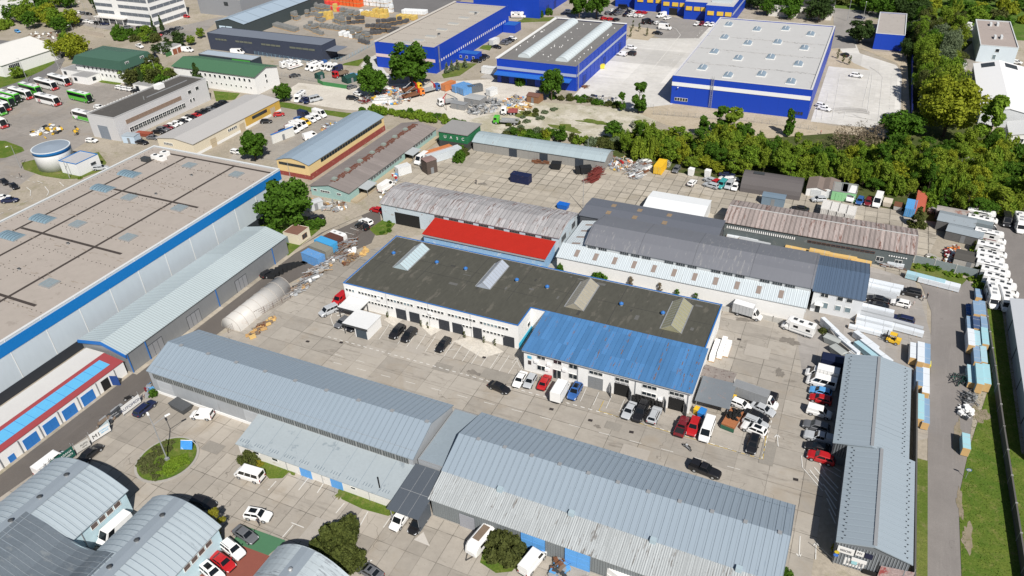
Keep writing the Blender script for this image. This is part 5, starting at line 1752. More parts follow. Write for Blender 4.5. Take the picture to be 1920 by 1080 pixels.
def rounded(b,x0,x1,w,z0,z1,m,r=.25,nose=0.0,top=None):
 """long body with softened edges and a raked front"""
 sec=lambda x,k,dz=0:[(x,-w*k,z0),(x,-w,z0+r),(x,-w,z1-r-dz),(x,-w+r,z1-dz),(x,w-r,z1-dz),(x,w,z1-r-dz),(x,w,z0+r),(x,w*k,z0)]
 q=[[(x0,y*.94,z0+(z-z0)*.97+.02)for _,y,z in sec(x0,.95)],sec(x0+r*.6,.95),sec(x1-max(nose,r),.95)]
 fr=sec(x1,.95)
 q.append([(x1-nose*max(0,(z-z0)/(z1-z0)-.15)-0.0,y*.94,z0+(z-z0)*.97+.02)for _,y,z in fr])
 b.loft(q,m)
def bus_bits(top,side,accent,band=None):
 def f():
  L,W,h=12.6,1.27,3.7
  out=[M1('body',lambda b:rounded(b,-L/2,L/2,W,.35,h,paint_of(side),.3,.55))]
  out.append(M1('roof_panel',lambda b:b.box(-L/2+.3,-W+.28,h+.004,L/2-.9,W-.28,h+.03,paint_of(top))))
  def bands(b):
   for s in(-1,1):
    b.box(-L/2+.25,s*(W+.006)-.01,1.95,L/2-.75,s*(W+.006)+.01,3.25,CARGLASS)
  out.append(M1('side_windows',bands))
  out.append(M1('windscreen',lambda b:b.hexa([(L/2-.02,-W*.86,1.3),(L/2+.02,-W*.86,1.3),(L/2+.02,W*.86,1.3),(L/2-.02,W*.86,1.3),(L/2-.52,-W*.84,3.3),(L/2-.42,-W*.84,3.3),(L/2-.42,W*.84,3.3),(L/2-.52,W*.84,3.3)],CARGLASS)))
  def acc(b):
   b.box(L/2-.9,-W-.012,.4,L/2+.015,W+.012,1.2,paint_of(accent))
   for s in(-1,1):
    if band:
     b.hexa([(-L/2+.2,s*(W+.009)-.01,.6),(L/2-2.6,s*(W+.009)-.01,.6),(L/2-2.6,s*(W+.009)+.01,.6),(-L/2+.2,s*(W+.009)+.01,.6),(-L/2+.2,s*(W+.009)-.01,1.9),(L/2-3.6,s*(W+.009)-.01,1.9),(L/2-3.6,s*(W+.009)+.01,1.9),(-L/2+.2,s*(W+.009)+.01,1.9)],paint_of(band))
    else:
     for xx in(-4.9,-3.9):
      b.hexa([(xx,s*(W+.009)-.01,.5),(xx+.5,s*(W+.009)-.01,.5),(xx+.5,s*(W+.009)+.01,.5),(xx,s*(W+.009)+.01,.5),(xx+.3,s*(W+.009)-.01,1.85),(xx+.8,s*(W+.009)-.01,1.85),(xx+.8,s*(W+.009)+.01,1.85),(xx+.3,s*(W+.009)+.01,1.85)],paint_of('red'))
  out.append(M1('accent_panel',acc))
  out.append(M1('roof_unit',lambda b:b.box(-2.6,-.7,h+.035,-.4,.7,h+.25,GREYF)))
  out.append(M1('roof_hatch',lambda b:b.box(2.4,-.35,h+.035,3.2,.35,h+.12,DARKF)))
  for s in(-1,1):
   out.append(M1('mirror',lambda b,s=s:b.box(L/2-.3,s*(W+.3)-.12,2.0,L/2-.15,s*(W+.3)+.12,2.9,TRIMB)))
   out.append(M1('headlight',lambda b,s=s:b.box(L/2-.05,s*.9-.22,.75,L/2+.04,s*.9+.22,1.0,LAMP)))
  wm=wheel_mesh(.5,.3)
  for x in(-3.4,3.9,-4.6):
   for s in(-1,1):
    out.append(('wheel',wm,(x,s*(W-.14),.5),0))
  return out
 return big_parts(('coach',top,side,accent,band),f)
def box_truck_bits(L,box,cabc,hbox=3.0,roofm=None):
 def f():
  W=1.1
  out=[]
  xc=L/2-1.9
  def cab(b):
   pm=paint_of(cabc)
   st=[(xc,.95,1.15),(xc+.3,.98,1.3),(xc+.9,.97,1.25),(xc+1.55,.92,1.05),(xc+1.85,.8,.85),(xc+1.95,.66,.6)]
   b.loft([ring(x,w,.35,z)for x,w,z in st],pm)
   b.hexa([(xc+.02,-.9,1.1),(xc+1.15,-.9,1.15),(xc+1.15,.9,1.15),(xc+.02,.9,1.1),(xc+.02,-.78,2.15),(xc+.45,-.78,2.15),(xc+.45,.78,2.15),(xc+.02,.78,2.15)],pm)
  out.append(M1('cab',cab))
  out.append(M1('windscreen',lambda b:b.hexa([(xc+1.14,-.78,1.22),(xc+1.17,-.78,1.22),(xc+1.17,.78,1.22),(xc+1.14,.78,1.22),(xc+.50,-.7,2.1),(xc+.53,-.7,2.1),(xc+.53,.7,2.1),(xc+.50,.7,2.1)],CARGLASS)))
  for s in(-1,1):
   out.append(M1('side_window',lambda b,s=s:b.hexa([(xc+.2,s*.895-.012,1.25),(xc+.95,s*.895-.012,1.25),(xc+.95,s*.895+.012,1.25),(xc+.2,s*.895+.012,1.25),(xc+.2,s*.80-.012,2.02),(xc+.42,s*.80-.012,2.02),(xc+.42,s*.80+.012,2.02),(xc+.2,s*.80+.012,2.02)],CARGLASS)))
   out.append(M1('headlight',lambda b,s=s:b.box(xc+1.82,s*.62-.14,.7,xc+1.9,s*.62+.14,.9,LAMP)))
  def cargo(b):
   b.box(-L/2,-W,.85,xc-.08,W,hbox,box,roofm or box)
   for i in range(6):
    x=-L/2+(xc+L/2)*i/6
    for s in(-1,1):
     b.box(x,s*(W+.012)-.012,.9,x+.06,s*(W+.012)+.012,hbox-.02,GREYF)
   b.box(-L/2-.02,-W,hbox,xc-.06,-W+.08,hbox+.03,STEEL)
   b.box(-L/2-.02,W-.08,hbox,xc-.06,W,hbox+.03,STEEL)
  out.append(M1('cargo_box',cargo))
  out.append(M1('chassis',lambda b:b.box(-L/2+.1,-.6,.5,xc+.3,.6,.84,TRIMB)))
  wm=wheel_mesh(.38,.26)
  for x in(-L/2+1.3,xc+1.05):
   for s in(-1,1):
    out.append(('wheel',wm,(x,s*(W-.2),.38),0))
  return out
 return big_parts(('box truck',L,box.name,cabc,hbox),f)
def camper_bits(variant):
 L=(6.9,7.4,6.2)[variant]
 def f():
  W=1.08
  xc=L/2-2.0
  pm=paint_of('white')
  out=[]
  def coach(b):
   r=.18
   z0,z1=.55,2.95
   b.loft([[(x,-W*k,z0),(x,-W*k,z1-r),(x,-W*k+r,z1),(x,W*k-r,z1),(x,W*k,z1-r),(x,W*k,z0)]for x,k in((-L/2,.97),(-L/2+.1,1),(xc+.15,1),(xc+.2,.98))],pm)
  out.append(M1('coach_body',coach))
  if variant!=2:
   out.append(M1('alcove',lambda b:b.hexa([(xc+.15,-W,2.05),(xc+1.1,-W*.92,2.2),(xc+1.1,W*.92,2.2),(xc+.15,W,2.05),(xc+.15,-W+.1,2.97),(xc+.75,-W*.85,2.9),(xc+.75,W*.85,2.9),(xc+.15,W-.1,2.97)],pm)))
  def cab(b):
   st=[(xc+.1,.98,1.2),(xc+.5,1.0,1.28),(xc+1.2,.97,1.2),(xc+1.7,.9,1.02),(xc+1.95,.78,.8),(xc+2.02,.64,.6)]
   b.loft([ring(x,w,.32,z)for x,w,z in st],pm)
   b.hexa([(xc+.1,-.92,1.15),(xc+1.3,-.9,1.15),(xc+1.3,.9,1.15),(xc+.1,.92,1.15),(xc+.1,-.82,2.15),(xc+.6,-.8,2.15),(xc+.6,.8,2.15),(xc+.1,.82,2.15)],pm)
  out.append(M1('cab',cab))
  out.append(M1('windscreen',lambda b:b.hexa([(xc+1.29,-.78,1.22),(xc+1.32,-.78,1.22),(xc+1.32,.78,1.22),(xc+1.29,.78,1.22),(xc+.66,-.7,2.1),(xc+.69,-.7,2.1),(xc+.69,.7,2.1),(xc+.66,.7,2.1)],CARGLASS)))
  for s in(-1,1):
   for x0,x1 in((-L/2+.7,-L/2+1.6),(-.2,.8)):
    out.append(M1('side_window',lambda b,s=s,x0=x0,x1=x1:b.box(x0,s*(W+.005)-.02,1.6,x1,s*(W+.005)+.02,2.15,CARGLASS)))
   out.append(M1('stripe',lambda b,s=s:b.box(-L/2+.1,s*(W+.004)-.01,1.0,xc-.2,s*(W+.004)+.01,1.2,paint_of(('silver','maroon','skyblue')[variant]))))
  out.append(M1('awning',lambda b:b.box(-1.9,-W-.12,2.62,1.0,-W-.004,2.8,(GREYF,DARKF,STEEL)[variant])))
  out.append(M1('skirt',lambda b:b.box(-L/2+.1,-W+.05,.3,xc,W-.05,.55,GREYF)))
  hx=[(-L/2+1.1,0),(-.5,.2),(xc-.6,-.1)]
  for x,y in hx:
   out.append(M1('roof_hatch',lambda b,x=x,y=y:b.box(x-.4,y-.4,2.952,x+.4,y+.4,3.03,DARKF if variant!=1 else GREYF)))
  if variant==1:
   out.append(M1('solar_panel',lambda b:b.box(-2.3,-.85,2.955,-1.1,-.45,3.0,glassy('solar cells',(.01,.012,.03),.15))))
  wm=wheel_mesh(.35,.24)
  for x in(-L/2+1.5,xc+1.15):
   for s in(-1,1):
    out.append(('wheel',wm,(x,s*(W-.16),.35),0))
  return out
 return big_parts(('motorhome',variant),f)
def caravan_bits(variant=0):
 def f():
  W,L=1.12,5.4
  pm=paint_of('white')
  out=[]
  def body(b):
   z0,z1,r=.45,2.5,.3
   secs=[]
   for x,k,zt in((-L/2,.93,2.2),(-L/2+.4,1,2.5),(L/2-.9,1,2.5),(L/2-.3,.97,2.1),(L/2,.9,1.2)):
    secs.append([(x,-W*k,z0),(x,-W*k,zt-r),(x,-W*k+r,zt),(x,W*k-r,zt),(x,W*k,zt-r),(x,W*k,z0)])
   b.loft(secs,pm)
  out.append(M1('body',body))
  for s in(-1,1):
   for x0 in(-1.9,.3):
    out.append(M1('side_window',lambda b,s=s,x0=x0:b.box(x0,s*(W+.004)-.02,1.35,x0+1.1,s*(W+.004)+.02,1.95,CARGLASS)))
  for x in(-1.4,.5):
   out.append(M1('roof_hatch',lambda b,x=x:b.box(x-.3,-.3,2.502,x+.3,.3,2.58,GREYF)))
  if variant:
   out.append(M1('roof_panel',lambda b:b.box(-1.9,-.6,2.585,1.2,.6,2.62,OLDWOOD)))
  out.append(M1('drawbar',lambda b:(b.tube((L/2-.1,-.6,.5),(L/2+1.2,0,.45),.05,TRIMB),b.tube((L/2-.1,.6,.5),(L/2+1.2,0,.45),.05,TRIMB))))
  wm=wheel_mesh(.33,.2)
  for s in(-1,1):
   out.append(('wheel',wm,(-.2,s*(W-.1),.33),0))
  return out
 return big_parts(('caravan',variant),f)
def flat_truck_bits(cabc,load,L=8.5,crane=False):
 def f():
  W=1.22
  xc=L/2-2.0
  pm=paint_of(cabc)
  out=[M1('cab',lambda b:rounded(b,xc,L/2,W-.03,.55,2.75,pm,.2,.25))]
  out.append(M1('windscreen',lambda b:b.hexa([(L/2-.06,-1.0,1.55),(L/2+.0,-1.0,1.55),(L/2+.0,1.0,1.55),(L/2-.06,1.0,1.55),(L/2-.26,-.95,2.45),(L/2-.17,-.95,2.45),(L/2-.17,.95,2.45),(L/2-.26,.95,2.45)],CARGLASS)))
  for s in(-1,1):
   out.append(M1('side_window',lambda b,s=s:b.box(xc+.7,s*(W-.02)-.02,1.6,L/2-.35,s*(W-.02)+.02,2.4,CARGLASS)))
  out.append(M1('chassis',lambda b:b.box(-L/2,-.5,.6,xc+.2,.5,.95,TRIMB)))
  def bed(b):
   b.box(-L/2,-W,.98,xc-.5,W,1.12,load)
   for s in(-1,1):
    b.box(-L/2,s*W-.04,1.12,xc-.5,s*W+.04,1.75,load)
   b.box(-L/2-.04,-W,1.12,-L/2+.04,W,1.75,load)
  out.append(M1('load_bed',bed))
  if crane:
   out.append(M1('crane_arm',lambda b:(b.box(xc-.45,-.4,1.0,xc-.05,.4,2.9,paint_of('red')),b.tube((xc-.25,0,2.9),(xc-1.6,0,4.2),.18,paint_of('red'),6),b.tube((xc-1.6,0,4.2),(-L/2+.8,0,2.3),.14,paint_of('grey'),6))))
  wm=wheel_mesh(.5,.32)
  for x in(-L/2+1.2,-L/2+2.4,xc+.9):
   for s in(-1,1):
    out.append(('wheel',wm,(x,s*(W-.18),.5),0))
  return out
 return big_parts(('flat truck',cabc,load.name,L,crane),f)
def big(name,bits,key,px,py,a,label,cat,group=None,zc=1.2,simple=None,z=ZV):
 x,y=G(px,py,zc)
 return place_bits(name,(name,)+key,bits,x,y,radians(a),label,cat,group,(y>215)if simple is None else simple,z)
def container(px,py,a,color,label,L=6.06,group=None,z=.1,mat_=None,zc=1.3,door=True):
 m=mat_ or P('container '+color,PAINTS.get(color,(.3,.3,.3)),.6,.14,.6,(.2,.12,.08),.04,1.2)
 x,y=G(px,py,zc)
 o=thing('shipping_container',label,'container',(x,y,z),group,radians(a))
 BASE[o.name]=(0,0,0)
 k=('container',m.name,L)
 if k not in VC:
  b=MB()
  w,h=1.22,2.59
  b.box(-L/2,-w,.1,L/2,w,h,m)
  n=int(L/.3)
  for i in range(n):
   xx=-L/2+.12+i*(L-.24)/n
   for s in(-1,1):
    b.box(xx,s*w-.025,.22,xx+.14,s*w+.025,h-.12,m)
   b.box(xx,-w+.1,h,xx+.14,w-.1,h+.02,m)
  for yy in(-w,w):
   b.box(-L/2-.03,yy-.06,0,L/2+.03,yy+.06,.2,m)
   b.box(-L/2-.03,yy-.06,h-.12,L/2+.03,yy+.06,h+.04,m)
  d=MB()
  for yy in(-.6,.6):
   d.box(-L/2-.06,yy-.55,.22,-L/2-.01,yy+.55,h-.14,m)
   for t_ in(-.25,.25):
    d.tube((-L/2-.09,yy+t_,.25),(-L/2-.09,yy+t_,h-.16),.025,STEEL,5)
  VC[k]=(b.mesh('shell'),d.mesh('door'))
 link('shell',VC[k][0],o)
 link('door',VC[k][1],o)
 return o
A='cars by the workshop annex'
car('sedan','white',975,712,-88,'white saloon at the left end of the row below the workshop annex',A)
car('hatchback','silver',994,715,-88,'silver hatchback with pale roof between a white saloon and a red saloon',A)
car('sedan','red',1021,717,92,'bright red saloon parked below the workshop annex windows',A)
big('box_truck',box_truck_bits(6.2,PLASTIC,'white',3.1),('t1',),1052,733,90,'white box truck parked between the red saloon and the blue SUV','truck')
car('suv','blue',1078,735,-90,'blue SUV with black roof beside the white box truck',A,'pr')
car('sedan','black',936,727,-10,'black saloon driving alone across the concrete yard',None)
B_='black cars in front of the white workshop'
car('suv','black',745,623,-92,'black SUV in front of the white workshop, nearest the white garage cabin',B_)
car('suv','black',767,629,-92,'black SUV right beside another black SUV in the white workshop bays',B_)
car('estate','black',831,647,-91,'black estate car parked alone in the white workshop bays',B_,'p')
car('small_van','silver',616,584,245,'silver people carrier beside the hatched turning area',None,'pw')
car('small_van','red',637,562,-92,'dark red van half hidden behind the white carport',None)
car('hatchback','grey',642,605,262,'grey hatchback parked between the carport and the garage cabin',None)
car('hatchback','black',664,611,-92,'black hatchback tucked under the garage cabin roof',None)
car('sedan','silver',1180,770,-94,'silver saloon beside the black pickup in front of the tyre stacks',A)
car('pickup','black',1201,773,-92,'black pickup with covered bed in front of the tyre stacks',A,'c')
car('suv','silver',1227,779,88,'silver off-roader right of the black pickup at the annex',A,'r')
car('pickup','maroon',1279,800,88,'dark red pickup with black bed near the annex corner',A)
car('suv','red',1300,801,-90,'red SUV squeezed between the dark red pickup and a white minibus',A)
car('van','white',1325,809,-91,'white minibus beside the red SUV at the yellow line',None,'w')
car('estate','black',1412,833,-92,'black estate car alone at the corner of the yellow lines',None,'p')
C_='cars packed beside the tarpaulin truck'
big('tarp_truck',box_truck_bits(8.6,P('grey tarpaulin',(.24,.25,.26),.5,.12,.6),'white',3.0),('tarp',),1416,745,-8,'truck with grey tarpaulin box and white cab by the annex sheds','truck')
car('hatchback','white',1389,759,-12,'white hatchback beside the yellow bin and the tarpaulin truck',C_)
car('sedan','silver',1430,768,-15,'silver saloon right under the tarpaulin truck cab',C_)
car('sedan','black',1418,781,-13,'black saloon between two silver cars near the tarpaulin truck',C_)
car('suv','silver',1416,794,-12,'silver-grey SUV between a black saloon and a white hatchback',C_,'r')
car('suv','white',1413,806,168,'white SUV with dark roof panel, last in the packed group',C_,'p')
car('hatchback','black',1447,751,-95,'black hatchback half hidden beyond the white truck cab',C_)
D_='vehicles nosed in along the right grey hall'
big('box_truck',box_truck_bits(6.0,PLASTIC,'white',2.8),('t2',),1541,701,178,'white box van parked first in the row along the grey gable hall','truck')
car('van','white',1539,719,177,'white minibus with dark windows below the white box van',D_,'w')
car('hatchback','skyblue',1538,735,178,'light blue hatchback in the row along the grey gable hall',D_)
car('hatchback','red',1538,749,178,'red hatchback next to the light blue one along the grey gable hall',D_)
car('small_van','white',1536,774,-4,'white small van with its bonnet in the hall shadow',D_)
car('suv','grey',1530,801,177,'dark grey off-roader with black rear near the lamp cable',D_)
car('pickup','silver',1536,822,178,'silver pickup with covered bed beside a black saloon',D_,'c')
car('sedan','black',1535,841,178,'black saloon between the silver-blue pickup and the dark red SUV',D_)
car('suv','red',1539,859,177,'dark red SUV at the end of the row beside the hatched area',D_)
car('pickup','black',1322,882,-7,'black off-road pickup with roof rack driving on the concrete yard',None,'cr')
car('small_van','white',379,779,197,'white small van beside the long grey hall near the roundabout',None)
car('estate','navy',272,766,90,'dark blue estate car beside the white hoarding',None)
car('sedan','black',170,850,90,'black saloon in front of the long white banner',None)
car('hatchback','black',147,873,92,'black hatchback half hidden behind the arched hall roof',None)
car('long_van','white',96,867,88,'long white van standing on the lane behind the green banner',None,zc=1.3)
car('long_van','white',214,992,-92,'long white van squeezed between the two arched halls',None,zc=1.5)
car('van','white',467,888,184,'white minibus beside the bushy lawn corner in the court yard',None,'w',zc=1.1)
car('suv','white',484,967,12,'white SUV with a person beside it near the golden shrub',None,'p')
car('suv','black',381,945,5,'black SUV in the shade beside the middle arched hall',None)
E_='cars in the coloured bays'
car('sedan','grey',460,1003,-8,'dark blue-grey saloon on the green painted bay',E_)
car('suv','white',437,1031,-12,'white SUV between the dark saloon and the red saloon on painted bays',E_,'r')
car('sedan','red',418,1054,-10,'red saloon on the brick-red painted bay',E_)
car('suv','white',398,1074,-12,'white SUV at the bottom edge beside the red saloon',E_,'p')
car('sedan','grey',693,1072,172,'grey saloon at the bottom edge right of the dark round bush',None,'p')
car('small_van','white',751,975,-93,'white van parked under the dark driveway canopy',None)
car('hatchback','black',784,983,-92,'black hatchback under the dark canopy beside the white van',None)
car('van','white',999,1054,78,'white van at the bottom edge beside the dark bush and the blue gate',None)
car('van','white',1172,1092,-20,'white van roof just showing at the bottom edge below the grey hall',None)
car('hatchback','black',503,513,78,'black hatchback on the lane beside the pale sheet shed',None)
car('sedan','red',707,394,176,'bright red sports car by the pale blue hall corner',None)
car('suv','white',686,417,165,'white SUV at the lane end next to a black SUV',None)
car('suv','black',679,425,165,'black SUV at the lane end below the white SUV',None)
car('suv','black',594,410,60,'dark car under the edge of the large lane tree',None)
car('long_van','white',724,348,84,'white van on the concrete behind the pale blue hall',None,zc=1.3)
car('long_van','white',790,297,-93,'white van standing before the orange and white containers',None,zc=1.3,simple=False)
car('hatchback','grey',1268,318,-92,'dark grey hatchback beside the yellow container in the panel yard',None)
car('hatchback','white',1298,343,80,'white hatchback alone on the old concrete panels',None)
U_='worn cars by the dark arched store'
for k,c,x,y,a,lab in(('estate','silver',1333,348,165,'silver estate car at the front of the scrap car group'),('hatchback','red',1343,341,75,'red car in the scrap group by the arched store'),('small_van','teal',1353,347,-100,'turquoise van in the scrap group by the arched store'),('sedan','navy',1363,328,5,'dark blue saloon at the wood edge above the scrap cars'),('hatchback','white',1373,337,25,'white car behind the silver van in the scrap group'),('small_van','silver',1367,348,-95,'silver van beside the turquoise van in the scrap group'),('hatchback','white',1378,351,-90,'white hatchback right against the dark arched store'),('hatchback','silver',1331,338,160,'pale car behind the silver estate in the scrap group'),('sedan','white',1361,337,170,'white wreck behind the turquoise van')):
 car(k,c,x,y,a,lab,U_,simple=True)
car('hatchback','silver',1535,374,205,'silver hatchback in front of the small brown-roofed garages',None,simple=False)
car('sedan','black',1500,392,180,'dark car half hidden behind the brown-roofed shed',None,simple=False)
W_='vehicles along the wood edge'
car('long_van','white',1597,365,-96,'white van next to the green sheds by the wood',W_,zc=1.3,simple=False)
car('hatchback','blue',1612,377,-96,'blue hatchback between two white vans by the wood',W_,simple=False)
car('hatchback','maroon',1628,379,-96,'dark red hatchback beside the blue hatchback by the wood',W_,simple=False)
car('long_van','white',1646,375,-96,'white van beside the dark red hatchback by the wood',W_,zc=1.3,simple=False)
X_='cars in the panel yard'
car('suv','black',1707,549,178,'black SUV nearest the two people in the panel yard',X_)
car('sedan','black',1645,562,176,'black saloon behind the white bundles, left of the white hatchback',X_)
car('sedan','black',1645,574,178,'black saloon half under the stacked white bundles',X_)
car('hatchback','white',1688,569,176,'white hatchback in the panel yard beside a walking child',X_)
car('estate','navy',1692,599,174,'dark blue estate car beside the long grey bundles',X_)
for i,(x,y,a,v)in enumerate(((1843,404,-9,1),(1841,417,-8,0),(1857,443,-8,1),(1860,468,-9,0),(1857,483,-8,2),(1859,493,-9,0),(1863,503,-9,1),(1869,516,-9,0),(1871,527,-9,2),(1880,540,-10,0),(1861,554,-86,1),(1885,561,-86,0))):
 lab=['motorhome at the far end of the camper row by the wood','second motorhome from the wood in the camper row','motorhome just below the grey tarped camper','large flat-roofed motorhome in the upper camper row','smallest motorhome in the middle of the camper row','sixth motorhome counted from the wood in the camper row','seventh motorhome counted from the wood in the camper row','eighth motorhome counted from the wood in the camper row','ninth motorhome counted from the wood in the camper row','motorhome with red stripe just above the turned-round pair','big white motorhome facing the lens at the end of the blue stacks','white motorhome facing the lens beside the right edge hall'][i]
 big('motorhome',camper_bits(v),(v,),x,y,a,'white '+lab if not lab.startswith(('big','white'))else lab,'camper','motorhomes in the right-hand row',1.6)
big('covered_camper',box_truck_bits(6.2,P('grey canvas cover',(.20,.24,.26),.8,.1,.6),'grey',2.9),('cov',),1849,430,-8,'camper under a grey-green canvas cover in the motorhome row','camper','motorhomes in the right-hand row')
big('motorhome',camper_bits(1),(1,),1911,420,-88,'white motorhome standing apart on the asphalt at the right edge','camper')
car('van','black',1887,413,-90,'black van on the asphalt between the motorhomes',None,'w',zc=1.0)
big('motorhome',camper_bits(0),(0,),1497,612,168,'white motorhome parked by the concrete wall in the main yard','camper',zc=1.5)
big('curtain_truck',box_truck_bits(6.4,P('light grey curtain',(.42,.43,.44),.6,.08,.4),'white',3.0,P('white truck roof',(.75,.75,.75),.5,.04)),('cur',),1402,585,-8,'white cab truck with grey curtain sides behind the workshop wall','truck')
big('white_caravan',caravan_bits(1),(1,),901,1013,-100,'large white caravan with a brown roof panel beside the dark bush','caravan')
big('caravan',caravan_bits(0),(0,),632,444,172,'white caravan at the end of the lane containers','caravan')
Q_='coaches in the bus yard'
wr,gg,wg2=bus_bits('white','white','red'),bus_bits('white','green','black','green'),bus_bits('white','white','green','green')
for x,y,a,bits,nm,lab in((111,149,-8,wr,'wr','white coach with red nose farthest along the road side of the bus yard'),(86,157,-7,wr,'wr','white coach with red nose, second along the road side of the bus yard'),(57,166,-7,gg,'gg','green coach with white roof in the rear line by the road'),(89,186,-5,wr,'wr','white coach with red letters alone in front of the rear line'),(150,180,-6,gg,'gg','bright green coach standing alone in the middle of the bus yard'),(38,174,-6,wr,'wr','white coach with red nose nearly touching the dark coaches'),(17,180,-6,gg,'gg','dark-fronted green coach in the packed row at the left edge'),(6,187,-6,gg,'gg','dark-fronted coach second from the lens in the packed row'),(-4,196,-6,wr,'wr','white coach with red nose in the packed row at the left edge'),(-12,203,-6,wg2,'wg','white coach cut by the left edge at the near end of the packed row'),(-9,226,-10,wr,'wr','red-nosed white coach cut by the left edge below the packed row'),(160,217,175,wg2,'wg','white and green coach half hidden behind the grey bus workshop')):
 big('coach',bits,(nm,),x,y,a,lab,'coach',Q_,2.0,simple=False)
row('uk ek sk hg hk ek sr ek hw sk hw hw hm ug sk',(421,194),(297,247),10,'beside the grey bus workshop','the far end')
row('hw ew hw sk',(226,164),(256,171),15,'behind the grey bus workshop')
car('sedan','grey',287,258,10,'grey saloon beside the red trailer at the workshop corner',None)
car('sedan','black',266,267,5,'black saloon by the blue kiosk at the workshop corner',None)
car('hatchback','white',172,264,12,'white hatchback at the front left corner of the bus workshop',None,simple=False)
car('hatchback','white',186,201,10,'white hatchback just showing beyond the bus workshop roof',None)
car('estate','silver',189,315,30,'silver estate car by the round tank island',None,simple=False)
row('sk sk',(8,341),(26,349),-20,'of two black cars at the left edge',group='black cars at the left edge')
row('hw sn',(6,371),(18,376),35,'of two cars below at the left edge',group='cars below at the left edge')
car('hatchback','white',443,285,0,'white car beside the cream workshop near the dark round tree',None)
row('En sb sw hm sn hr'.replace('E','V'),(570,216),(524,254),-10,'in the outer line of the van lot','the back')
row('Lw vw vw vy Vw Vw Vw',(600,216),(548,245),-12,'in the inner line of the van lot','the back')
car('hatchback','black',499,228,30,'black hatchback beside the mustard end of the cream workshop',None)
car('hatchback','red',523,215,40,'red hatchback at the back of the van lot',None)
car('van','white',583,257,65,'white van close behind the yellow workshop roof',None)
big('motorhome',camper_bits(0),(0,),562,181,-80,'white motorhome beside the round tree at the gravel lot','camper',None,1.5)
row('sn sn',(569,187),(578,189),-80,'of two dark blue cars beside the motorhome',group='dark blue cars beside the motorhome')
car('van','silver',592,187,60,'silver minibus right of the dark blue cars',None,'w')
for i,(x,v,a)in enumerate(((539,0,70),(553,1,70),(583,2,-100),(593,0,-100))):
 big('motorhome',camper_bits(v),(v,),x,119+i*2,a,ORD[i]+' white motorhome from the left beside the navy warehouse','camper','motorhomes beside the navy warehouse',1.5)
row('Lb Vw Vw Vn',(602,125),(632,131),-100,'beside the navy warehouse'.replace('beside','right of the motorhomes by'))
big('flatbed_truck',flat_truck_bits('red',OLDWOOD,7),('red',),638,137,-110,'red truck at the end of the camper storage row','truck',None,1.5)
car('sedan','black',553,142,50,'black saloon alone in the fenced camper storage lot',None)
car('hatchback','skyblue',664,141,50,'white and blue striped car near the green tent',None)
car('sedan','white',671,176,-20,'white saloon behind the black covered car at the gravel yard',None)
car('estate','black',661,184,10,'black covered car at the scrap pile corner of the gravel yard',None)
car('hatchback','grey',660,163,60,'grey car beside the dark green tent',None)
row('sk ek hk',(893,114),(909,106),0,'beside the bright blue cabin')
row('hw sk eg hg',(961,72),(945,81),-5,'beside the white container at the blue hall','the far end')
car('sedan','black',931,88,-10,'black saloon below the white container at the blue hall',None)
big('motorhome',camper_bits(1),(1,),972,28,15,'white motorhome beside the small blue kiosk','camper',None,1.5)
car('suv','white',1067,22,20,'white SUV on the hatched bays behind the dark grey hall',None)
row('hw sk hg',(1149,20),(1165,21),60,'at the far left of the blue office car park')
row('hg sk sg',(1141,24),(1160,26),60,'left, front of the blue office car park'.replace('left, front','at the front left'))
row('sk hw sr hr',(1180,22),(1208,24),60,'in the back line at the blue office')
row('ek sw hw hw',(1175,28),(1201,30),60,'in the middle line at the blue office')
row('hr hr hk',(1133,35),(1156,37),60,'beside the two tall trees at the dark grey hall')
row('Vk hk hw sg',(1213,42),(1243,44),60,'beside the earth tree bed')
car('van','black',1169,15,5,'black van at the blue office wall',None,'w')
car('van','white',1240,30,-120,'white van in front of the blue office entrance',None)
car('hatchback','white',1251,34,-120,'white car right of the white van at the blue office',None)
row('hw hm hw hw',(1307,45),(1334,46),-100,'in front of the blue office east wing')
car('long_van','white',1247,53,-5,'long white van crossing the grey lot by the earth tree bed',None)
car('sedan','black',1233,62,-5,'black saloon below the long white van on the grey lot',None)
car('suv','white',1184,90,-10,'white SUV beside the blue hall on the pale concrete',None)
car('small_van','white',1166,102,170,'white small van nose to tail with a black van beside the blue hall',None)
car('small_van','black',1183,101,170,'black van behind the white small van beside the blue hall',None)
car('hatchback','black',1584,103,130,'black car driving in on the curved pale lane',None)
car('suv','white',1606,142,-8,'white SUV in the middle of the pale car lot',None)
row('hw sw',(1541,198),(1546,204),-20,'at the corner of the largest blue hall')
car('sedan','navy',1612,33,-8,'dark blue car on the street behind the blue cube house',None)
car('van','white',1796,126,172,'white van in the office yard at upper right',None)
big('delivery_truck',box_truck_bits(7.5,PLASTIC,'white',3.4),('d1',),1812,50,-12,'white truck with box body behind the belt trees at upper right','truck',None,1.6)
car('hatchback','white',1906,117,-20,'white hatchback beside the pale office building at the right edge',None)
car('sedan','grey',1909,128,-20,'dark grey saloon below the white hatchback at the right edge',None)
row('hw hw',(1916,150),(1919,160),-20,'beyond the bright white hall at the right edge')
car('hatchback','white',1803,154,-20,'white car hidden between the belt trees and the white hall',None)
row('sw hk sw sw uk sn',(141,38),(196,45),10,'before the office block hedge')
row('hw sw hg sk',(140,22),(165,26),10,'behind the office block hedge')
car('suv','grey',241,52,10,'grey SUV in front of the office block entrance',None)
car('suv','black',264,53,20,'black SUV at the office block corner',None)
row('hr sk sk ek hg',(296,66),(336,53),20,'along the office block side','the lower end')
car('sedan','red',349,31,-5,'red saloon alone beside the white office block',None)
car('hatchback','black',288,66,0,'black car beside the red car at the garage pair',None)
car('pickup','white',262,87,-20,'white pickup beside the mansard house',None)
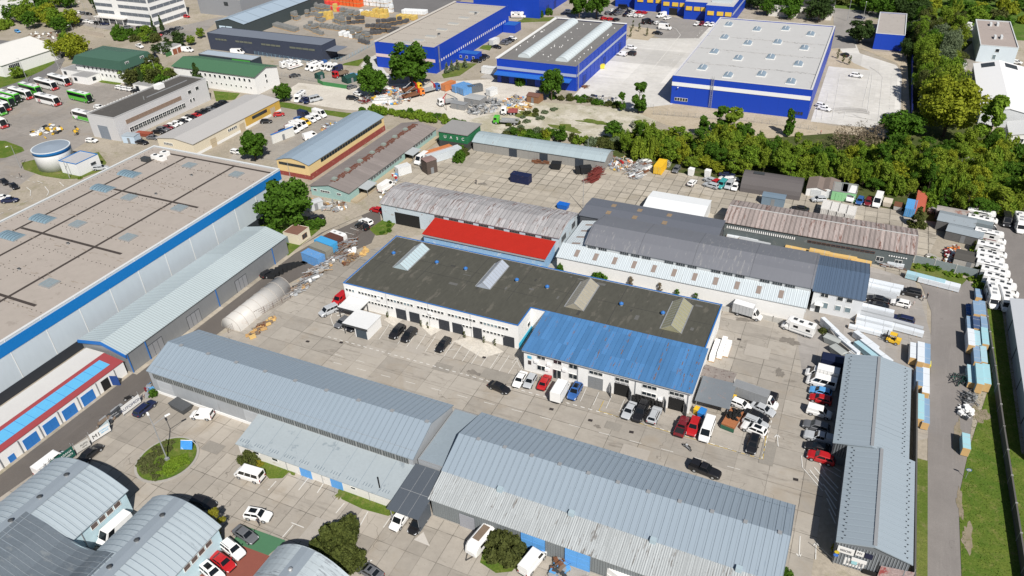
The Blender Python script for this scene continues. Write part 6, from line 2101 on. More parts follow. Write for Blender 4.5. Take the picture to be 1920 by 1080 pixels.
car('sedan','black',290,105,-20,'black saloon between the mansard house and the long green roof',None)
car('hatchback','white',313,96,20,'white car beside the green fence',None)
car('van','white',352,95,10,'white van behind the long green roof',None)
car('long_van','white',446,100,20,'white van behind the far end of the long green roof',None)
car('hatchback','skyblue',33,59,-15,'light blue car on the rubble lot at the top left',None)
big('crane_truck',flat_truck_bits('orange',RUST,9,True),('or',),775,176,60,'orange crane truck in the gravel scrap yard','truck','crane trucks in the gravel yard',1.5,False)
big('crane_truck',flat_truck_bits('blue',STEEL,10,True),('bl',),803,167,60,'blue crane truck with a grey boom in the gravel yard','truck','crane trucks in the gravel yard',1.5,False)
big('crane_truck',flat_truck_bits('yellow',RUST,8,True),('ye',),773,165,60,'yellow crane truck behind the orange one','truck','crane trucks in the gravel yard',1.5,False)
big('crane_truck',flat_truck_bits('white',STEEL,7.5,True),('wh',),839,189,-130,'white-cabbed truck with red loading crane on the pale gravel','truck',None,1.5,False)
big('flatbed_truck',flat_truck_bits('green',STEEL,9),('gr',),949,225,190,'green-cabbed flatbed truck loaded with steel parts','truck',None,1.5,False)
big('flatbed_truck',flat_truck_bits('white',P('faded red load',(.30,.08,.08),.8,.2),6),('wr',),955,207,200,'white truck with red-white load above the green flatbed','truck',None,1.5,False)
container(977,334,-2,'navy','dark blue site container alone in the old panel yard')
container(1238,313,88,'yellow','yellow shipping container at the wood edge of the panel yard')
container(1707,391,85,'skyblue','light blue container with dark open top beside the red container')
container(1725,384,86,'red','tall brick-red long container at the end of the panel yard',12.19,mat_=P('container brick red',(.46,.12,.075),.6,.1,.6))
container(822,287,60,'orange','long container with orange top beside the white one near the teal workshop',10,mat_=P('container orange',(.52,.19,.07),.6,.1,.6))
container(832,290,60,'white','long pale grey container beside the orange one',12.19,mat_=P('container pale grey',(.50,.54,.57),.6,.1,.6))
container(756,318,60,'white','white cabin container beside the loading ramp',4.5,mat_=P('container white',(.62,.63,.63),.6,.1,.6))
G_='containers along the lane'
container(588,484,-10,'blue','blue container with dented roof nearest the lens on the lane',group=G_,mat_=P('container worn blue',(.12,.29,.56),.6,.2,.7,(.3,.35,.4),.12,1))
container(603,471,-10,'grey','grey-topped olive container between two blue ones on the lane',group=G_,mat_=P('container olive grey',(.24,.235,.20),.7,.14,.7))
container(612,460,-10,'skyblue','bright sky-blue container, third on the lane',group=G_,mat_=P('container sky blue',(.06,.32,.60),.6,.12,.7))
container(626,452,-10,'brown','brown low container next to the white caravan',5,group=G_,mat_=P('container brown',(.10,.045,.035),.7,.14,.7))
for i,(x,y)in enumerate(((862,164),(870,166),(877,169))):
 container(x,y,65,'blue',ORD[i]+' blue container from the left in the gravel yard',group='blue containers in the gravel yard',mat_=MATS['container worn blue'])
container(841,161,75,'orange','orange container left of the blue ones in the gravel yard',mat_=MATS['container orange'])
container(890,166,50,'grey','grey-black container with white roof in the gravel yard',mat_=P('container dark',(.12,.13,.14),.7,.2,.7))
container(922,172,70,'white','white container beside the dark mesh in the gravel yard',4,mat_=MATS['container white'])
container(927,78,80,'white','white box container beside parked cars at the blue hall',5,mat_=MATS['container white'])
container(921,132,0,'white','flat white container at the corner of the dark grey hall',8,mat_=MATS['container white'])
container(1569,683,0,'navy','very dark blue container at the end of the grey gable hall',6,mat_=P('container night blue',(.012,.018,.05),.5,.1))
for i in range(4):
 container(1549+i*15,392+i*3.6,88,'white',ORD[i]+' white square box from the left behind the brown-roofed shed',5.4,group='white boxes behind the brown-roofed shed',mat_=P('container cream white',(.60,.585,.56),.7,.08,.7))
for i,(x,y,w_)in enumerate(((1518,354,5.2),(1540,356,5.2))):
 gx,gy=G(x-8,y+12)
 o=hall('small_garage',('left' if i==0 else 'right')+' one of two white garages with brown roofs by the arched store',gy,gy+7.5,[(gx,2.2),(gx+2.6,2.9),(gx+w_,2.2)],'Y',WALLW,P('brown garage roof',(.20,.16,.14),.8,.15,.8),oh=.15,thick=.1,group='white garages by the arched store')
 gate(o,'S',gy,gx+2.6,2.6,2.0,P('pale garage door',(.55,.57,.58),.6,.05),name='garage_door')
for i,(x,y)in enumerate(((1562,374),(1579,376))):
 gx,gy=G(x-5,y)
 o=block('green_cabin',('pale green cabin left of its twin' if i==0 else 'pale green cabin right of its twin, part grey door')+' by the white vans',rect(gx,gy,gx+3.9,gy+6),2.7,P('pale green sheet',(.24,.50,.26),.6,.08),P('cluttered grey roof',(.28,.28,.27),.9,.25,1.2),par=.05,cope=STEEL,cw=.1,group='pale green cabins')
 gate(o,'S',gy,gx+1.95,1.6,2.1,MATS['pale green sheet']if i==0 else GDOOR,cols=2,rows=1)
PB={n:P('wrapped panels '+n,c,.45,.07,.8)for n,c in dict(white=(.66,.70,.74),blue=(.22,.33,.47),pale=(.36,.55,.62),cyan=(.33,.56,.62),dark=(.06,.10,.20),navy=(.02,.10,.33),grey=(.42,.44,.46)).items()}
ENDW=P('panel stack wooden end',(.55,.36,.16),.8,.12,1.5)
def stack(px,py,c,L,W,h,a,label,group,zc=None):
 L*=.78 if abs(a)<20 else .86
 x,y=G(px,py,h if zc is None else zc)
 o=thing('panel_stack',label,'panel stack',(x,y,.1),group,radians(a))
 BASE[o.name]=(0,0,0)
 k=('stack',c,L,W,h)
 if k not in VC:
  b=MB()
  n=max(1,round(h/.62))
  for i in range(n):
   z0=.12+(h-.12)*i/n
   b.box(-L/2,-W/2,z0+.05,L/2,W/2,.12+(h-.12)*(i+1)/n,PB[c])
   for xx in(-L*.36,0,L*.36):
    b.box(xx-.05,-W/2-.012,z0,xx+.05,W/2+.012,z0+.05,WOOD)
  for xx in(-L*.25,L*.25):
   b.box(xx-.04,-W/2-.01,.13,xx+.04,W/2+.01,h+.012,PB['grey'])
  d=MB()
  d.box(-L/2-.07,-W/2+.03,.14,-L/2-.005,W/2-.03,h-.04,ENDW)
  e=MB()
  for xx in(-L*.36,0,L*.36):
   e.box(xx-.06,-W/2,0,xx+.06,W/2,.12,WOOD)
  VC[k]=(b.mesh('bundle'),d.mesh('end_board'),e.mesh('bearers'))
 for nm,me in zip(('bundle','end_board','bearers'),VC[k]):
  link(nm,me,o)
 return o
S1='wrapped panel stacks along the right road fence'
for px,py,c,L,h,lab in((1835,550,'blue',4.2,1.2,'blue-grey panel stack farthest up the right road beside the motorhomes'),(1831,577,'blue',6.2,2.4,'tall blue-grey panel stack with timber end, left of its equal near the motorhomes'),(1842,577,'blue',6.4,2.2,'blue-grey panel stack nearest the fence beside the motorhomes'),(1818,581,'navy',5.2,.7,'low deep-blue panel stack on the road side'),(1819,605,'blue',5.5,1.3,'blue-grey stack between the low deep-blue stack and the white stack'),(1831,605,'dark',5.4,1.9,'dark navy stack in the middle of the fence rows'),(1845,602,'blue',6.4,1.8,'long blue-grey stack against the fence, above the cyan one'),(1821,632,'white',7.0,2.3,'white panel stack on the road side beside a pale cyan one'),(1832,634,'pale',6.4,1.9,'pale cyan stack between the white stack and the fence stack'),(1847,630,'cyan',7.0,2.2,'cyan stack with timber end against the fence, right of the pale cyan one'),(1832,664,'blue',6.4,1.9,'blue-grey stack left of a pale one below the white stack'),(1844,664,'pale',6.4,1.9,'pale stack right of the blue-grey one below the white stack'),(1821,701,'pale',6.6,1.5,'pale cyan stack nearest the road by the green frame'),(1837,701,'cyan',7.6,2.4,'tall cyan stack with timber end by the green frame'),(1850,701,'cyan',7.4,2.1,'cyan stack against the fence by the green frame')):
 stack(px,py,c,L,1.25,h,90,lab,S1)
S2='wrapped panel stacks west of the right road'
for px,py,c,L,h,lab in((1713,657,'white',6.2,1.9,'white panel stack left of a second white one beside the forklift'),(1727,660,'white',8.0,2.2,'long white panel stack beside the blue one at the road edge'),(1738,663,'blue',8.0,1.9,'light blue-grey panel stack right at the road edge'),(1724,706,'blue',6.8,1.9,'blue-grey stack below the yellow bin beside the grey hall'),(1736,713,'white',9.2,1.7,'white stack at the road edge below the yellow bin'),(1726,762,'cyan',8.5,2.0,'cyan stack with timber end along the grey hall'),(1736,770,'blue',8.2,1.7,'light blue stack at the road edge along the grey hall'),(1812,827,'cyan',4.6,1.9,'lone cyan stack with timber end on the grass verge')):
 stack(px,py,c,L,1.25 if c!='white' else 1.3,h,90,lab,S2)
S3='long white bundles in the panel yard'
for px,py,c,L,W,h,a,lab in((1656,530,'white',11,1.3,1.6,-4,'long white bundle beside the office house, farthest of its row'),(1652,538,'white',10.5,1.2,1.3,-4,'long white bundle just in front of the farthest one'),(1648,549,'grey',9.5,2.2,.9,-4,'grey lattice bundle behind the black saloons'),(1644,577,'white',9.0,1.2,2.0,-4,'high white bundle just below the black saloons'),(1643,585,'grey',9.0,1.2,1.8,-4,'grey slatted bundle between white bundles'),(1641,593,'grey',9.0,1.2,1.6,-4,'second grey slatted bundle between white bundles'),(1640,600,'white',9.2,1.3,1.6,-4,'broad white bundle beside the dark blue estate car'),(1639,611,'white',9.2,1.2,1.5,-4,'white bundle at the front of the stacked row'),(1623,617,'white',8.5,.9,.9,-5,'low white bundle with ragged edge at the front left'),(1697,606,'grey',9.2,1.0,1.1,-7,'long grey bundle right of the stacked row'),(1696,614,'white',9.6,1.2,1.2,-7,'long white-blue bundle nearest the forklift'),(1736,519,'pale',10.5,1.6,1.5,-9,'pale green-white bundle under the grey fence'),(1762,527,'white',11,1.8,1.4,-9,'white bundle beside the pale green one at the road head'),(1668,489,'white',8.5,1.2,1.4,-6,'white bundle roll in front of the grey-green shed'),(1624,636,'white',7.2,1.2,1.5,-44,'slanting white bundle with grey side left of the forklift'),(1643,656,'white',9.2,1.2,1.6,-44,'slanting white bundle with timber end'),(1631,660,'pale',9.0,1.2,1.3,-44,'slanting pale blue bundle beside the timber-ended one'),(1556,608,'white',6.0,.9,2.0,-50,'slanting white bundle on the wall beside the motorhome'),(1576,628,'white',6.2,.9,1.9,-48,'second slanting white bundle along the wall'),(1592,646,'white',6.6,.9,1.8,-46,'third slanting white bundle along the wall'),(1613,669,'white',5.5,.9,1.3,-30,'white bundle end at the corner of the grey hall roof')):
 stack(px,py,c,L,W,h,a,lab,S3)
S4='yellow timber packs behind the factory'
for px,py,L,h,lab in((1494,466,7,1.0,'low yellow timber pack farthest left behind the factory'),(1537,471,6,2.2,'high yellow timber pack behind the office house'),(1578,479,9,1.1,'long yellow timber pack under the grey-green wall'),(1615,489,6,.9,'yellow timber pack beside the white roll')):
 PB['timber']=P('timber pack',(.62,.42,.16),.8,.14,1.5)
 stack(px,py,'timber',L,1.4,h,-3,lab,S4)
for i,(px,py,L)in enumerate(((1375,438,9),(1392,446,10),(1415,452,10),(1440,450,6),(1385,431,6))):
 stack(px,py,'white' if i%2 else 'grey',L,1.1,.9+.2*(i%3),-4,ORD[i]+' pale window-frame stack counted in the gap behind the factory roof','window frame stacks behind the factory')
for i,(px,py,n)in enumerate(((1339,660,6),(1353,655,6),(1365,651,4))):
 x,y=G(px,py,.8)
 b=MB()
 for k in range(n):
  yy=y-2.6+k*1.05
  b.box(x-.55,yy,.1,x+.55,yy+.95,.24,WOOD)
  for lv in range(4):
   b.box(x-.53+.02*(lv%2),yy+.03,.25+lv*.36,x+.53-.02*(lv%2),yy+.92,.59+lv*.36,PLASTIC)
 solo('bagged_pallet',b,('leftmost','middle','rightmost, shorter')[i]+' row of white bagged pallets beside the workshop annex wall','pallet row',group='white bagged pallets')
def shedbox(name,label,px,py,L,W,h,a,wm,rm,gab=.5,cat='shed',group=None,zc=0):
 x,y=G(px,py,zc)
 o=thing(name,label,cat,(x,y,.08),group,radians(a))
 BASE[o.name]=(0,0,0)
 b=MB()
 b.box(-L/2,-W/2,0,L/2,W/2,h,wm)
 for s in(-1,1):
  b.face([(s*L/2,-W/2,h),(s*L/2,W/2,h),(s*L/2,0,h+gab)],wm)
 part('wall',b,o)
 r=MB()
 roof_slab(r,[(-W/2,h+.02),(0,h+gab+.02),(W/2,h+.02)],-L/2,L/2,'X',rm,.08,.12)
 part('roof',r,o)
 d=MB()
 d.box(-.5,-W/2-.04,.02,.5,-W/2-.005,min(2.0,h-.1),GDOOR)
 part('door',d,o)
 return o
OLDG=P('old grey sheet roof',(.27,.31,.34),.6,.14,.8,(.16,.16,.16),.1,.8)
shedbox('grey_hut','larger grey-roofed hut among rubbish beside the motorhome row',1789,428,8.5,6,2.6,-8,P('dark hut wall',(.12,.12,.12),.8,.2),OLDG,.7,group='grey huts by the motorhomes')
shedbox('grey_hut','grey-roofed hut with red junk in front of it',1805,448,8,5,2.3,-10,MATS['dark hut wall'],OLDG,.5,group='grey huts by the motorhomes')
shedbox('patched_hut','hut with half white, half brown patched roof at the wood edge',1782,411,7.5,3,2.4,-5,MATS['dark hut wall'],P('patched roof',(.36,.33,.31),.8,.3,.6,(.25,.12,.09),.35,.25),.2)
shedbox('tar_roof_hut','hut with dark tarred board roof behind the grey fence',1815,497,6.5,5,2.2,-8,P('pale hut wall',(.42,.40,.37),.8,.15),P('tarred boards',(.085,.08,.072),.85,.2,.7,streak=(.3,3,1)),.25)
shedbox('rust_top_shed','white sheet shed with mottled rusty roof against the annex',1344,722,6.0,3.4,2.6,-5,P('white ribbed sheet',(.60,.60,.58),.6,.08,1.2),P('mottled rusty roof',(.26,.23,.21),.9,.35,1.6,(.10,.06,.05),.3,1.3),.1)
cp=thing('lean_shelter','open grey sheet shelter between the annex and the tyre skip','shelter',(*G(1337,762),.08))
x,y,z=BASE[cp.name]
r=MB()
roof_slab(r,[(y-2.4,2.5),(y+4.4,3.0)],x-3.1,x+3.1,'X',P('grey shelter sheet',(.17,.19,.21),.6,.12,.6,(.30,.2,.17),.08,.8),.08,.1)
part('roof',r,cp)
for dx in(-2.9,2.9):
 for dy in(-2.2,4.2):
  b=MB()
  b.tube((x+dx,y+dy,0),(x+dx,y+dy,2.5),.07,GREYF)
  part('post',b,cp)
shedbox('blue_tarp_box','blue-grey tarpaulin box behind the brown shed roof',1449,382,6,3,2.4,0,P('blue grey tarp',(.16,.22,.28),.6,.1),MATS['blue grey tarp'],.1)
shedbox('board_hut','small brown board hut by the white scrub land',1003,190,5,4,2.4,-5,P('brown boards',(.24,.12,.06),.85,.2,1.2),P('brown hut roof',(.16,.08,.06),.85,.2),.7)
shedbox('site_hut','grey-roofed site hut among steel parts in the gravel yard',892,195,7,5,2.6,-5,P('grey hut wall',(.25,.25,.25),.8,.2),P('pale hut roof',(.36,.37,.37),.7,.12),.1)
shedbox('site_hut','small flat-roofed site hut left of the steel parts',862,203,6,3,2.0,-5,MATS['grey hut wall'],P('grey flat hut roof',(.24,.25,.26),.8,.1),.05)
shedbox('white_hut','white electrical hut with pale sheet roof by the lane rubbish',591,391,4.2,2.6,2.2,60,P('pale sheet hut',(.48,.50,.51),.6,.1),P('pale sheet hut roof',(.52,.54,.55),.5,.06),.1)
shedbox('timber_tower','rusty-roofed timber lookout shed behind the weathered hall',806,322,3.6,3.6,4.2,60,P('dark timber',(.09,.07,.06),.85,.25),P('red grey tin roof',(.25,.17,.155),.7,.15),.1)
shedbox('pale_blue_kiosk','pale blue kiosk with grey roof at the bus workshop corner',249,266,5,3.2,2.6,10,P('pale blue kiosk wall',(.45,.55,.65),.7,.05),P('blue grey kiosk roof',(.33,.38,.42),.6,.06),.1,'kiosk')
shedbox('blue_white_kiosk','white and blue panel booth behind the dark round tree',532,262,9,.6,3.2,75,P('white booth wall',(.6,.6,.57),.7,.08),BLUETRIM,.05,'booth')
shedbox('dark_green_tent','dark green arched tent beside the green fence',656,153,5,4,2.0,70,P('dark green canvas',(.015,.06,.05),.7,.1),MATS['dark green canvas'],.9,'tent')
shedbox('dark_green_tent','smaller dark green arched tent at the left end of the green fence',600,147,3,3,1.8,70,MATS['dark green canvas'],MATS['dark green canvas'],.8,'tent')
for i,(px,py)in enumerate(((1560,640),(1571,661))):
 x,y=G(px,py,.6)
 o=thing('waste_skip',('upper' if i==0 else 'lower')+' grey lidded waste skip by the slanting bundles','skip',(x,y,.08),'grey waste skips',radians(-20-20*i))
 BASE[o.name]=(0,0,0)
 b=MB()
 SKP=P('grey skip',(.26,.28,.28),.6,.1)
 b.hexa([(-1.2,-.8,.1),(1.2,-.8,.1),(1.2,.8,.1),(-1.2,.8,.1),(-1.7,-.95,1.4),(1.7,-.95,1.4),(1.7,.95,1.4),(-1.7,.95,1.4)],SKP)
 part('body',b,o)
 b=MB()
 b.hexa([(-1.72,-.97,1.41),(1.72,-.97,1.41),(1.72,.97,1.41),(-1.72,.97,1.41),(-1.5,-.05,1.7),(1.5,-.05,1.7),(1.5,.05,1.7),(-1.5,.05,1.7)],P('grey skip lid',(.36,.38,.37),.6,.1))
 part('lid',b,o)
def bin_(name,label,px,py,L,W,h,a,m,lid=None,cat='bin',group=None):
 x,y=G(px,py,h/2)
 o=thing(name,label,cat,(x,y,.1),group,radians(a))
 BASE[o.name]=(0,0,0)
 b=MB()
 b.hexa([(-L*.42,-W*.42,.1),(L*.42,-W*.42,.1),(L*.42,W*.42,.1),(-L*.42,W*.42,.1),(-L/2,-W/2,h),(L/2,-W/2,h),(L/2,W/2,h),(-L/2,W/2,h)],m)
 part('body',b,o)
 b=MB()
 b.box(-L/2-.03,-W/2-.03,h+.002,L/2+.03,W/2+.03,h+.08,lid or m)
 part('lid',b,o)
 for sx in(-1,1):
  b=MB()
  b.tube((sx*L*.36,-W*.36,.1),(sx*L*.36,W*.36,.1),.1,BLACK,6)
  part('wheel',b,o)
 return o
bin_('waste_bin','blue wheeled waste bin at the annex corner',1316,776,1.8,1.2,1.3,80,P('blue plastic',(.03,.2,.55),.5,.05))
bin_('waste_bin','yellow wheeled waste bin left of the blue one',1306,771,1.2,.9,1.2,80,P('yellow plastic',(.65,.42,.03),.5,.05))
bin_('waste_bin','yellow waste bin beside the white hatchback and sheds',1373,748,1.3,1.1,1.2,0,MATS['yellow plastic'])
bin_('waste_bin','bright blue waste bin behind the weathered hall',1056,387,3.2,2.0,1.4,-5,P('bright blue plastic',(.01,.12,.5),.5,.05))
bin_('waste_bin','yellow waste bin beside the light blue stack by the road',1730,685,2.6,1.7,1.4,0,P('lemon plastic',(.70,.58,.05),.5,.05))
bin_('waste_bin','yellow bin standing on the pale concrete at the blue hall',1129,125,2.0,1.6,1.6,30,MATS['lemon plastic'])
bin_('dark_trailer','black covered trailer by the grey board shed',1043,311,3.0,2.4,2.0,10,P('black cover',(.015,.016,.018),.7,.1),cat='trailer')
bin_('dark_trailer','black tarped machine beside the red steel trusses',1098,319,3.4,2.4,2.2,30,MATS['black cover'],cat='trailer')
bin_('dark_trailer','smaller black tarped machine left of the bigger one',1086,320,2.4,2.2,1.8,30,MATS['black cover'],cat='trailer')
bin_('red_trailer','long bright red tarped trailer beside the arched hall',48,935,8.5,2.2,2.0,90,P('red tarp',(.62,.015,.012),.5,.06),cat='trailer')
bin_('rust_trailer','rusty red flat trailer beside the bus workshop cars',271,252,6,2.2,1.2,8,P('rust red',(.28,.07,.04),.8,.15),cat='trailer')
bin_('flat_trailer','dark grey covered trailer beside the sliding doors',339,763,4.4,2.2,1.3,-8,P('dark trailer cover',(.085,.09,.095),.7,.15),cat='trailer')
bin_('white_trailer','small white-topped trailer at the wood edge',1664,381,3.2,2.2,1.4,85,P('cream board',(.56,.50,.42),.8,.1),cat='trailer')
bin_('white_trailer','small open trailer beside the blue container',1684,388,3.0,2.2,1.3,85,P('white grey board',(.50,.49,.47),.8,.12),RUST,cat='trailer')
for px,py,lab in((1296,323,'white cube tank beside the white hatchback at the wood edge'),(1327,326,'white cube tank stack beside the scrap cars at the wood edge')):
 bin_('white_tank_cube',lab,px,py,1.6,1.6,2.2,80,PLASTIC,cat='tank',group='white cube tanks')
x,y=G(1373,787,.8)
o=thing('tyre_skip','rust-orange and green skip heaped with old tyres','skip',(x,y,.1),None,radians(80))
BASE[o.name]=(0,0,0)
b=MB()
b.hexa([(-2.3,-1.1,.1),(2.3,-1.1,.1),(2.3,1.1,.1),(-2.3,1.1,.1),(-2.5,-1.2,1.3),(2.5,-1.2,1.3),(2.5,1.2,1.3),(-2.5,1.2,1.3)],P('rust orange skip',(.36,.14,.06),.8,.2,1))
b.box(-2.55,-1.25,.1,-2.35,1.25,.9,P('dark green skip end',(.03,.11,.07),.7,.1))
part('body',b,o)
TY=MB()
n=12
def tyre(b,x,y,z,R_=.36,w=.24,tilt=None):
 T0=b.T
 M=Matrix.Translation((x,y,z))
 if tilt:
  M=M@Matrix.Rotation(tilt[0],4,'X')@Matrix.Rotation(tilt[1],4,'Y')
 b.T=M if T0 is None else T0@M
 k=10
 ring_=lambda r_,zz:[(r_*cos(2*pi*i/k),r_*sin(2*pi*i/k),zz)for i in range(k)]
 b.loft([ring_(R_*.55,0),ring_(R_*.95,0),ring_(R_,w*.3),ring_(R_,w*.7),ring_(R_*.95,w),ring_(R_*.55,w),ring_(R_*.55,0)],BLACK,cap=False)
 b.T=T0
rr=random.Random(12)
for i in range(30):
 b=MB()
 tyre(b,rr.uniform(-.5,2.1),rr.uniform(-.9,.9),1.2+rr.uniform(0,.5),tilt=(rr.uniform(-.6,.6),rr.uniform(-.6,.6)))
 part('tyre',b,o)
for i,(px,py)in enumerate(((1187,749),(1195,744),(1201,745),(1207,747),(1211,752),(1218,753),(1224,756),(1231,759),(1237,761),(1204,756),(1198,757))):
 x,y=G(px,py,.7)
 b=MB()
 for k in range(6):
  tyre(b,x+rr.uniform(-.05,.05),y+rr.uniform(-.05,.05),.1+k*.245,.42,.24)
 solo('tyre_stack',b,'tall column of stacked black tyres in front of the annex doors','tyre stack',group='tyre stacks in front of the annex',smooth=True)
cpt=thing('white_carport','white flat-roofed carport against the white workshop','carport',(-93.5,112,.08))
pbox(cpt,'roof',-96.2,108.9,2.8,-90.9,113.5,3.02,P('white sheet canopy',(.66,.67,.67),.5,.05))
pbox(cpt,'fascia',-96.28,108.8,2.55,-90.82,108.88,3.04,DARKF)
for x in(-96,-91.1):
 for y in(109.1,113):
  b=MB()
  b.box(x-.08,y-.08,.05,x+.08,y+.08,2.8,DARKF)
  part('post',b,cpt)
gc=thing('garage_cabin','white garage cabin with flat roof and dark roller door in the main yard','garage',(-88.2,107,.08))
w=MB()
w.box(-88.6,104.3,.05,-85.3,109.6,2.85,WALLW)
part('wall',w,gc)
pbox(gc,'roof',-91.6,104.1,2.87,-85.1,109.8,3.05,MATS['white sheet canopy'])
pbox(gc,'fascia',-91.68,104.0,2.6,-85.02,104.08,3.07,DARKF)
gate(gc,'S',104.3,-86.9,2.6,2.2,P('slate roller door',(.06,.08,.10),.5,.05),name='roller_door',rows=6)
for y in(104.4,109.4):
 b=MB()
 b.box(-91.5,y-.07,.05,-91.36,y+.07,2.86,DARKF)
 part('post',b,gc)
pt=thing('polytunnel','white translucent polytunnel with domed end along the lane','polytunnel',(-116.3,105,.08))
POLY=P('white tunnel film',(.50,.485,.46),.45,.08,.5,(.45,.40,.36),.12,.4)
rings=[]
nn=14
for y,k in((96.0,1),(114.0,1)):
 rings.append([(-116.4-2.7*cos(pi*i/nn),y,3.1*sin(pi*i/nn)+.02)for i in range(nn+1)])
b=MB()
b.loft(rings,POLY,True,False)
part('cover',b,pt,True)
for j in range(8):
 y=96+18*j/7
 b=MB()
 for i in range(nn):
  p0,p1=((-116.4-2.74*cos(pi*q/nn),y,3.14*sin(pi*q/nn)+.02)for q in(i,i+1))
  b.tube(p0,p1,.05,P('tunnel hoop',(.40,.37,.34),.6,.05),4)
 part('hoop',b,pt)
def wall_line(name,label,pts,h,m,t=.18,cat='wall',panel=None,post=None,group=None,world=False,z0=0.0):
 """a wall or board fence along measured points"""
 W_=[Vector(p if world else G(*p))for p in pts]
 o=thing(name,label,cat,(W_[0].x,W_[0].y,0),group)
 b=MB()
 for a,c in zip(W_,W_[1:]):
  d=(c-a)
  L=d.length
  d.normalize()
  b.rbox((a.x+c.x)/2,(a.y+c.y)/2,z0+.02,h,L,t,math.atan2(d.y,d.x),m)
  if post:
   k=max(1,round(L/panel))
   for i in range(k+1):
    p=a+d*(L*i/k)
    pb=MB()
    pb.rbox(p.x,p.y,.02,h+.15,.16,t+.12,math.atan2(d.y,d.x),post)
    part('post',pb,o)
 part('panel',b,o)
 return o
def mesh_fence(name,label,pts,h,m,step=2.6,cat='fence',world=False):
 W_=[Vector(p if world else G(*p))for p in pts]
 o=thing(name,label,cat,(W_[0].x,W_[0].y,0))
 r=MB()
 for a,c in zip(W_,W_[1:]):
  d=c-a
  L=d.length
  d.normalize()
  k=max(1,round(L/step))
  for i in range(k+1):
   p=a+d*(L*i/k)
   b=MB()
   b.tube((p.x,p.y,0),(p.x,p.y,h),.05,m,5)
   part('post',b,o)
  for z in(.15,h*.35,h*.65,h-.05):
   r.tube((a.x,a.y,z),(c.x,c.y,z),.022,m,4)
  for i in range(int(L/.7)):
   p=a+d*(i*.7)
   r.tube((p.x,p.y,.1),(p.x,p.y,h-.05),.012,m,3)
 part('mesh',r,o)
 return o
wall_line('grey_panel_fence','grey-green board fence with pale posts beside the huts',[(1712,493),(1830,521)],2.2,P('grey fence board',(.23,.27,.28),.7,.08),.14,'fence',4.6,P('pale post',(.5,.5,.48),.7,.05))
wall_line('factory_wall','pale concrete wall with railing along the white lean-to',[(-58.8,143.6),(-30,143.2),(-12,143.6),(-6,143.4),(1.5,142.2)],1.3,P('pale wall',(.46,.45,.42),.8,.12),.2,'wall',3,CONCW,world=True)
wall_line('right_boundary_wall','dark concrete boundary wall between the verge and the right meadow',[(35.6,165),(36.2,142),(36.5,124),(37.3,93),(38.0,60)],2.0,P('dark wall',(.11,.105,.10),.85,.15,.5),.25,'wall',6,P('grey wall post',(.3,.3,.29),.8,.08),world=True)
wall_line('shed_boundary_wall','dark retaining wall running behind the right grey halls',[(22.4,131),(22.6,60)],2.2,MATS['dark wall'],.25,'wall',world=True)
wall_line('slanting_wall','concrete wall under the slanting white bundles',[(1543,612),(1570,650),(1612,685)],1.5,CONCW,.2,'wall')
wall_line('blue_mesh_wall','deep blue boundary fence between the pale car lot and the trees',[(1709,108),(1708,218)],2.4,P('deep blue fence',(.012,.03,.22),.6,.06),.12,'fence',5,P('blue post',(.01,.02,.13),.6,.05))
wall_line('green_board_fence','green board fence at the gravel road junction',[(596,155),(606,160),(652,167)],1.6,P('green boards',(.05,.20,.07),.7,.08),.12,'fence')
wall_line('green_lot_fence','dark green fence behind the mansard house and green roof',[(312,107),(345,95)],1.8,P('dull green boards',(.05,.14,.05),.7,.08),.12,'fence')
wall_line('broken_wall','crumbling pale wall beside the office block bushes',[(154,62),(196,70)],2.2,P('crumbling plaster',(.42,.37,.31),.9,.15),.3)
mesh_fence('blue_mesh_fence','light blue mesh fence along the navy warehouse',[(478,103),(600,123),(650,112),(705,82)],1.8,P('light blue wire',(.25,.42,.55),.6,.05))
mesh_fence('wire_fence','thin wire fence on the sandy strip in front of the largest blue hall',[(1225,215),(1290,220),(1400,228),(1530,245)],1.6,STEEL)
mesh_fence('lot_fence','thin wire fence along the near edge of the pale concrete lot',[(1060,183),(1110,193),(1225,203)],1.5,STEEL)
mesh_fence('storage_fence','dark wire fence along the camper storage lot',[(512,141),(598,155)],1.7,GREYF)
mesh_fence('lane_fence','rusty wire fence along the lane beside the polytunnel',[(428,625),(545,560),(640,470),(690,425)],1.9,P('rusty wire',(.20,.15,.13),.8,.1))
mesh_fence('meadow_fence','thin wire fence along the outer edge of the right meadow',[(41.5,116),(42.2,60)],1.4,STEEL,world=True)
def hoarding(label,p,q,h,m,lines,lm,name='banner',size=None,ox=0,zb=.4):
 a,c=Vector(G(*p)),Vector(G(*q))
 d=c-a
 o=thing(name,label,'banner',(a.x,a.y,.05),'banners on the lane fence',math.atan2(d.y,d.x))
 BASE[o.name]=(0,0,0)
 L=d.length
 b=MB()
 b.box(0,-.03,zb,L,.03,zb+h,m)
 part('board',b,o)
 r=MB()
 for xx in(.05,L-.05):
  r.tube((xx,.06,0),(xx,.06,zb+h+.7),.05,STEEL,5)
 part('frame',r,o)
 for s_,xx,zz,sz,col in lines:
  text(o,s_,'S',0,0,0,sz,col,loc=(L*xx,-.045,zz),rot=0)
 return o
BLK=P('black lettering',(.015,.015,.015),.6,0)
WHT=P('white lettering',(.75,.75,.75),.6,0)
CYN=P('cyan lettering',(.04,.35,.60),.6,0)
BW=P('white banner',(.70,.70,.69),.6,.03)
BGN=P('green banner',(.015,.10,.075),.6,.05)
BNV=P('navy banner',(.012,.015,.045),.6,.05)
hoarding('white banner reading M1 with blue lines',(174,833),(210,810),1.9,BW,[('M1',.3,.85,1.25,BLK),('COMPANY',.72,1.5,.4,CYN),('SERVICE',.72,1.0,.4,CYN)],BLK)
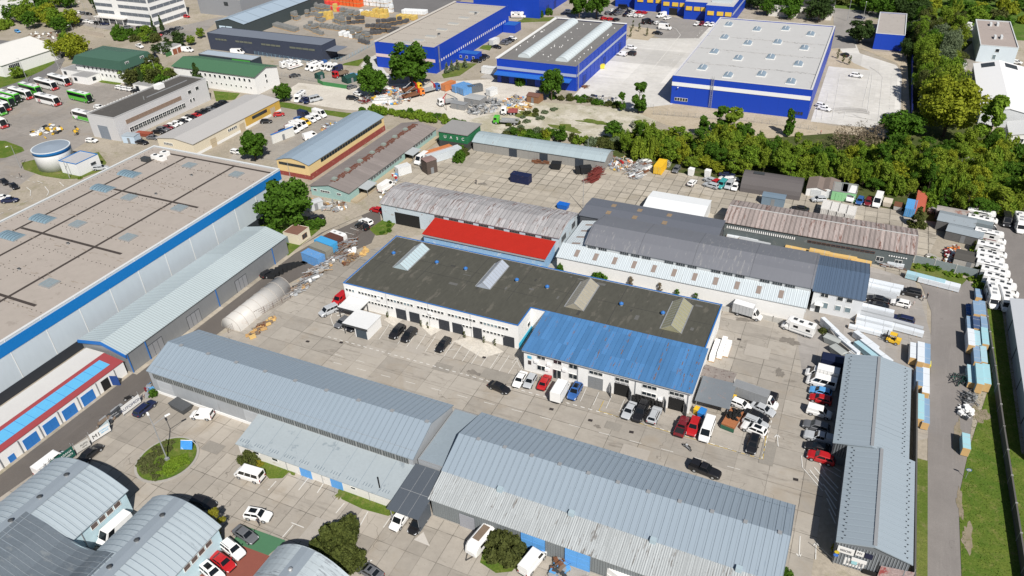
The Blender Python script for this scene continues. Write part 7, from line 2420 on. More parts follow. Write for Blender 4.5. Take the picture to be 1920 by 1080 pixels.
hoarding('white banner with a grey tyre emblem and small writing',(146,853),(172,837),1.7,P('grey white banner',(.56,.55,.52),.6,.08),[('AUTO',.62,1.3,.5,BLK),('servis',.62,.8,.4,BLK)],BLK)
hoarding('dark green banner reading NAGANA ZULIMEN',(104,886),(144,856),2.3,BGN,[('NAGANA',.62,1.75,.62,WHT),('ZULIMEN',.62,1.05,.62,WHT)],WHT)
hoarding('small dark navy banner at the near end of the lane fence',(94,893),(103,886),2.0,BNV,[('M',.5,1.0,.7,WHT)],WHT)
hoarding('small white banner reading M1 next to the navy one',(85,900),(93,894),1.6,BW,[('M1',.5,.8,.7,BLK)],BLK)
hoarding('white hoarding with dark writing beside the dark blue estate car',(233,781),(266,756),1.9,BW,[('AUTOMONT',.55,1.0,.9,P('dark blue lettering',(.03,.04,.10),.6,0))],BLK)
hoarding('small white and blue hoarding at the lane bend',(190,818),(208,800),1.4,P('pale blue banner',(.55,.66,.70),.6,.06),[('INFO',.5,.8,.6,CYN)],BLK)
hoarding('white company board at the near end of the right grey hall',(1578,1060),(1618,1072),1.6,BW,[('SERVIS',.5,.9,.75,BLK)],BLK,'company_board')
hoarding('white board with a dark red car picture at the bottom edge',(1643,1085),(1705,1098),2.6,P('red car poster',(.45,.35,.34),.5,.5,.35,(.28,.03,.03),.35,.6),[],BLK,'company_board')
lp=thing('roundabout_lamp','tall twin-armed street lamp in the middle of the planted roundabout','street lamp',(RX+.3,RY-.2,.2))
b=MB()
bx,by,bz=BASE[lp.name]
b.tube((bx,by,bz),(bx,by,9.0),.13,STEEL,8,.08)
b.box(bx-.3,by-.3,.25,bx+.3,by+.3,.8,STEEL)
part('pole',b,lp)
for dx,dy in((-2.2,1.2),(.9,2.2)):
 b=MB()
 b.tube((bx,by,8.95),(bx+dx,by+dy,9.5),.06,STEEL,5)
 q=part('arm',b,lp)
 b=MB()
 b.rbox(bx+dx*1.12,by+dy*1.12,9.42,9.6,.9,.32,math.atan2(dy,dx),PLASTIC)
 part('lamp_head',b,q)
x,y=G(351,836,.8)
o=thing('blue_sign_stand','tilted blue and white sign stand on the roundabout','sign',(x,y,.3),None,radians(20))
BASE[o.name]=(0,0,0)
b=MB()
b.hexa([(-1.1,-.6,.2),(1.1,-.6,.2),(1.1,-.5,.2),(-1.1,-.5,.2),(-1.1,.3,1.5),(1.1,.3,1.5),(1.1,.4,1.5),(-1.1,.4,1.5)],P('blue sign face',(.05,.25,.62),.5,.25,1.2,(.6,.65,.7),.1,.9))
part('sign_face',b,o)
b=MB()
for s in(-1.1,1.1):
 b.tube((s,.35,1.45),(s,1.0,0),.07,WHITEF)
b.tube((-1.1,.38,1.55),(1.1,.38,1.55),.07,WHITEF)
part('prop',b,o)
def lamp(px,py,h,label,arm=(0,-1.2),m=STEEL,name='street_lamp',group=None):
 x,y=G(px,py)
 o=thing(name,label,'street lamp',(x,y,0),group)
 b=MB()
 b.tube((x,y,0),(x,y,h),.13,m,7,.07)
 part('pole',b,o)
 b=MB()
 b.tube((x,y,h),(x+arm[0],y+arm[1],h+.25),.05,m,5)
 q=part('arm',b,o)
 b=MB()
 b.rbox(x+arm[0]*1.2,y+arm[1]*1.2,h+.18,h+.34,.8,.3,math.atan2(arm[1],arm[0]),PLASTIC)
 part('lamp_head',b,q)
for px,py,h,lab in((52,153,10,'street lamp standing behind the packed coaches'),(111,130,10,'street lamp beside the guard houses'),(145,82,9,'street lamp in front of the mansard house'),(298,158,10,'street lamp rising behind the bus workshop roof'),(131,334,7,'street lamp on the tank island in front of the pump house'),(39,316,8,'street lamp at the left of the round tank'),(166,42,11,'flagpole lamp at the office block hedge'),(1588,40,10,'tall street lamp at the street behind the car lot'),(1617,40,9,'shorter street lamp right of the tall one behind the car lot'),(1270,193,6,'thin lamp at the near corner of the concrete lot')):
 lamp(px,py,h,lab,group='street lamps')
for px,py,h,lab in((1093,393,11,'tall thin mast behind the dark slate hall'),(1102,300,7,'forked mast on the far grey board shed'),(545,335,6,'thin post at the yellow workshop corner'),(693,243,7,'pole on the yellow workshop side'),(837,207,9,'wooden pole in the gravel yard'),(178,55,13,'white flagpole beside the office block'),(187,50,13,'second white flagpole by the office block')):
 x,y=G(px,py)
 b=MB()
 b.tube((x,y,0),(x,y,h),.1,STEEL if 'wood' not in lab else OLDWOOD,6,.05)
 solo('mast_pole',b,lab,'mast')
x,y=G(1810,897)
o=thing('round_road_sign','round blue and white road sign on the grass verge','sign',(x,y,0))
b=MB()
b.tube((x,y,0),(x,y,2.0),.04,STEEL)
part('pole',b,o)
b=MB()
for r_,t_,m_ in((.42,0,P('sign blue',(.05,.16,.55),.4,.03)),(.32,.012,WHITEF),(.16,.024,P('sign grey',(.4,.42,.45),.4,.03))):
 pts=[(x+r_*cos(2*pi*i/18),y-.06-t_-(.2*sin(2*pi*i/18)*r_),2.1+r_*sin(2*pi*i/18)*.95)for i in range(18)]
 b.face(pts,m_)
 b.face([(a_,b_+.008,c_)for a_,b_,c_ in reversed(pts)],m_)
part('sign_disc',b,o)
x,y=G(1562,1057)
o=thing('gate_signs','pole with round blue and yellow signs by the right hall gate','sign',(x,y,0))
b=MB()
b.tube((x,y,0),(x,y,3.2),.05,STEEL)
b.tube((x,y,.9),(x-3.0,y+1.6,1.4),.05,DARKF)
part('pole',b,o)
for z,m_ in((2.2,MATS['sign blue']),(2.9,P('sign yellow',(.6,.45,.03),.4,.05))):
 b=MB()
 b.face([(x+.35*cos(2*pi*i/16),y-.1,z+.35*sin(2*pi*i/16))for i in range(16)],m_)
 b.box(x-.05,y-.09,z-.05,x+.05,y,z+.05,STEEL)
 part('sign_disc',b,o)
x,y=G(1672,637,.7)
o=thing('yellow_forklift','yellow forklift truck with black mast in the panel yard','forklift',(x,y,.1),None,radians(168))
BASE[o.name]=(0,0,0)
FY=paint_of('yellow')
b=MB()
b.box(-1.5,-.7,.35,1.0,.7,.85,FY)
b.box(-1.7,-.65,.4,-.7,.65,1.3,FY)
part('body',b,o)
b=MB()
for sx in(-.9,.7):
 for s in(-.6,.6):
  b.tube((sx,s,.9),(sx*.8,s,2.1),.05,TRIMB)
b.box(-.75,-.62,2.1,.6,.62,2.18,FY)
part('cab_frame',b,o)
b=MB()
b.box(-.4,-.3,.86,.1,.3,1.05,BLACK)
b.box(-.5,-.3,1.05,-.38,.3,1.5,BLACK)
part('seat',b,o)
b=MB()
for s in(-.35,.35):
 b.box(1.05,s-.06,.1,1.2,s+.06,2.4,TRIMB)
 b.box(1.2,s-.07,.12,2.4,s+.07,.18,STEEL)
part('mast',b,o)
for sx in(-1.0,.7):
 for s in(-.65,.65):
  link('wheel',wheel_mesh(.34,.22),o,(sx,s,.34))
def pal(*names):
 return[MATS.get(n)or paint_of(n)for n in names]
def heap(name,label,pix,n,mats,hmax=1.6,lmin=.4,lmax=2.6,seed=1,rods=.4,ang=None,kind='stuff',cat='scrap heap',group=None):
 """a jumble of boards, rods and boxes spread over a measured outline"""
 rr=random.Random(seed)
 W_=[G(*p)for p in pix]
 cx,cy=sum(p[0]for p in W_)/len(W_),sum(p[1]for p in W_)/len(W_)
 b=MB()
 for i in range(n):
  k=rr.randrange(len(W_))
  p,q=W_[k],W_[(k+1)%len(W_)]
  t,f=rr.random(),rr.random()**.5
  x=cx+(p[0]+(q[0]-p[0])*t-cx)*f
  y=cy+(p[1]+(q[1]-p[1])*t-cy)*f
  zt=hmax*(1-f*.8)*rr.random()
  a=(radians(ang)+rr.gauss(0,.15))if ang is not None else rr.uniform(0,pi)
  L=rr.uniform(lmin,lmax)
  m=rr.choice(mats)
  if rr.random()<rods:
   d=Vector((cos(a),sin(a),rr.uniform(-.2,.2)))*L/2
   c=Vector((x,y,.15+zt+abs(d.z)))
   b.tube(c-d,c+d,rr.uniform(.04,.09),m,5)
  else:
   b.rbox(x,y,.1+zt*.5,.1+zt*.5+rr.uniform(.15,.7),L*.6,rr.uniform(.25,1.0),a,m)
 o=solo(name,b,label,cat,group=group)
 if kind:
  o['kind']=kind
 return o
JM=pal('raw timber','old timber','rusty steel','galvanised steel','white plastic','grey frame','silver','bare concrete')
JC=JM+pal('red','orange','yellow','skyblue','white')
ST=pal('galvanised steel','grey frame','silver','galvanised steel','bare concrete','dark frame')
heap('scaffold_heap','heap of grey scaffolding and plates along the lane fence',[(545,548),(592,500),(635,478),(625,500),(570,545),(548,560)],190,JM+ST,2.0,.6,4,1,.6,60)
heap('scaffold_rack','tall rusty scaffold rack above the pallets by the lane',[(632,488),(640,462),(668,448),(662,470),(645,492)],120,pal('rusty steel','galvanised steel','old timber','grey frame'),3.2,.8,3.5,2,.75,60)
heap('pallet_cage','rusty wire cages with broken timber by the lane',[(638,492),(655,478),(675,480),(650,502)],60,pal('rusty steel','raw timber','old timber'),1.4,.5,2,3,.5)
heap('broken_pallets','small heap of bright broken pallets on the yard slabs',[(676,478),(684,466),(692,472),(682,482)],24,pal('raw timber','timber pack'),.6,.6,1.6,4,.2)
heap('timber_rubbish','orange timber rubbish beside the polytunnel',[(455,640),(480,618),(500,604),(515,596),(505,612),(480,632)],60,pal('raw timber','timber pack','rusty steel','old timber'),.8,.5,3,5,.3,60)
heap('hut_rubbish','rubbish heap of rust and boards beside the lane hut',[(580,375),(640,378),(655,392),(620,400),(590,390)],90,JM+pal('rust orange skip'),1.2,.5,3,6,.4)
heap('lane_rubbish','row of odd scrap along the teal workshop ramp',[(712,372),(735,330),(760,305),(768,310),(745,340),(720,378)],60,JC,1.0,.4,1.6,7,.3)
heap('colour_scrap','colourful scrap heap under the big trees in the gravel yard',[(690,180),(730,165),(775,165),(770,190),(740,198),(700,196)],200,JC,2.4,.5,3,8,.4)
heap('steel_scrap','wide heap of grey steel parts in the gravel yard',[(872,212),(885,190),(930,185),(945,195),(925,212),(890,216)],230,ST,2.2,.5,3.4,9,.5)
heap('board_heap','yellow board heap beside the brown hut',[(960,205),(975,192),(1000,196),(990,206),(965,212)],60,pal('timber pack','raw timber','white plastic','rusty steel'),1.2,.8,3.5,10,.2,-5)
heap('mesh_scrap','red and black scrap behind the green flatbed truck',[(940,190),(965,180),(985,185),(980,200),(955,205)],110,JC+ST,1.8,.5,2.5,11,.4)
heap('wreck_scrap','dark scrap between the gravel road and the scrap heap',[(665,190),(690,183),(700,192),(680,197)],60,pal('rusty steel','dark frame','grey frame','maroon'),1.2,.5,2,12,.4)
heap('dark_frames','pale steel frames and tanks at the corner of the grey board shed',[(1140,312),(1150,296),(1185,300),(1180,318),(1150,322)],110,JC+ST,2.2,.5,3,13,.5)
heap('scaffold_bundles','silver scaffold bundles left of the yellow container',[(1172,325),(1185,305),(1215,302),(1222,312),(1200,338),(1185,335)],150,pal('galvanised steel','silver','white plastic','grey frame','rusty steel'),1.8,.8,4,14,.7,60)
heap('red_trusses','stack of dark red steel lattice girders on the panel yard',[(1098,340),(1125,310),(1133,312),(1112,345)],90,[P('dark red steel',(.15,.03,.025),.7,.15)],1.6,2,6,15,.85,62)
heap('rusty_girder','low rusty girder in front of the grey board shed',[(993,302),(1028,306),(1028,309),(994,305)],14,[RUST],.4,2,5,16,.6,0)
heap('red_rubbish','red, orange and white rubbish heap by the grey huts',[(1768,488),(1772,468),(1790,462),(1800,470),(1795,495),(1780,500)],130,pal('red','orange','white plastic','rusty steel','raw timber','white','maroon','grey frame'),1.8,.4,2,17,.3)
heap('concrete_rubble','broken pale concrete panels at the fence end of the old yard',[(1724,490),(1735,478),(1765,490),(1760,500),(1735,500)],30,pal('bare concrete','pale dirt' if 'pale dirt' in MATS else 'bare concrete','white plastic'),1.0,1,3,18,0)
heap('edge_rubble','rubble and concrete rings at the wood edge by the huts',[(1738,395),(1755,385),(1770,390),(1765,402),(1745,402)],40,pal('bare concrete','galvanised steel','old timber'),1.0,.6,2.4,19,.1)
heap('rusty_trailer_load','rusty car trailer heaped with old junk below the blue gate',[(1036,1080),(1042,1048),(1066,1050),(1062,1085)],70,pal('rusty steel','rusty steel','dark frame','skyblue','old timber','grey frame'),1.3,.5,2.4,20,.3)
heap('wrapped_bundles','white plastic-wrapped bundles on black racks on the verge',[(1796,778),(1800,766),(1815,764),(1822,775),(1812,790)],50,pal('white plastic','white','white plastic','dark frame'),1.4,.5,1.8,21,.2)
heap('black_racks','black steel racks standing on the grass verge',[(1800,760),(1808,738),(1826,742),(1830,758)],60,pal('dark frame','grey frame'),1.4,.8,2.6,22,.9)
heap('green_rack','dark green pipe rack in front of the pale stacks',[(1778,712),(1800,706),(1830,720),(1800,724)],24,[P('dark green steel',(.02,.08,.06),.6,.1),DARKF],1.6,1.5,4,23,1.0)
heap('window_scrap','long steel profiles and frames behind the factory roof',[(1362,434),(1380,428),(1460,445),(1455,458),(1400,452)],60,pal('white plastic','galvanised steel','dark frame','white plastic'),1.2,1.5,6,24,.4,-4)
heap('rust_pipes','rusty pipe racks under the white roll',[(1640,492),(1700,500),(1700,508),(1650,502)],40,pal('rusty steel','galvanised steel','rusty steel'),1.0,1.5,5,25,.9,-5)
heap('brown_scraps','small brown parts left on the pale concrete lot',[(1092,164),(1100,160),(1106,164),(1098,168)],14,pal('rusty steel','old timber'),.5,.6,1.6,26,.3)
heap('lot_parts','dark and blue flat parts along the lot fence',[(1095,182),(1120,180),(1160,186),(1150,190),(1110,188)],30,pal('grey frame','navy','dark frame','bare concrete'),.3,1,3,27,.1)
heap('rubble_lot','pale rubble on the waste lot by the far road',[(45,68),(70,60),(110,62),(140,72),(100,78)],70,pal('bare concrete','rusty steel','old timber','white plastic'),.6,.5,2.4,28,.1)
heap('bus_scrap','yellow and white machine parts beside the round tank',[(55,250),(75,240),(100,234),(118,242),(112,252),(80,262)],46,pal('white plastic','white','yellow','dark frame','black cover'),1.8,1,3.2,29,.1)
heap('yellow_lift','yellow lift parts at the bus workshop corner',[(138,252),(142,240),(148,246),(145,260)],14,pal('yellow','dark frame'),1.8,.8,2,30,.4)
heap('lane_boards','grey weathered boards stacked beside the lane hoardings',[(182,800),(225,765),(232,772),(196,806)],40,pal('old timber','grey frame','dark frame'),.9,1.5,4,31,.2,90)
heap('fence_plants_debris','blue trolley frame and rubbish at the long hall corner',[(268,742),(280,722),(290,735),(282,750)],24,pal('skyblue','galvanised steel','grey frame','maroon'),1.4,.6,2,32,.6)
heap('garage_scrap','rusty scrap beside the blue-white booth',[(596,245),(615,232),(640,230),(630,240),(605,252)],60,JC,1.2,.5,2,33,.3)
x,y=G(540,508)
b=MB()
for i in range(9):
 t=i/8
 b.rbox(x-1.6+1.2*t+2.2*t*t,y-4+9*t,.1,.3+1.3*sin(pi*min(1,t+.15)),2.0,1.5,.3+t,MATS['black cover'])
solo('black_cover_roll',b,'long black tarpaulin-covered hump on the lane beside the blue container','covered heap')
x,y=G(655,476)
for i,(dx,dy,z)in enumerate(((0,0,.1),(1.2,.4,.1),(.6,1.4,.1))):
 b=MB()
 b.loft([[(x+dx+r_*cos(2*pi*k/9),y+dy+r_*sin(2*pi*k/9),zz)for k in range(9)]for r_,zz in((.5,.1),(.72,.5),(.7,1.1),(.4,1.35))],PLASTIC)
 solo('big_bag',b,'white bulk bag beside the rusty cages by the lane','bulk bag',group='white bulk bags by the lane',smooth=True)
k=0
for r_ in range(3):
 for c in range(6-r_):
  x,y=G(703+c*6.2+r_*3,195-c*.4-r_*5)
  b=MB()
  b.box(x-.62,y-.62,.12+.0,x+.62,y+.62,1.2,PLASTIC)
  b.box(x-.5,y-.5,1.202,x+.5,y+.5,1.4,P('grey bag top',(.5,.5,.48),.8,.1))
  b.box(x-.7,y-.7,.02,x+.7,y+.7,.11,WOOD)
  solo('big_bag',b,'white bulk bag in the block beside the scrap heap in the gravel yard','bulk bag',group='white bulk bags in the gravel yard')
def pal_mesh(kind):
 key=('pallet',kind)
 if key in VC:
  return VC[key]
 rr=random.Random(hash(kind)%97 if not isinstance(kind,int)else kind)
 b=MB()
 b.box(-.6,-.6,0,.6,.6,.14,WOOD)
 m={0:P('grey pavers',(.22,.225,.22),.85,.18,2),1:P('yellow wrapped pallet',(.58,.42,.12),.6,.12,2),2:P('white wrapped pallet',(.70,.72,.73),.5,.05,2),3:P('orange wrapped pallet',(.72,.12,.03),.55,.12,1.2),4:P('dark pavers',(.10,.10,.105),.85,.2,2),5:P('pink red wrapped pallet',(.66,.07,.06),.55,.1,1.5)}[kind]
 if kind in(0,4):
  for lv in range(4):
   for i in range(3):
    b.box(-.56+i*.38,-.55+.02*(lv%2),.15+lv*.27,-.2+i*.38,.55-.03*(i%2),.15+lv*.27+.24,m)
 else:
  b.box(-.57,-.57,.15,.57,.57,1.35,m)
  b.hexa([(-.57,-.57,1.36),(.57,-.57,1.36),(.57,.57,1.36),(-.57,.57,1.36),(-.45,-.45,1.5),(.45,-.45,1.5),(.45,.45,1.5),(-.45,.45,1.5)],m)
 VC[key]=b.mesh('pallet')
 return VC[key]
PK={0:('grey paver pallet','pallet of grey paving stones in the stone yard between navy and blue halls'),1:('yellow pallet','yellow wrapped pallet in the stone yard beside the beige-roofed blue hall'),2:('white pallet','white wrapped pallet at the back of the stone yard'),3:('orange pallet','orange wrapped pallet in the high block at the top of the stone yard'),4:('dark paver pallet','pallet of dark paving stones in the stone yard near the beige-roofed blue hall'),5:('red pallet','pink-red wrapped pallet in the high block at the top of the stone yard')}
def pallet(kind,x,y,z,a):
 nm,lab=PK[kind]
 o=link(nm.replace(' ','_'),pal_mesh(kind),None,(x,y,z),a)
 tag(o,lab,'pallet',nm+'s in the stone yard')
 o.scale=(1.6,1.6,1.45)
rr=random.Random(21)
for kind,p,q,n,rows,lev in((0,(520,28),(556,22),5,2,2),(0,(640,30),(668,36),4,2,2),(0,(600,52),(640,58),6,2,1),(4,(700,60),(730,62),4,2,2),(0,(662,72),(690,76),4,2,2),(0,(500,44),(520,40),3,1,2),(2,(640,68),(660,72),3,2,1),(4,(730,50),(760,44),4,2,2),(0,(565,14),(612,25),9,2,2),(0,(532,30),(556,38),5,2,2),(0,(577,32),(585,30),2,2,2),(0,(595,38),(603,42),3,2,2),(0,(515,50),(552,60),9,2,1),(0,(574,54),(590,60),4,2,2),(0,(628,42),(644,48),4,2,2),(0,(638,22),(652,26),3,2,2),(0,(648,64),(672,68),5,2,2),(0,(592,62),(604,66),3,1,1),(4,(655,46),(680,44),4,1,2),(4,(690,52),(720,50),4,1,2),(4,(715,55),(745,58),5,1,1),(4,(690,66),(712,64),4,1,1),(4,(676,80),(690,84),3,1,1),(1,(604,38),(622,36),3,1,2),(1,(682,30),(716,34),5,2,1),(1,(704,32),(722,34),3,2,2),(1,(748,36),(775,38),4,2,1),(1,(630,22),(632,22),1,1,3),(3,(600,6),(638,9),6,2,3),(3,(642,10),(674,14),6,2,3),(5,(568,2),(590,4),3,2,2),(5,(620,20),(636,22),2,1,1),(5,(608,9),(632,11),4,1,2),(2,(684,10),(725,14),7,3,3),(2,(758,26),(795,28),8,2,1),(2,(722,24),(735,24),3,1,2),(2,(678,26),(700,28),3,1,1)):
 for i in range(n):
  t=i/max(1,n-1)
  x0,y0=G(p[0]+(q[0]-p[0])*t,p[1]+(q[1]-p[1])*t)
  for r_ in range(rows):
   for l_ in range(rr.randint(max(1,lev-1),lev)):
    pallet(kind,x0+rr.uniform(-.2,.2),y0+r_*2.0,.08+l_*2.0,rr.uniform(-.1,.1))
SKIN=P('skin',(.50,.31,.23),.6,.03)
HAIRS=P('dark hair',(.03,.02,.015),.7,.1)
def person(px,py,a,label,shirt,trousers,h=1.75,stride=.18):
 x,y=G(px,py)
 k=h/1.75
 J=[((0,0,.95),.13),((0,0,1.2),.135),((0,0,1.42),.13),((0,0,1.52),.055),((.01,0,1.60),.085),((.02,0,1.70),.075)]
 E_=[(0,1),(1,2),(2,3),(3,4),(4,5)]
 for s in(-1,1):
  n0=len(J)
  J+=[((0,s*.1,.9),.09),((stride*s*.5,s*.11,.5),.062),((stride*s,s*.11,.08),.045),((stride*s+.16,s*.12,.04),.035)]
  E_+=[(0,n0),(n0,n0+1),(n0+1,n0+2),(n0+2,n0+3)]
  n1=len(J)
  J+=[((0,s*.2,1.4),.06),((-.05*s,s*.27,1.12),.043),((.06-.1*s,s*.28,.88),.034),((.08-.1*s,s*.28,.78),.03)]
  E_+=[(2,n1),(n1,n1+1),(n1+1,n1+2),(n1+2,n1+3)]
 me=bpy.data.meshes.new('person')
 me.from_pydata([tuple(c*k for c in j[0])for j in J],E_,[])
 o=bpy.data.objects.new('person',me)
 COL.objects.link(o)
 sk=o.modifiers.new('Skin','SKIN')
 for v,j in zip(me.skin_vertices[0].data,J):
  v.radius=(j[1]*k,j[1]*k)
 me.skin_vertices[0].data[0].use_root=True
 o.modifiers.new('Sub','SUBSURF').levels=1
 dg=bpy.context.evaluated_depsgraph_get()
 m2=bpy.data.meshes.new_from_object(o.evaluated_get(dg))
 for m in(shirt,trousers,SKIN,HAIRS,BLACK):
  m2 .materials.append(m)
 for p in m2 .polygons:
  z,yy=p.center.z/k,abs(p.center.y/k)
  p.material_index=3 if z>1.68 or(z>1.58 and p.center.x<-.02)else 2 if z>1.5 else 2 if(yy>.2 and z<1.05)else 0 if z>.93 else 4 if z<.07 else 1
 o.modifiers.clear()
 o.data=m2
 o.location=(x,y,.1)
 o.rotation_euler=(0,0,radians(a))
 tag(o,label,'person')
 return o
person(1729,565,20,'person in a white top standing on the panel yard near a black SUV',P('white shirt',(.6,.6,.6),.8,.05),P('dark trousers',(.03,.03,.04),.8,.05))
person(1737,561,190,'person in dark clothes beside the one in a white top',P('dark shirt',(.04,.04,.05),.8,.05),MATS['dark trousers'])
person(1712,573,60,'small child in pale clothes behind the white hatchback',P('pale pink shirt',(.6,.5,.48),.8,.05),P('beige trousers',(.45,.38,.32),.8,.05),1.25)
person(893,346,100,'person in dark clothes alone in the old panel yard',MATS['dark shirt'],MATS['dark trousers'])
person(486,985,110,'person in dark clothes standing beside the white SUV',MATS['dark shirt'],MATS['dark trousers'])
person(39,333,60,'person in dark clothes walking on the left yard by the tank island',MATS['dark shirt'],P('grey trousers',(.1,.1,.11),.8,.05))
person(1538,253,0,'person in red clothes on the sandy strip at the wood edge',P('red jacket',(.5,.03,.03),.8,.05),MATS['dark trousers'])
def motorbike(px,py,a,label,m,cat='motorcycle',nm='motorcycle'):
 x,y=G(px,py)
 o=thing(nm,label,cat,(x,y,.1),None,radians(a))
 BASE[o.name]=(0,0,0)
 for sx in(-.7,.7):
  link('wheel',wheel_mesh(.32,.14),o,(sx,0,.32))
 b=MB()
 b.hexa([(-.5,-.14,.45),(.35,-.14,.45),(.35,.14,.45),(-.5,.14,.45),(-.75,-.12,.8),(.3,-.16,.95),(.3,.16,.95),(-.75,.12,.8)],m)
 part('frame',b,o)
 b=MB()
 b.box(-.75,-.13,.82,-.05,.13,.9,BLACK)
 part('seat',b,o)
 b=MB()
 b.tube((.7,0,.35),(.42,0,1.05),.04,STEEL)
 b.tube((.42,-.35,1.08),(.42,.35,1.08),.025,BLACK)
 part('handlebar',b,o)
 return o
motorbike(243,750,60,'dark motorcycle standing on the lane by the hoardings',paint_of('black'))
motorbike(1288,842,150,'pale scooter standing alone on the concrete yard',paint_of('silver'),'scooter','scooter')
L_BROAD=leaf('broad leaves',(.02,.055,.006),(.10,.21,.02),(.07,.15,.015))
L_BELT=leaf('belt leaves',(.04,.09,.008),(.21,.34,.032),(.20,.27,.03))
L_FRESH=leaf('fresh spring leaves',(.085,.125,.008),(.34,.37,.03),(.27,.32,.03))
L_DARK=leaf('dark needles',(.018,.042,.010),(.07,.12,.03),(.045,.08,.022))
L_OLIVE=leaf('olive shrub leaves',(.03,.045,.010),(.12,.145,.035),(.10,.11,.035))
L_SHRUB=leaf('grey olive shrub leaves',(.06,.075,.025),(.17,.185,.07),(.12,.14,.05))
L_LIME=leaf('lime leaves',(.075,.125,.012),(.27,.36,.035),(.24,.30,.035))
L_GOLD=leaf('golden shrub leaves',(.09,.10,.008),(.34,.30,.03),(.26,.25,.03))
L_GREYG=leaf('silver green leaves',(.06,.08,.04),(.20,.25,.14),(.14,.19,.10))
L_BLOS=leaf('white blossom',(.25,.27,.18),(.62,.62,.54),(.40,.42,.30))
L_BARE=leaf('bare twigs',(.13,.10,.07),(.27,.215,.15),(.20,.17,.10))
BARK=P('bark',(.09,.068,.05),.9,.25,2)
CROWN={}
def crown_mesh(seed,shape,m,n=1900,size=.5,R_=1.0):
 """leaf clumps spread through the crown volume; unit radius about 1, base at 0"""
 key=(seed,shape,m.name,n)
 if key in CROWN:
  return CROWN[key]
 rr=random.Random(seed*31+len(shape))
 cl=[]
 if shape=='broad':
  for i in range(44):
   while True:
    v=Vector((rr.uniform(-1,1),rr.uniform(-1,1),rr.uniform(-.9,1)))
    if .3<v.length<1.0:
     break
   cl.append((Vector((v.x*.8+rr.gauss(0,.06),v.y*.8+rr.gauss(0,.06),1.02+v.z*.82)),rr.uniform(.12,.33)))
  cl.append((Vector((0,0,.95)),.5))
 elif shape=='tall':
  for i in range(36):
   z=rr.uniform(.1,2.7)
   r_=.62*(1-(z/3.0-.35)**2*1.6)*rr.uniform(.3,1)
   a=rr.uniform(0,2*pi)
   cl.append((Vector((r_*cos(a),r_*sin(a),z)),rr.uniform(.1,.3)))
 elif shape=='cone':
  for i in range(26):
   z=rr.uniform(.05,2.5)
   r_=.78*(1-z/2.8)*rr.uniform(.5,1)
   a=rr.uniform(0,2*pi)
   cl.append((Vector((r_*cos(a),r_*sin(a),z)),.12+.22*(1-z/2.8)))
 else:
  for i in range(28):
   a,q=rr.uniform(0,2*pi),rr.random()**.5
   cl.append((Vector((q*.75*cos(a),q*.75*sin(a),rr.uniform(.12,.8-.35*q))),rr.uniform(.12,.32)))
 b=MB()
 tot=sum(c[1]**2 for c in cl)
 for c,r_ in cl:
  for i in range(max(6,int(n*r_*r_/tot))):
   d=Vector((rr.gauss(0,1),rr.gauss(0,1),rr.gauss(.25,1))).normalized()
   p=c+d*r_*rr.uniform(.55,1.08)
   if p.z<.02:
    continue
   nn=(d+Vector((rr.gauss(0,.6),rr.gauss(0,.6),rr.gauss(.2,.6)))).normalized()
   u_=nn.orthogonal().normalized()
   v_=nn.cross(u_)
   t=rr.uniform(0,2*pi)
   u_,v_=u_*cos(t)+v_*sin(t),v_*cos(t)-u_*sin(t)
   s=size*rr.uniform(.055,.13)
   b.face([p-u_*s-v_*s*.6,p+u_*s*.3-v_*s,p+u_*s+v_*s*.5,p-u_*s*.2+v_*s],m)
 CROWN[key]=b.mesh('crown')
 return CROWN[key]
def trunk_mesh(shape):
 key=('trunk',shape)
 if key not in CROWN:
  b=MB()
  top={'broad':1.1,'tall':2.2,'cone':2.3,'bush':.4}[shape]
  b.tube((0,0,-.05),(0,0,top*.5),.07,BARK,7,.05)
  b.tube((0,0,top*.5),(.03,0,top),.05,BARK,6,.015)
  rr=random.Random(5)
  for i in range(9 if shape!='bush' else 4):
   a=i*1.9
   z=top*(.3+.075*i)if shape!='bush' else .02
   b.tube((0,0,z),(.5*cos(a),.5*sin(a),z+.45),.03,BARK,5,.008)
  CROWN[key]=b.mesh('trunk')
 return CROWN[key]
def tree(px,py,r,h,shape,m,label,seed=None,n=2200,size=1.0,cat='tree',name=None,group=None,pos=None):
 """crown radius r and total height h in metres, trunk foot at the measured point"""
 x,y=pos or G(px,py)
 seed=rnd.randrange(6)if seed is None else seed
 nm=name or{'broad':'leafy_tree','tall':'slender_tree','cone':'conifer_tree','bush':'bush'}[shape]
 o=thing(nm,label,cat,(x,y,0),group,rnd.uniform(0,6.28))
 hz={'broad':2.0,'tall':2.85,'cone':2.65,'bush':1.0}[shape]
 lift=.0 if shape in('bush','cone')else h*.08
 c=link('crown',crown_mesh(seed,shape,m,n,size),o,(0,0,lift))
 c.scale=(r,r,(h-lift)/hz)
 t=link('trunk',trunk_mesh(shape),o)
 t.scale=(r*.75,r*.75,h*.9/hz)
 return o
big_=dict(n=5200,size=.62)
tree(545,432,7.6,16,'broad',L_BROAD,'largest leafy tree, beside the white warehouse corner and cream kiosk',1,**big_)
tree(484,405,3.2,5.5,'broad',L_BROAD,'small leafy tree at the foot of the largest tree, toward the sheet shed',2,n=2600,size=.7)
tree(515,445,3.4,4.2,'bush',L_BROAD,'broad bush under the largest tree beside the cream kiosk',3,n=2600,size=.8,cat='bush')
tree(592,425,3.0,3.0,'bush',L_BROAD,'bush on the lawn right of the cream kiosk',0,n=2000,size=.8,cat='bush')
tree(480,300,5.2,10,'broad',L_BROAD,'dark round tree between the cream and yellow workshops',2,**big_)
tree(703,182,6.6,13,'broad',L_BROAD,'large dark tree left of the largest one at the blue hall corner',3,**big_)
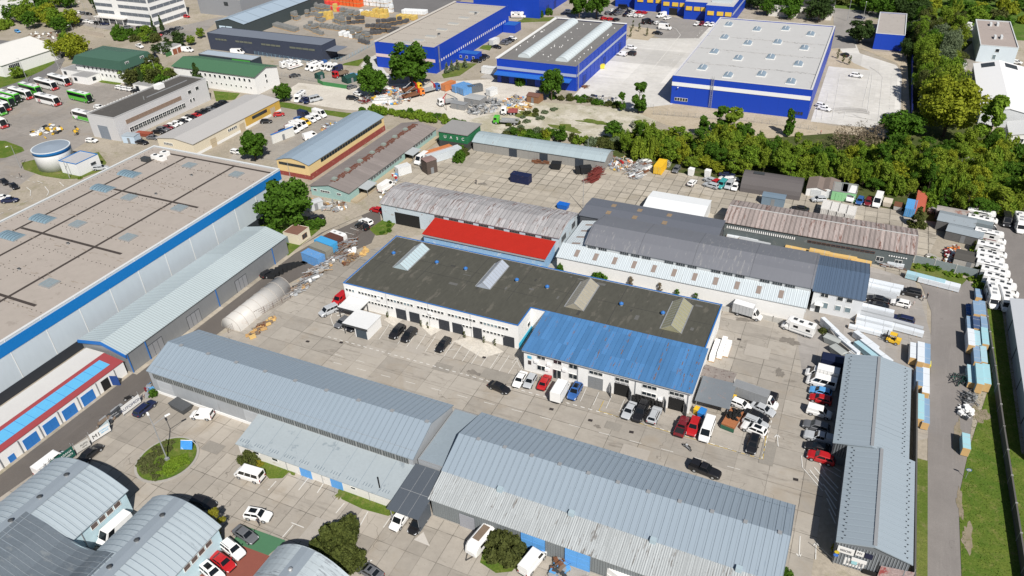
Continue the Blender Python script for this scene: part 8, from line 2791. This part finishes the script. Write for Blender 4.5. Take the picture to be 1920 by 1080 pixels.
tree(772,165,9.8,18,'broad',L_BROAD,'very large dark tree hiding the corner of the beige-roofed blue hall',4,n=6500,size=.55)
tree(693,145,2.6,9,'tall',L_DARK,'slim dark tree at the left of the pair by the blue hall',1)
tree(1034,188,4.8,12.5,'broad',L_BROAD,'dark leafy tree in front of the hall with barrel skylights',5,**big_)
tree(1197,212,4.6,12,'tall',L_BROAD,'dark leafy tree at the near corner of the pale concrete lot',0,**big_)
tree(1166,208,2.2,7,'tall',L_BROAD,'slim dark tree left of the one at the concrete lot corner',2)
tree(1476,255,2.5,9.5,'tall',L_BROAD,'solitary slim tree in front of the largest blue hall',3,n=2600)
tree(1345,258,4.0,11,'tall',L_BROAD,'left tall tree in the pair before the largest blue hall',0,n=3600)
tree(1372,262,4.2,11.5,'tall',L_BELT,'right tall tree in the pair before the largest blue hall',4,n=3600)
tree(1318,258,2.8,7.5,'tall',L_BROAD,'lower tree left of the tall pair before the largest blue hall',1,n=2600)
tree(1395,268,3.4,7,'broad',L_BROAD,'lower tree right of the tall pair before the largest blue hall',2,n=2600)
tree(1768,256,11.5,22,'broad',L_FRESH,'huge yellow-green tree in the belt beside the bright white hall',3,n=13000,size=.36)
tree(1686,262,7.4,10,'broad',L_BROAD,'round green tree at the near corner of the pale car lot',0,n=4600,size=.6)
tree(1842,290,6.4,19,'tall',L_BELT,'tall green tree in front of the small white annex shed',5,n=7000,size=.6)
tree(1610,80,6.6,10,'broad',L_DARK,'dark spreading tree left of the blue cube house',4,n=4600,size=.6)
tree(1717,425,2.6,6.2,'cone',L_OLIVE,'olive spruce beside the light blue container',1,n=3200,size=.8)
tree(533,190,4.0,7.5,'broad',L_BROAD,'round tree between the green-roofed building and the gravel lot',1,n=3600,size=.7)
tree(1086,34,6.5,15,'broad',L_BROAD,'left large tree behind the dark grey blue hall',2,n=4600,size=.6)
tree(1118,36,6.5,15,'broad',L_BROAD,'right large tree behind the dark grey blue hall',5,n=4600,size=.6)
tree(628,1032,4.6,7.5,'bush',L_OLIVE,'big dark olive bush beside the scuffed arched hall',2,n=11000,size=.42,cat='bush')
tree(660,1058,3.0,4.0,'bush',L_OLIVE,'lower dark bush with pale twigs beside the big olive bush',3,n=6000,size=.45,cat='bush')
tree(413,1000,1.9,5.4,'tall',L_GOLD,'golden yellow-green conical shrub by the middle arched hall',0,n=4200,size=.5,cat='bush',name='golden_shrub')
tree(948,1040,4.0,4.6,'bush',L_OLIVE,'dark bush between the white caravan and the blue gate',4,n=8000,size=.45,cat='bush')
tree(470,866,2.4,2.6,'bush',L_OLIVE,'clipped dark bush on the lawn corner by the white minibus',5,n=3600,size=.5,cat='bush')
tree(481,873,1.4,.9,'bush',L_GOLD,'low yellow shrub in front of the clipped dark bush',1,n=1600,size=.6,cat='bush')
tree(1578,1035,1.6,1.4,'bush',L_GOLD,'low yellowish shrub under the right hall boards',2,n=1400,size=.7,cat='bush')
tree(1470,1080,1.4,1.6,'bush',L_BROAD,'small green shrub at the lower corner of the ridged hall',3,n=1400,size=.7,cat='bush')
tree(287,742,1.2,1.8,'bush',L_BROAD,'small green shrub at the corner of the long grey hall',3,n=1400,size=.7,cat='bush')
tree(0,0,2.4,3.0,'bush',L_BROAD,'green creeper bush on the white lean-to wall',4,n=1800,size=.8,cat='bush',pos=(-46.5,144.6))
tree(0,0,1.1,3.0,'bush',L_BROAD,'small green bush at the left end of the white lean-to',5,n=1200,size=.8,cat='bush',pos=(-56.3,144.6))
for x,m,h,lab in((-38.6,L_BARE,3.4,'brown dry creeper on the white lean-to wall, left one'),(-31.6,L_BARE,3.2,'brown dry creeper on the white lean-to wall, right one'),(-23.2,L_BROAD,2.6,'small green and red creeper on the white lean-to wall'),(-27.6,L_BROAD,2.4,'small green creeper between the brown one and the reddish one')):
 tree(0,0,.9,h,'tall',m,lab,n=900,size=.9,cat='creeper',name='wall_creeper',pos=(x,144.7))
for i in range(70):
 a,q=rnd.uniform(0,2*pi),rnd.random()**.5
 dx,dy=q*4.6*cos(a),q*4.8*sin(a)
 if dx*.75+dy*.35>-.2:
  continue
 tree(0,0,rnd.uniform(.8,1.1),rnd.uniform(.8,1.15),'bush',L_SHRUB,'low grey-olive shrub on the left half of the roundabout',n=700,size=1.0,cat='shrub',name='roundabout_shrub',group='olive shrubs on the roundabout',pos=(RX+dx,RY+dy))
for i in range(26):
 a,q=rnd.uniform(-1.9,.5),rnd.uniform(.25,.85)
 tree(0,0,rnd.uniform(1.0,1.5),rnd.uniform(.6,.85),'bush',L_BELT,'low bright green ground shrub on the right half of the roundabout',n=700,size=1.0,cat='shrub',name='roundabout_shrub',group='green shrubs on the roundabout',pos=(RX+q*5*cos(a),RY+q*5*sin(a)))
def in_poly(p,poly):
 c=False
 j=len(poly)-1
 for i in range(len(poly)):
  (xi,yi),(xj,yj)=poly[i],poly[j]
  if(yi>p[1])!=(yj>p[1])and p[0]<(xj-xi)*(p[1]-yi)/(yj-yi)+xi:
   c=not c
  j=i
 return c
TONE={L_BROAD.name:'mid-green',L_BELT.name:'bright green',L_FRESH.name:'yellow-green',L_DARK.name:'dark green',L_OLIVE.name:'olive green',L_GOLD.name:'golden',L_GREYG.name:'grey-green',L_BLOS.name:'white-blossomed',L_BARE.name:'bare brown',L_LIME.name:'lime green'}
NOUN=dict(broad='round tree',tall='slender tree',cone='conifer',bush='bush')
def belt(pix,n,dmin,kinds,where,group,rlo,rhi,hlo,hhi,seed,nl=1500,size=.85,cat='tree'):
 rr=random.Random(seed)
 poly=[G(*p)for p in pix]
 xs,ys=[p[0]for p in poly],[p[1]for p in poly]
 pts=[]
 for t in range(n*60):
  p=(rr.uniform(min(xs),max(xs)),rr.uniform(min(ys),max(ys)))
  if in_poly(p,poly)and all(hypot(p[0]-q[0],p[1]-q[1])>dmin for q in pts):
   pts.append(p)
   if len(pts)>=n:
    break
 for p in pts:
  shape,m=rr.choice(kinds)
  tree(0,0,rr.uniform(rlo,rhi),rr.uniform(hlo,hhi),shape,m,'%s %s %s'%(TONE[m.name],NOUN[shape],where),rr.randrange(6),nl,size,'bush' if shape=='bush' else 'tree',None,group,p)
MIX=[('broad',L_BELT),('broad',L_LIME),('broad',L_BROAD),('tall',L_BELT),('tall',L_LIME),('tall',L_BROAD),('broad',L_FRESH),('broad',L_BELT),('bush',L_BELT),('bush',L_LIME),('tall',L_BROAD),('broad',L_LIME),('tall',L_BELT)]
belt([(1165,292),(1240,305),(1390,333),(1395,322),(1510,342),(1600,352),(1700,372),(1780,398),(1825,412),(1930,398),(1930,318),(1840,285),(1720,290),(1560,305),(1430,290),(1330,275),(1200,268)],230,2.6,MIX,'in the dense wood belt behind the panel yard','trees of the wood belt behind the panel yard',1.9,4.4,3.5,10,1,3400,.5)
belt([(1180,270),(1250,285),(1400,310),(1560,315),(1700,290),(1700,270),(1560,300),(1420,298),(1280,270),(1220,255)],40,4.0,MIX+[('bush',L_BLOS),('bush',L_OLIVE)],'along the sandy far edge of the wood belt','trees at the sandy edge of the wood belt',1.4,2.8,2.0,4.6,2,1500,.75)
belt([(1722,215),(1782,225),(1786,140),(1790,60),(1720,52),(1716,120)],46,5.0,[('broad',L_BELT),('broad',L_BROAD),('broad',L_GREYG),('tall',L_BELT),('broad',L_LIME),('tall',L_LIME),('broad',L_OLIVE)],'in the strip between the car lot and the white hall','trees of the strip right of the car lot',3.4,5.8,8,15,3,4200,.42)
belt([(1850,300),(1920,295),(1960,330),(1900,330)],10,4,MIX,'at the right edge beside the small white annex shed','trees at the right edge',2.8,4,6,9,4)
belt([(945,268),(1010,262),(1120,276),(1180,285),(1180,262),(1120,268),(1000,248),(950,250)],30,2.6,[('bush',L_OLIVE),('bush',L_BELT),('broad',L_BROAD),('bush',L_GREYG)],'behind the grey board shed','bushes behind the grey board shed',1.6,3.0,1.8,4.2,5,1200,.9,'bush')
for px,py,r,h,sh,m,lab in((1024,262,1.9,3.6,'broad',L_FRESH,'yellow-green bush behind the grey board shed'),(1056,264,2.2,5.5,'tall',L_BROAD,'slim green tree behind the grey board shed'),(1150,258,4.0,6.0,'broad',L_BROAD,'round dark tree where the wood belt meets the scrub land'),(1196,240,2.6,3.4,'bush',L_BLOS,'bush with grey-white blossom at the scrub land edge'),(1190,280,2.4,3.4,'bush',L_BLOS,'white blossoming bush behind the pale steel frames'),(1390,312,2.4,4.2,'broad',L_BLOS,'white blossoming tree above the arched store'),(1810,318,2.2,4,'broad',L_BLOS,'white blossoming bush in the right part of the wood belt'),(1250,312,1.6,2.4,'bush',L_BLOS,'pale blossoming bush behind the yellow container')):
 tree(px,py,r,h,sh,m,lab,n=1800,size=.8,cat='tree' if sh!='bush' else 'bush')
belt([(1560,272),(1600,262),(1660,268),(1640,285),(1580,288)],7,4,[('broad',L_BARE)],'at the sandy edge below the car lot','bare trees below the car lot',3,4.4,6,9,6,420,.5)
belt([(855,300),(868,262),(890,255),(880,275),(862,305)],12,1.8,[('bush',L_BROAD),('bush',L_OLIVE)],'in the overgrown strip left of the old panel yard','bushes left of the old panel yard',1.6,2.6,2.2,4,7,1300,.9,'bush')
belt([(700,208),(790,216),(860,228),(870,238),(800,228),(740,220),(660,215)],22,2.4,[('bush',L_BROAD),('bush',L_BELT)],'in the hedge between the yellow workshop and the gravel road','bushes behind the yellow workshop',1.6,2.8,1.8,3.4,8,1200,.9,'bush')
belt([(1020,185),(1080,190),(1170,205),(1160,198),(1080,184)],16,2.4,[('bush',L_BROAD),('bush',L_OLIVE)],'in the row along the near edge of the concrete lot','bushes along the concrete lot',1.4,2.4,1.4,2.6,9,1100,.9,'bush')
belt([(940,240),(985,215),(1005,205),(1040,205),(1010,225),(960,250)],12,3,[('bush',L_OLIVE),('bush',L_GREYG)],'on the white scrub land','dry bushes on the scrub land',1.2,2.2,1,1.8,10,900,1.0,'bush')
belt([(1395,22),(1440,30),(1545,45),(1560,38),(1540,22),(1440,12),(1400,2)],20,5,[('broad',L_DARK),('broad',L_BROAD)],'in the screen in front of the dark-roofed white building','trees before the dark-roofed building',4,5.5,7,10,11,1500,.7)
belt([(1620,28),(1705,42),(1730,60),(1725,20),(1620,5)],18,6,[('broad',L_DARK),('broad',L_BROAD)],'behind the blue cube house','trees behind the blue cube house',4,6,8,11,12,1500,.7)
belt([(1560,5),(1900,50),(2020,70),(2000,0),(1700,-40),(1540,-30)],90,9,[('bush',L_BELT),('bush',L_BROAD),('bush',L_FRESH),('broad',L_BROAD),('bush',L_OLIVE)],'in the green overgrown field at the upper right','bushes of the upper right field',3,7,3,7,13,1300,.7,'bush')
belt([(1700,118),(1712,60),(1700,60),(1690,105)],6,4,[('broad',L_BROAD),('broad',L_DARK)],'at the right side of the blue cube house','trees beside the blue cube house',3,4,5,8,14)
belt([(232,160),(290,165),(322,172),(330,150),(290,140),(235,140)],12,5,[('broad',L_BELT),('broad',L_BROAD),('broad',L_OLIVE)],'between the mansard house and the bus workshop','trees between mansard house and bus workshop',3.2,4.8,6,9,15,1700,.75)
tree(270,165,2.4,9,'cone',L_DARK,'dark spruce between the mansard house and the bus workshop',1)
tree(378,172,3.6,12,'cone',L_DARK,'tall dark conifer before the green-roofed building',2,n=3000)
belt([(40,45),(70,58),(120,62),(150,55),(110,30),(60,30)],14,5,[('broad',L_BELT),('broad',L_FRESH),('broad',L_BROAD)],'on the waste lot left of the office block','trees on the waste lot',4,6,7,11,16,1700,.7)
belt([(-40,20),(30,45),(60,40),(140,12),(180,5),(120,-15),(-40,0)],26,6,[('broad',L_BROAD),('broad',L_BELT)],'in the greenery at the top left edge','trees at the top left edge',4,6,6,10,17,1500,.7)
belt([(-40,50),(25,45),(25,55),(-40,65)],6,5,[('broad',L_BELT),('bush',L_BELT)],'beside the far road at the left edge','trees beside the far road',3,5,4,8,18)
belt([(112,118),(150,125),(160,100),(150,85),(115,95)],5,6,[('broad',L_FRESH),('broad',L_BELT)],'left of the mansard house','trees left of the mansard house',5,6.5,8,11,19,2200,.65)
belt([(200,72),(260,82),(300,80),(280,62),(230,60)],12,4,[('bush',L_BROAD),('broad',L_BELT),('bush',L_OLIVE)],'between the office block and the mansard house','bushes between office block and mansard house',2.5,4,3,6,20,1400,.8,'bush')
belt([(288,108),(340,95),(345,80),(310,85)],7,4.5,[('broad',L_DARK),('bush',L_OLIVE),('cone',L_DARK)],'behind the green-roofed building','dark trees behind the green-roofed building',3,4.5,4,7,21)
belt([(168,30),(192,36),(200,20),(185,10)],4,5,[('broad',L_DARK)],'at the left wall of the office block','dark trees at the office block',4,5,9,12,22)
tree(290,60,1.5,8,'cone',L_DARK,'slim dark conifer at the office block corner, left one',3)
tree(305,57,1.5,8,'cone',L_DARK,'slim dark conifer at the office block corner, right one',4)
for px,py,r,h,lab in((35,146,3.6,5,'round bush before the plain white hall at the left edge'),(360,85,2.5,5,'yellowish bush at the end of the pale flat shed'),(378,72,2.5,5.5,'small tree behind the pale flat shed'),(150,335,.9,.9,'tiny shrub on the tank island'),(975,160,2.4,4.2,'small green tree beside the dark cover in the gravel yard'),(1012,32,2.2,4,'left small tree beside the blue kiosk'),(1030,28,2.2,4.5,'right small tree beside the blue kiosk')):
 tree(px,py,r,h,'bush' if h<5 else 'broad',L_BELT if px<400 else L_BROAD,lab,n=1600,size=.8,cat='bush' if h<5 else 'tree')
for i,(px,py)in enumerate(((838,137),(848,133),(858,131),(872,127))):
 tree(px,py,1.6,4.6,'cone',L_GREYG,ORD[i]+' small blue-grey spruce from the left by the bright blue cabin',cat='tree',n=1100,group='small spruces at the blue cabin')
for i,(px,py)in enumerate(((1182,70),(1198,60),(1213,68),(1186,54),(1570,110),(1580,118),(1592,122))):
 tree(px,py,1.0,4.2,'tall',L_OLIVE,'thin young tree in a bare earth bed among the lots',cat='sapling',name='sapling',n=420,size=.9,group='saplings in the earth beds')
belt([(1745,485),(1760,495),(1830,515),(1840,530),(1760,512),(1715,500)],12,1.8,[('bush',L_BROAD),('bush',L_BELT)],'along the grey-green board fence','bushes along the grey-green board fence',.8,1.6,.8,1.6,23,800,1.0,'bush')
belt([(1830,440),(1840,470),(1845,540),(1835,545),(1822,470)],14,2.0,[('bush',L_BELT),('bush',L_OLIVE)],'between the huts and the motorhome row','bushes beside the motorhome row',1.0,1.8,1.2,2.6,24,900,1.0,'bush')
belt([(705,440),(728,442),(745,410),(735,398)],6,1.6,[('bush',L_BROAD)],'on the lawn at the weathered hall corner','bushes at the weathered hall corner',.8,1.4,.7,1.3,25,700,1.0,'bush')
belt([(1540,618),(1548,640),(1556,640),(1546,612)],4,1.5,[('bush',L_OLIVE)],'beside the slanting bundles','weed bushes at the slanting bundles',.8,1.3,.7,1.1,26,700,1.0,'bush')
for i,px in enumerate(((730,594),(794,609),(806,613),(873,632),(910,641),(930,646))):
 x,y=G(*px)
 tree(0,0,.45,2.0,'tall',L_OLIVE,ORD[i]+' potted shrub from the left along the white workshop front',n=420,size=1.1,cat='shrub',name='potted_shrub',group='potted shrubs before the workshop',pos=(x,min(y,112.8)))
b=MB()
rr=random.Random(44)
GT=leaf('grass blades',(.075,.14,.015),(.16,.22,.03),(.13,.19,.025))
for i in range(9000):
 x,y=rr.uniform(29.4,42),rr.uniform(70,165)
 if x<29.4+max(0,(y-100))*.10:
  continue
 if 30<x<31.5 and y<100:
  continue
 a,s=rr.uniform(0,6.28),rr.uniform(.05,.13)
 b.face([(x-s*cos(a),y-s*sin(a),.1),(x+s*cos(a),y+s*sin(a),.1),(x+s*.4*cos(a+1),y+s*.4*sin(a+1),.1+s*1.1)],GT)
stuff('meadow_grass',b,'uneven green grass on the meadow beside the right road','grass')
cam=bpy.data.cameras.new('camera')
co=bpy.data.objects.new('camera',cam)
COL.objects.link(co)
R3=Matrix(CR).transposed()
co.matrix_world=Matrix.Translation((0,0,H))@R3 .to_4x4()
cam.sensor_width=36
cam.lens=F/1920*36
cam.clip_start,cam.clip_end=1,5000
S.camera=co
EL,AZ=radians(46),radians(-47.5)
sun=bpy.data.lights.new('sun','SUN')
sun.energy=5.0
sun.angle=radians(.53)
sun.color=(1.0,.955,.89)
so=bpy.data.objects.new('sun',sun)
COL.objects.link(so)
d=Vector((cos(AZ)*cos(EL),sin(AZ)*cos(EL),sin(EL)))
so.rotation_euler=d.to_track_quat('Z','Y').to_euler()
wd=bpy.data.worlds.new('World')
S.world=wd
wd.use_nodes=True
nt=wd.node_tree
sky=nt.nodes.new('ShaderNodeTexSky')
sky.sky_type='NISHITA'
sky.sun_disc=False
sky.sun_elevation=EL
sky.sun_rotation=pi/2-AZ
nt.links.new(sky.outputs[0],nt.nodes['Background'].inputs[0])
nt.nodes['Background'].inputs[1].default_value=.05
S.view_settings.view_transform='Standard'
S.view_settings.look='None'
S.view_settings.exposure=.2
S.view_settings.gamma=1
S.cycles.max_bounces=5
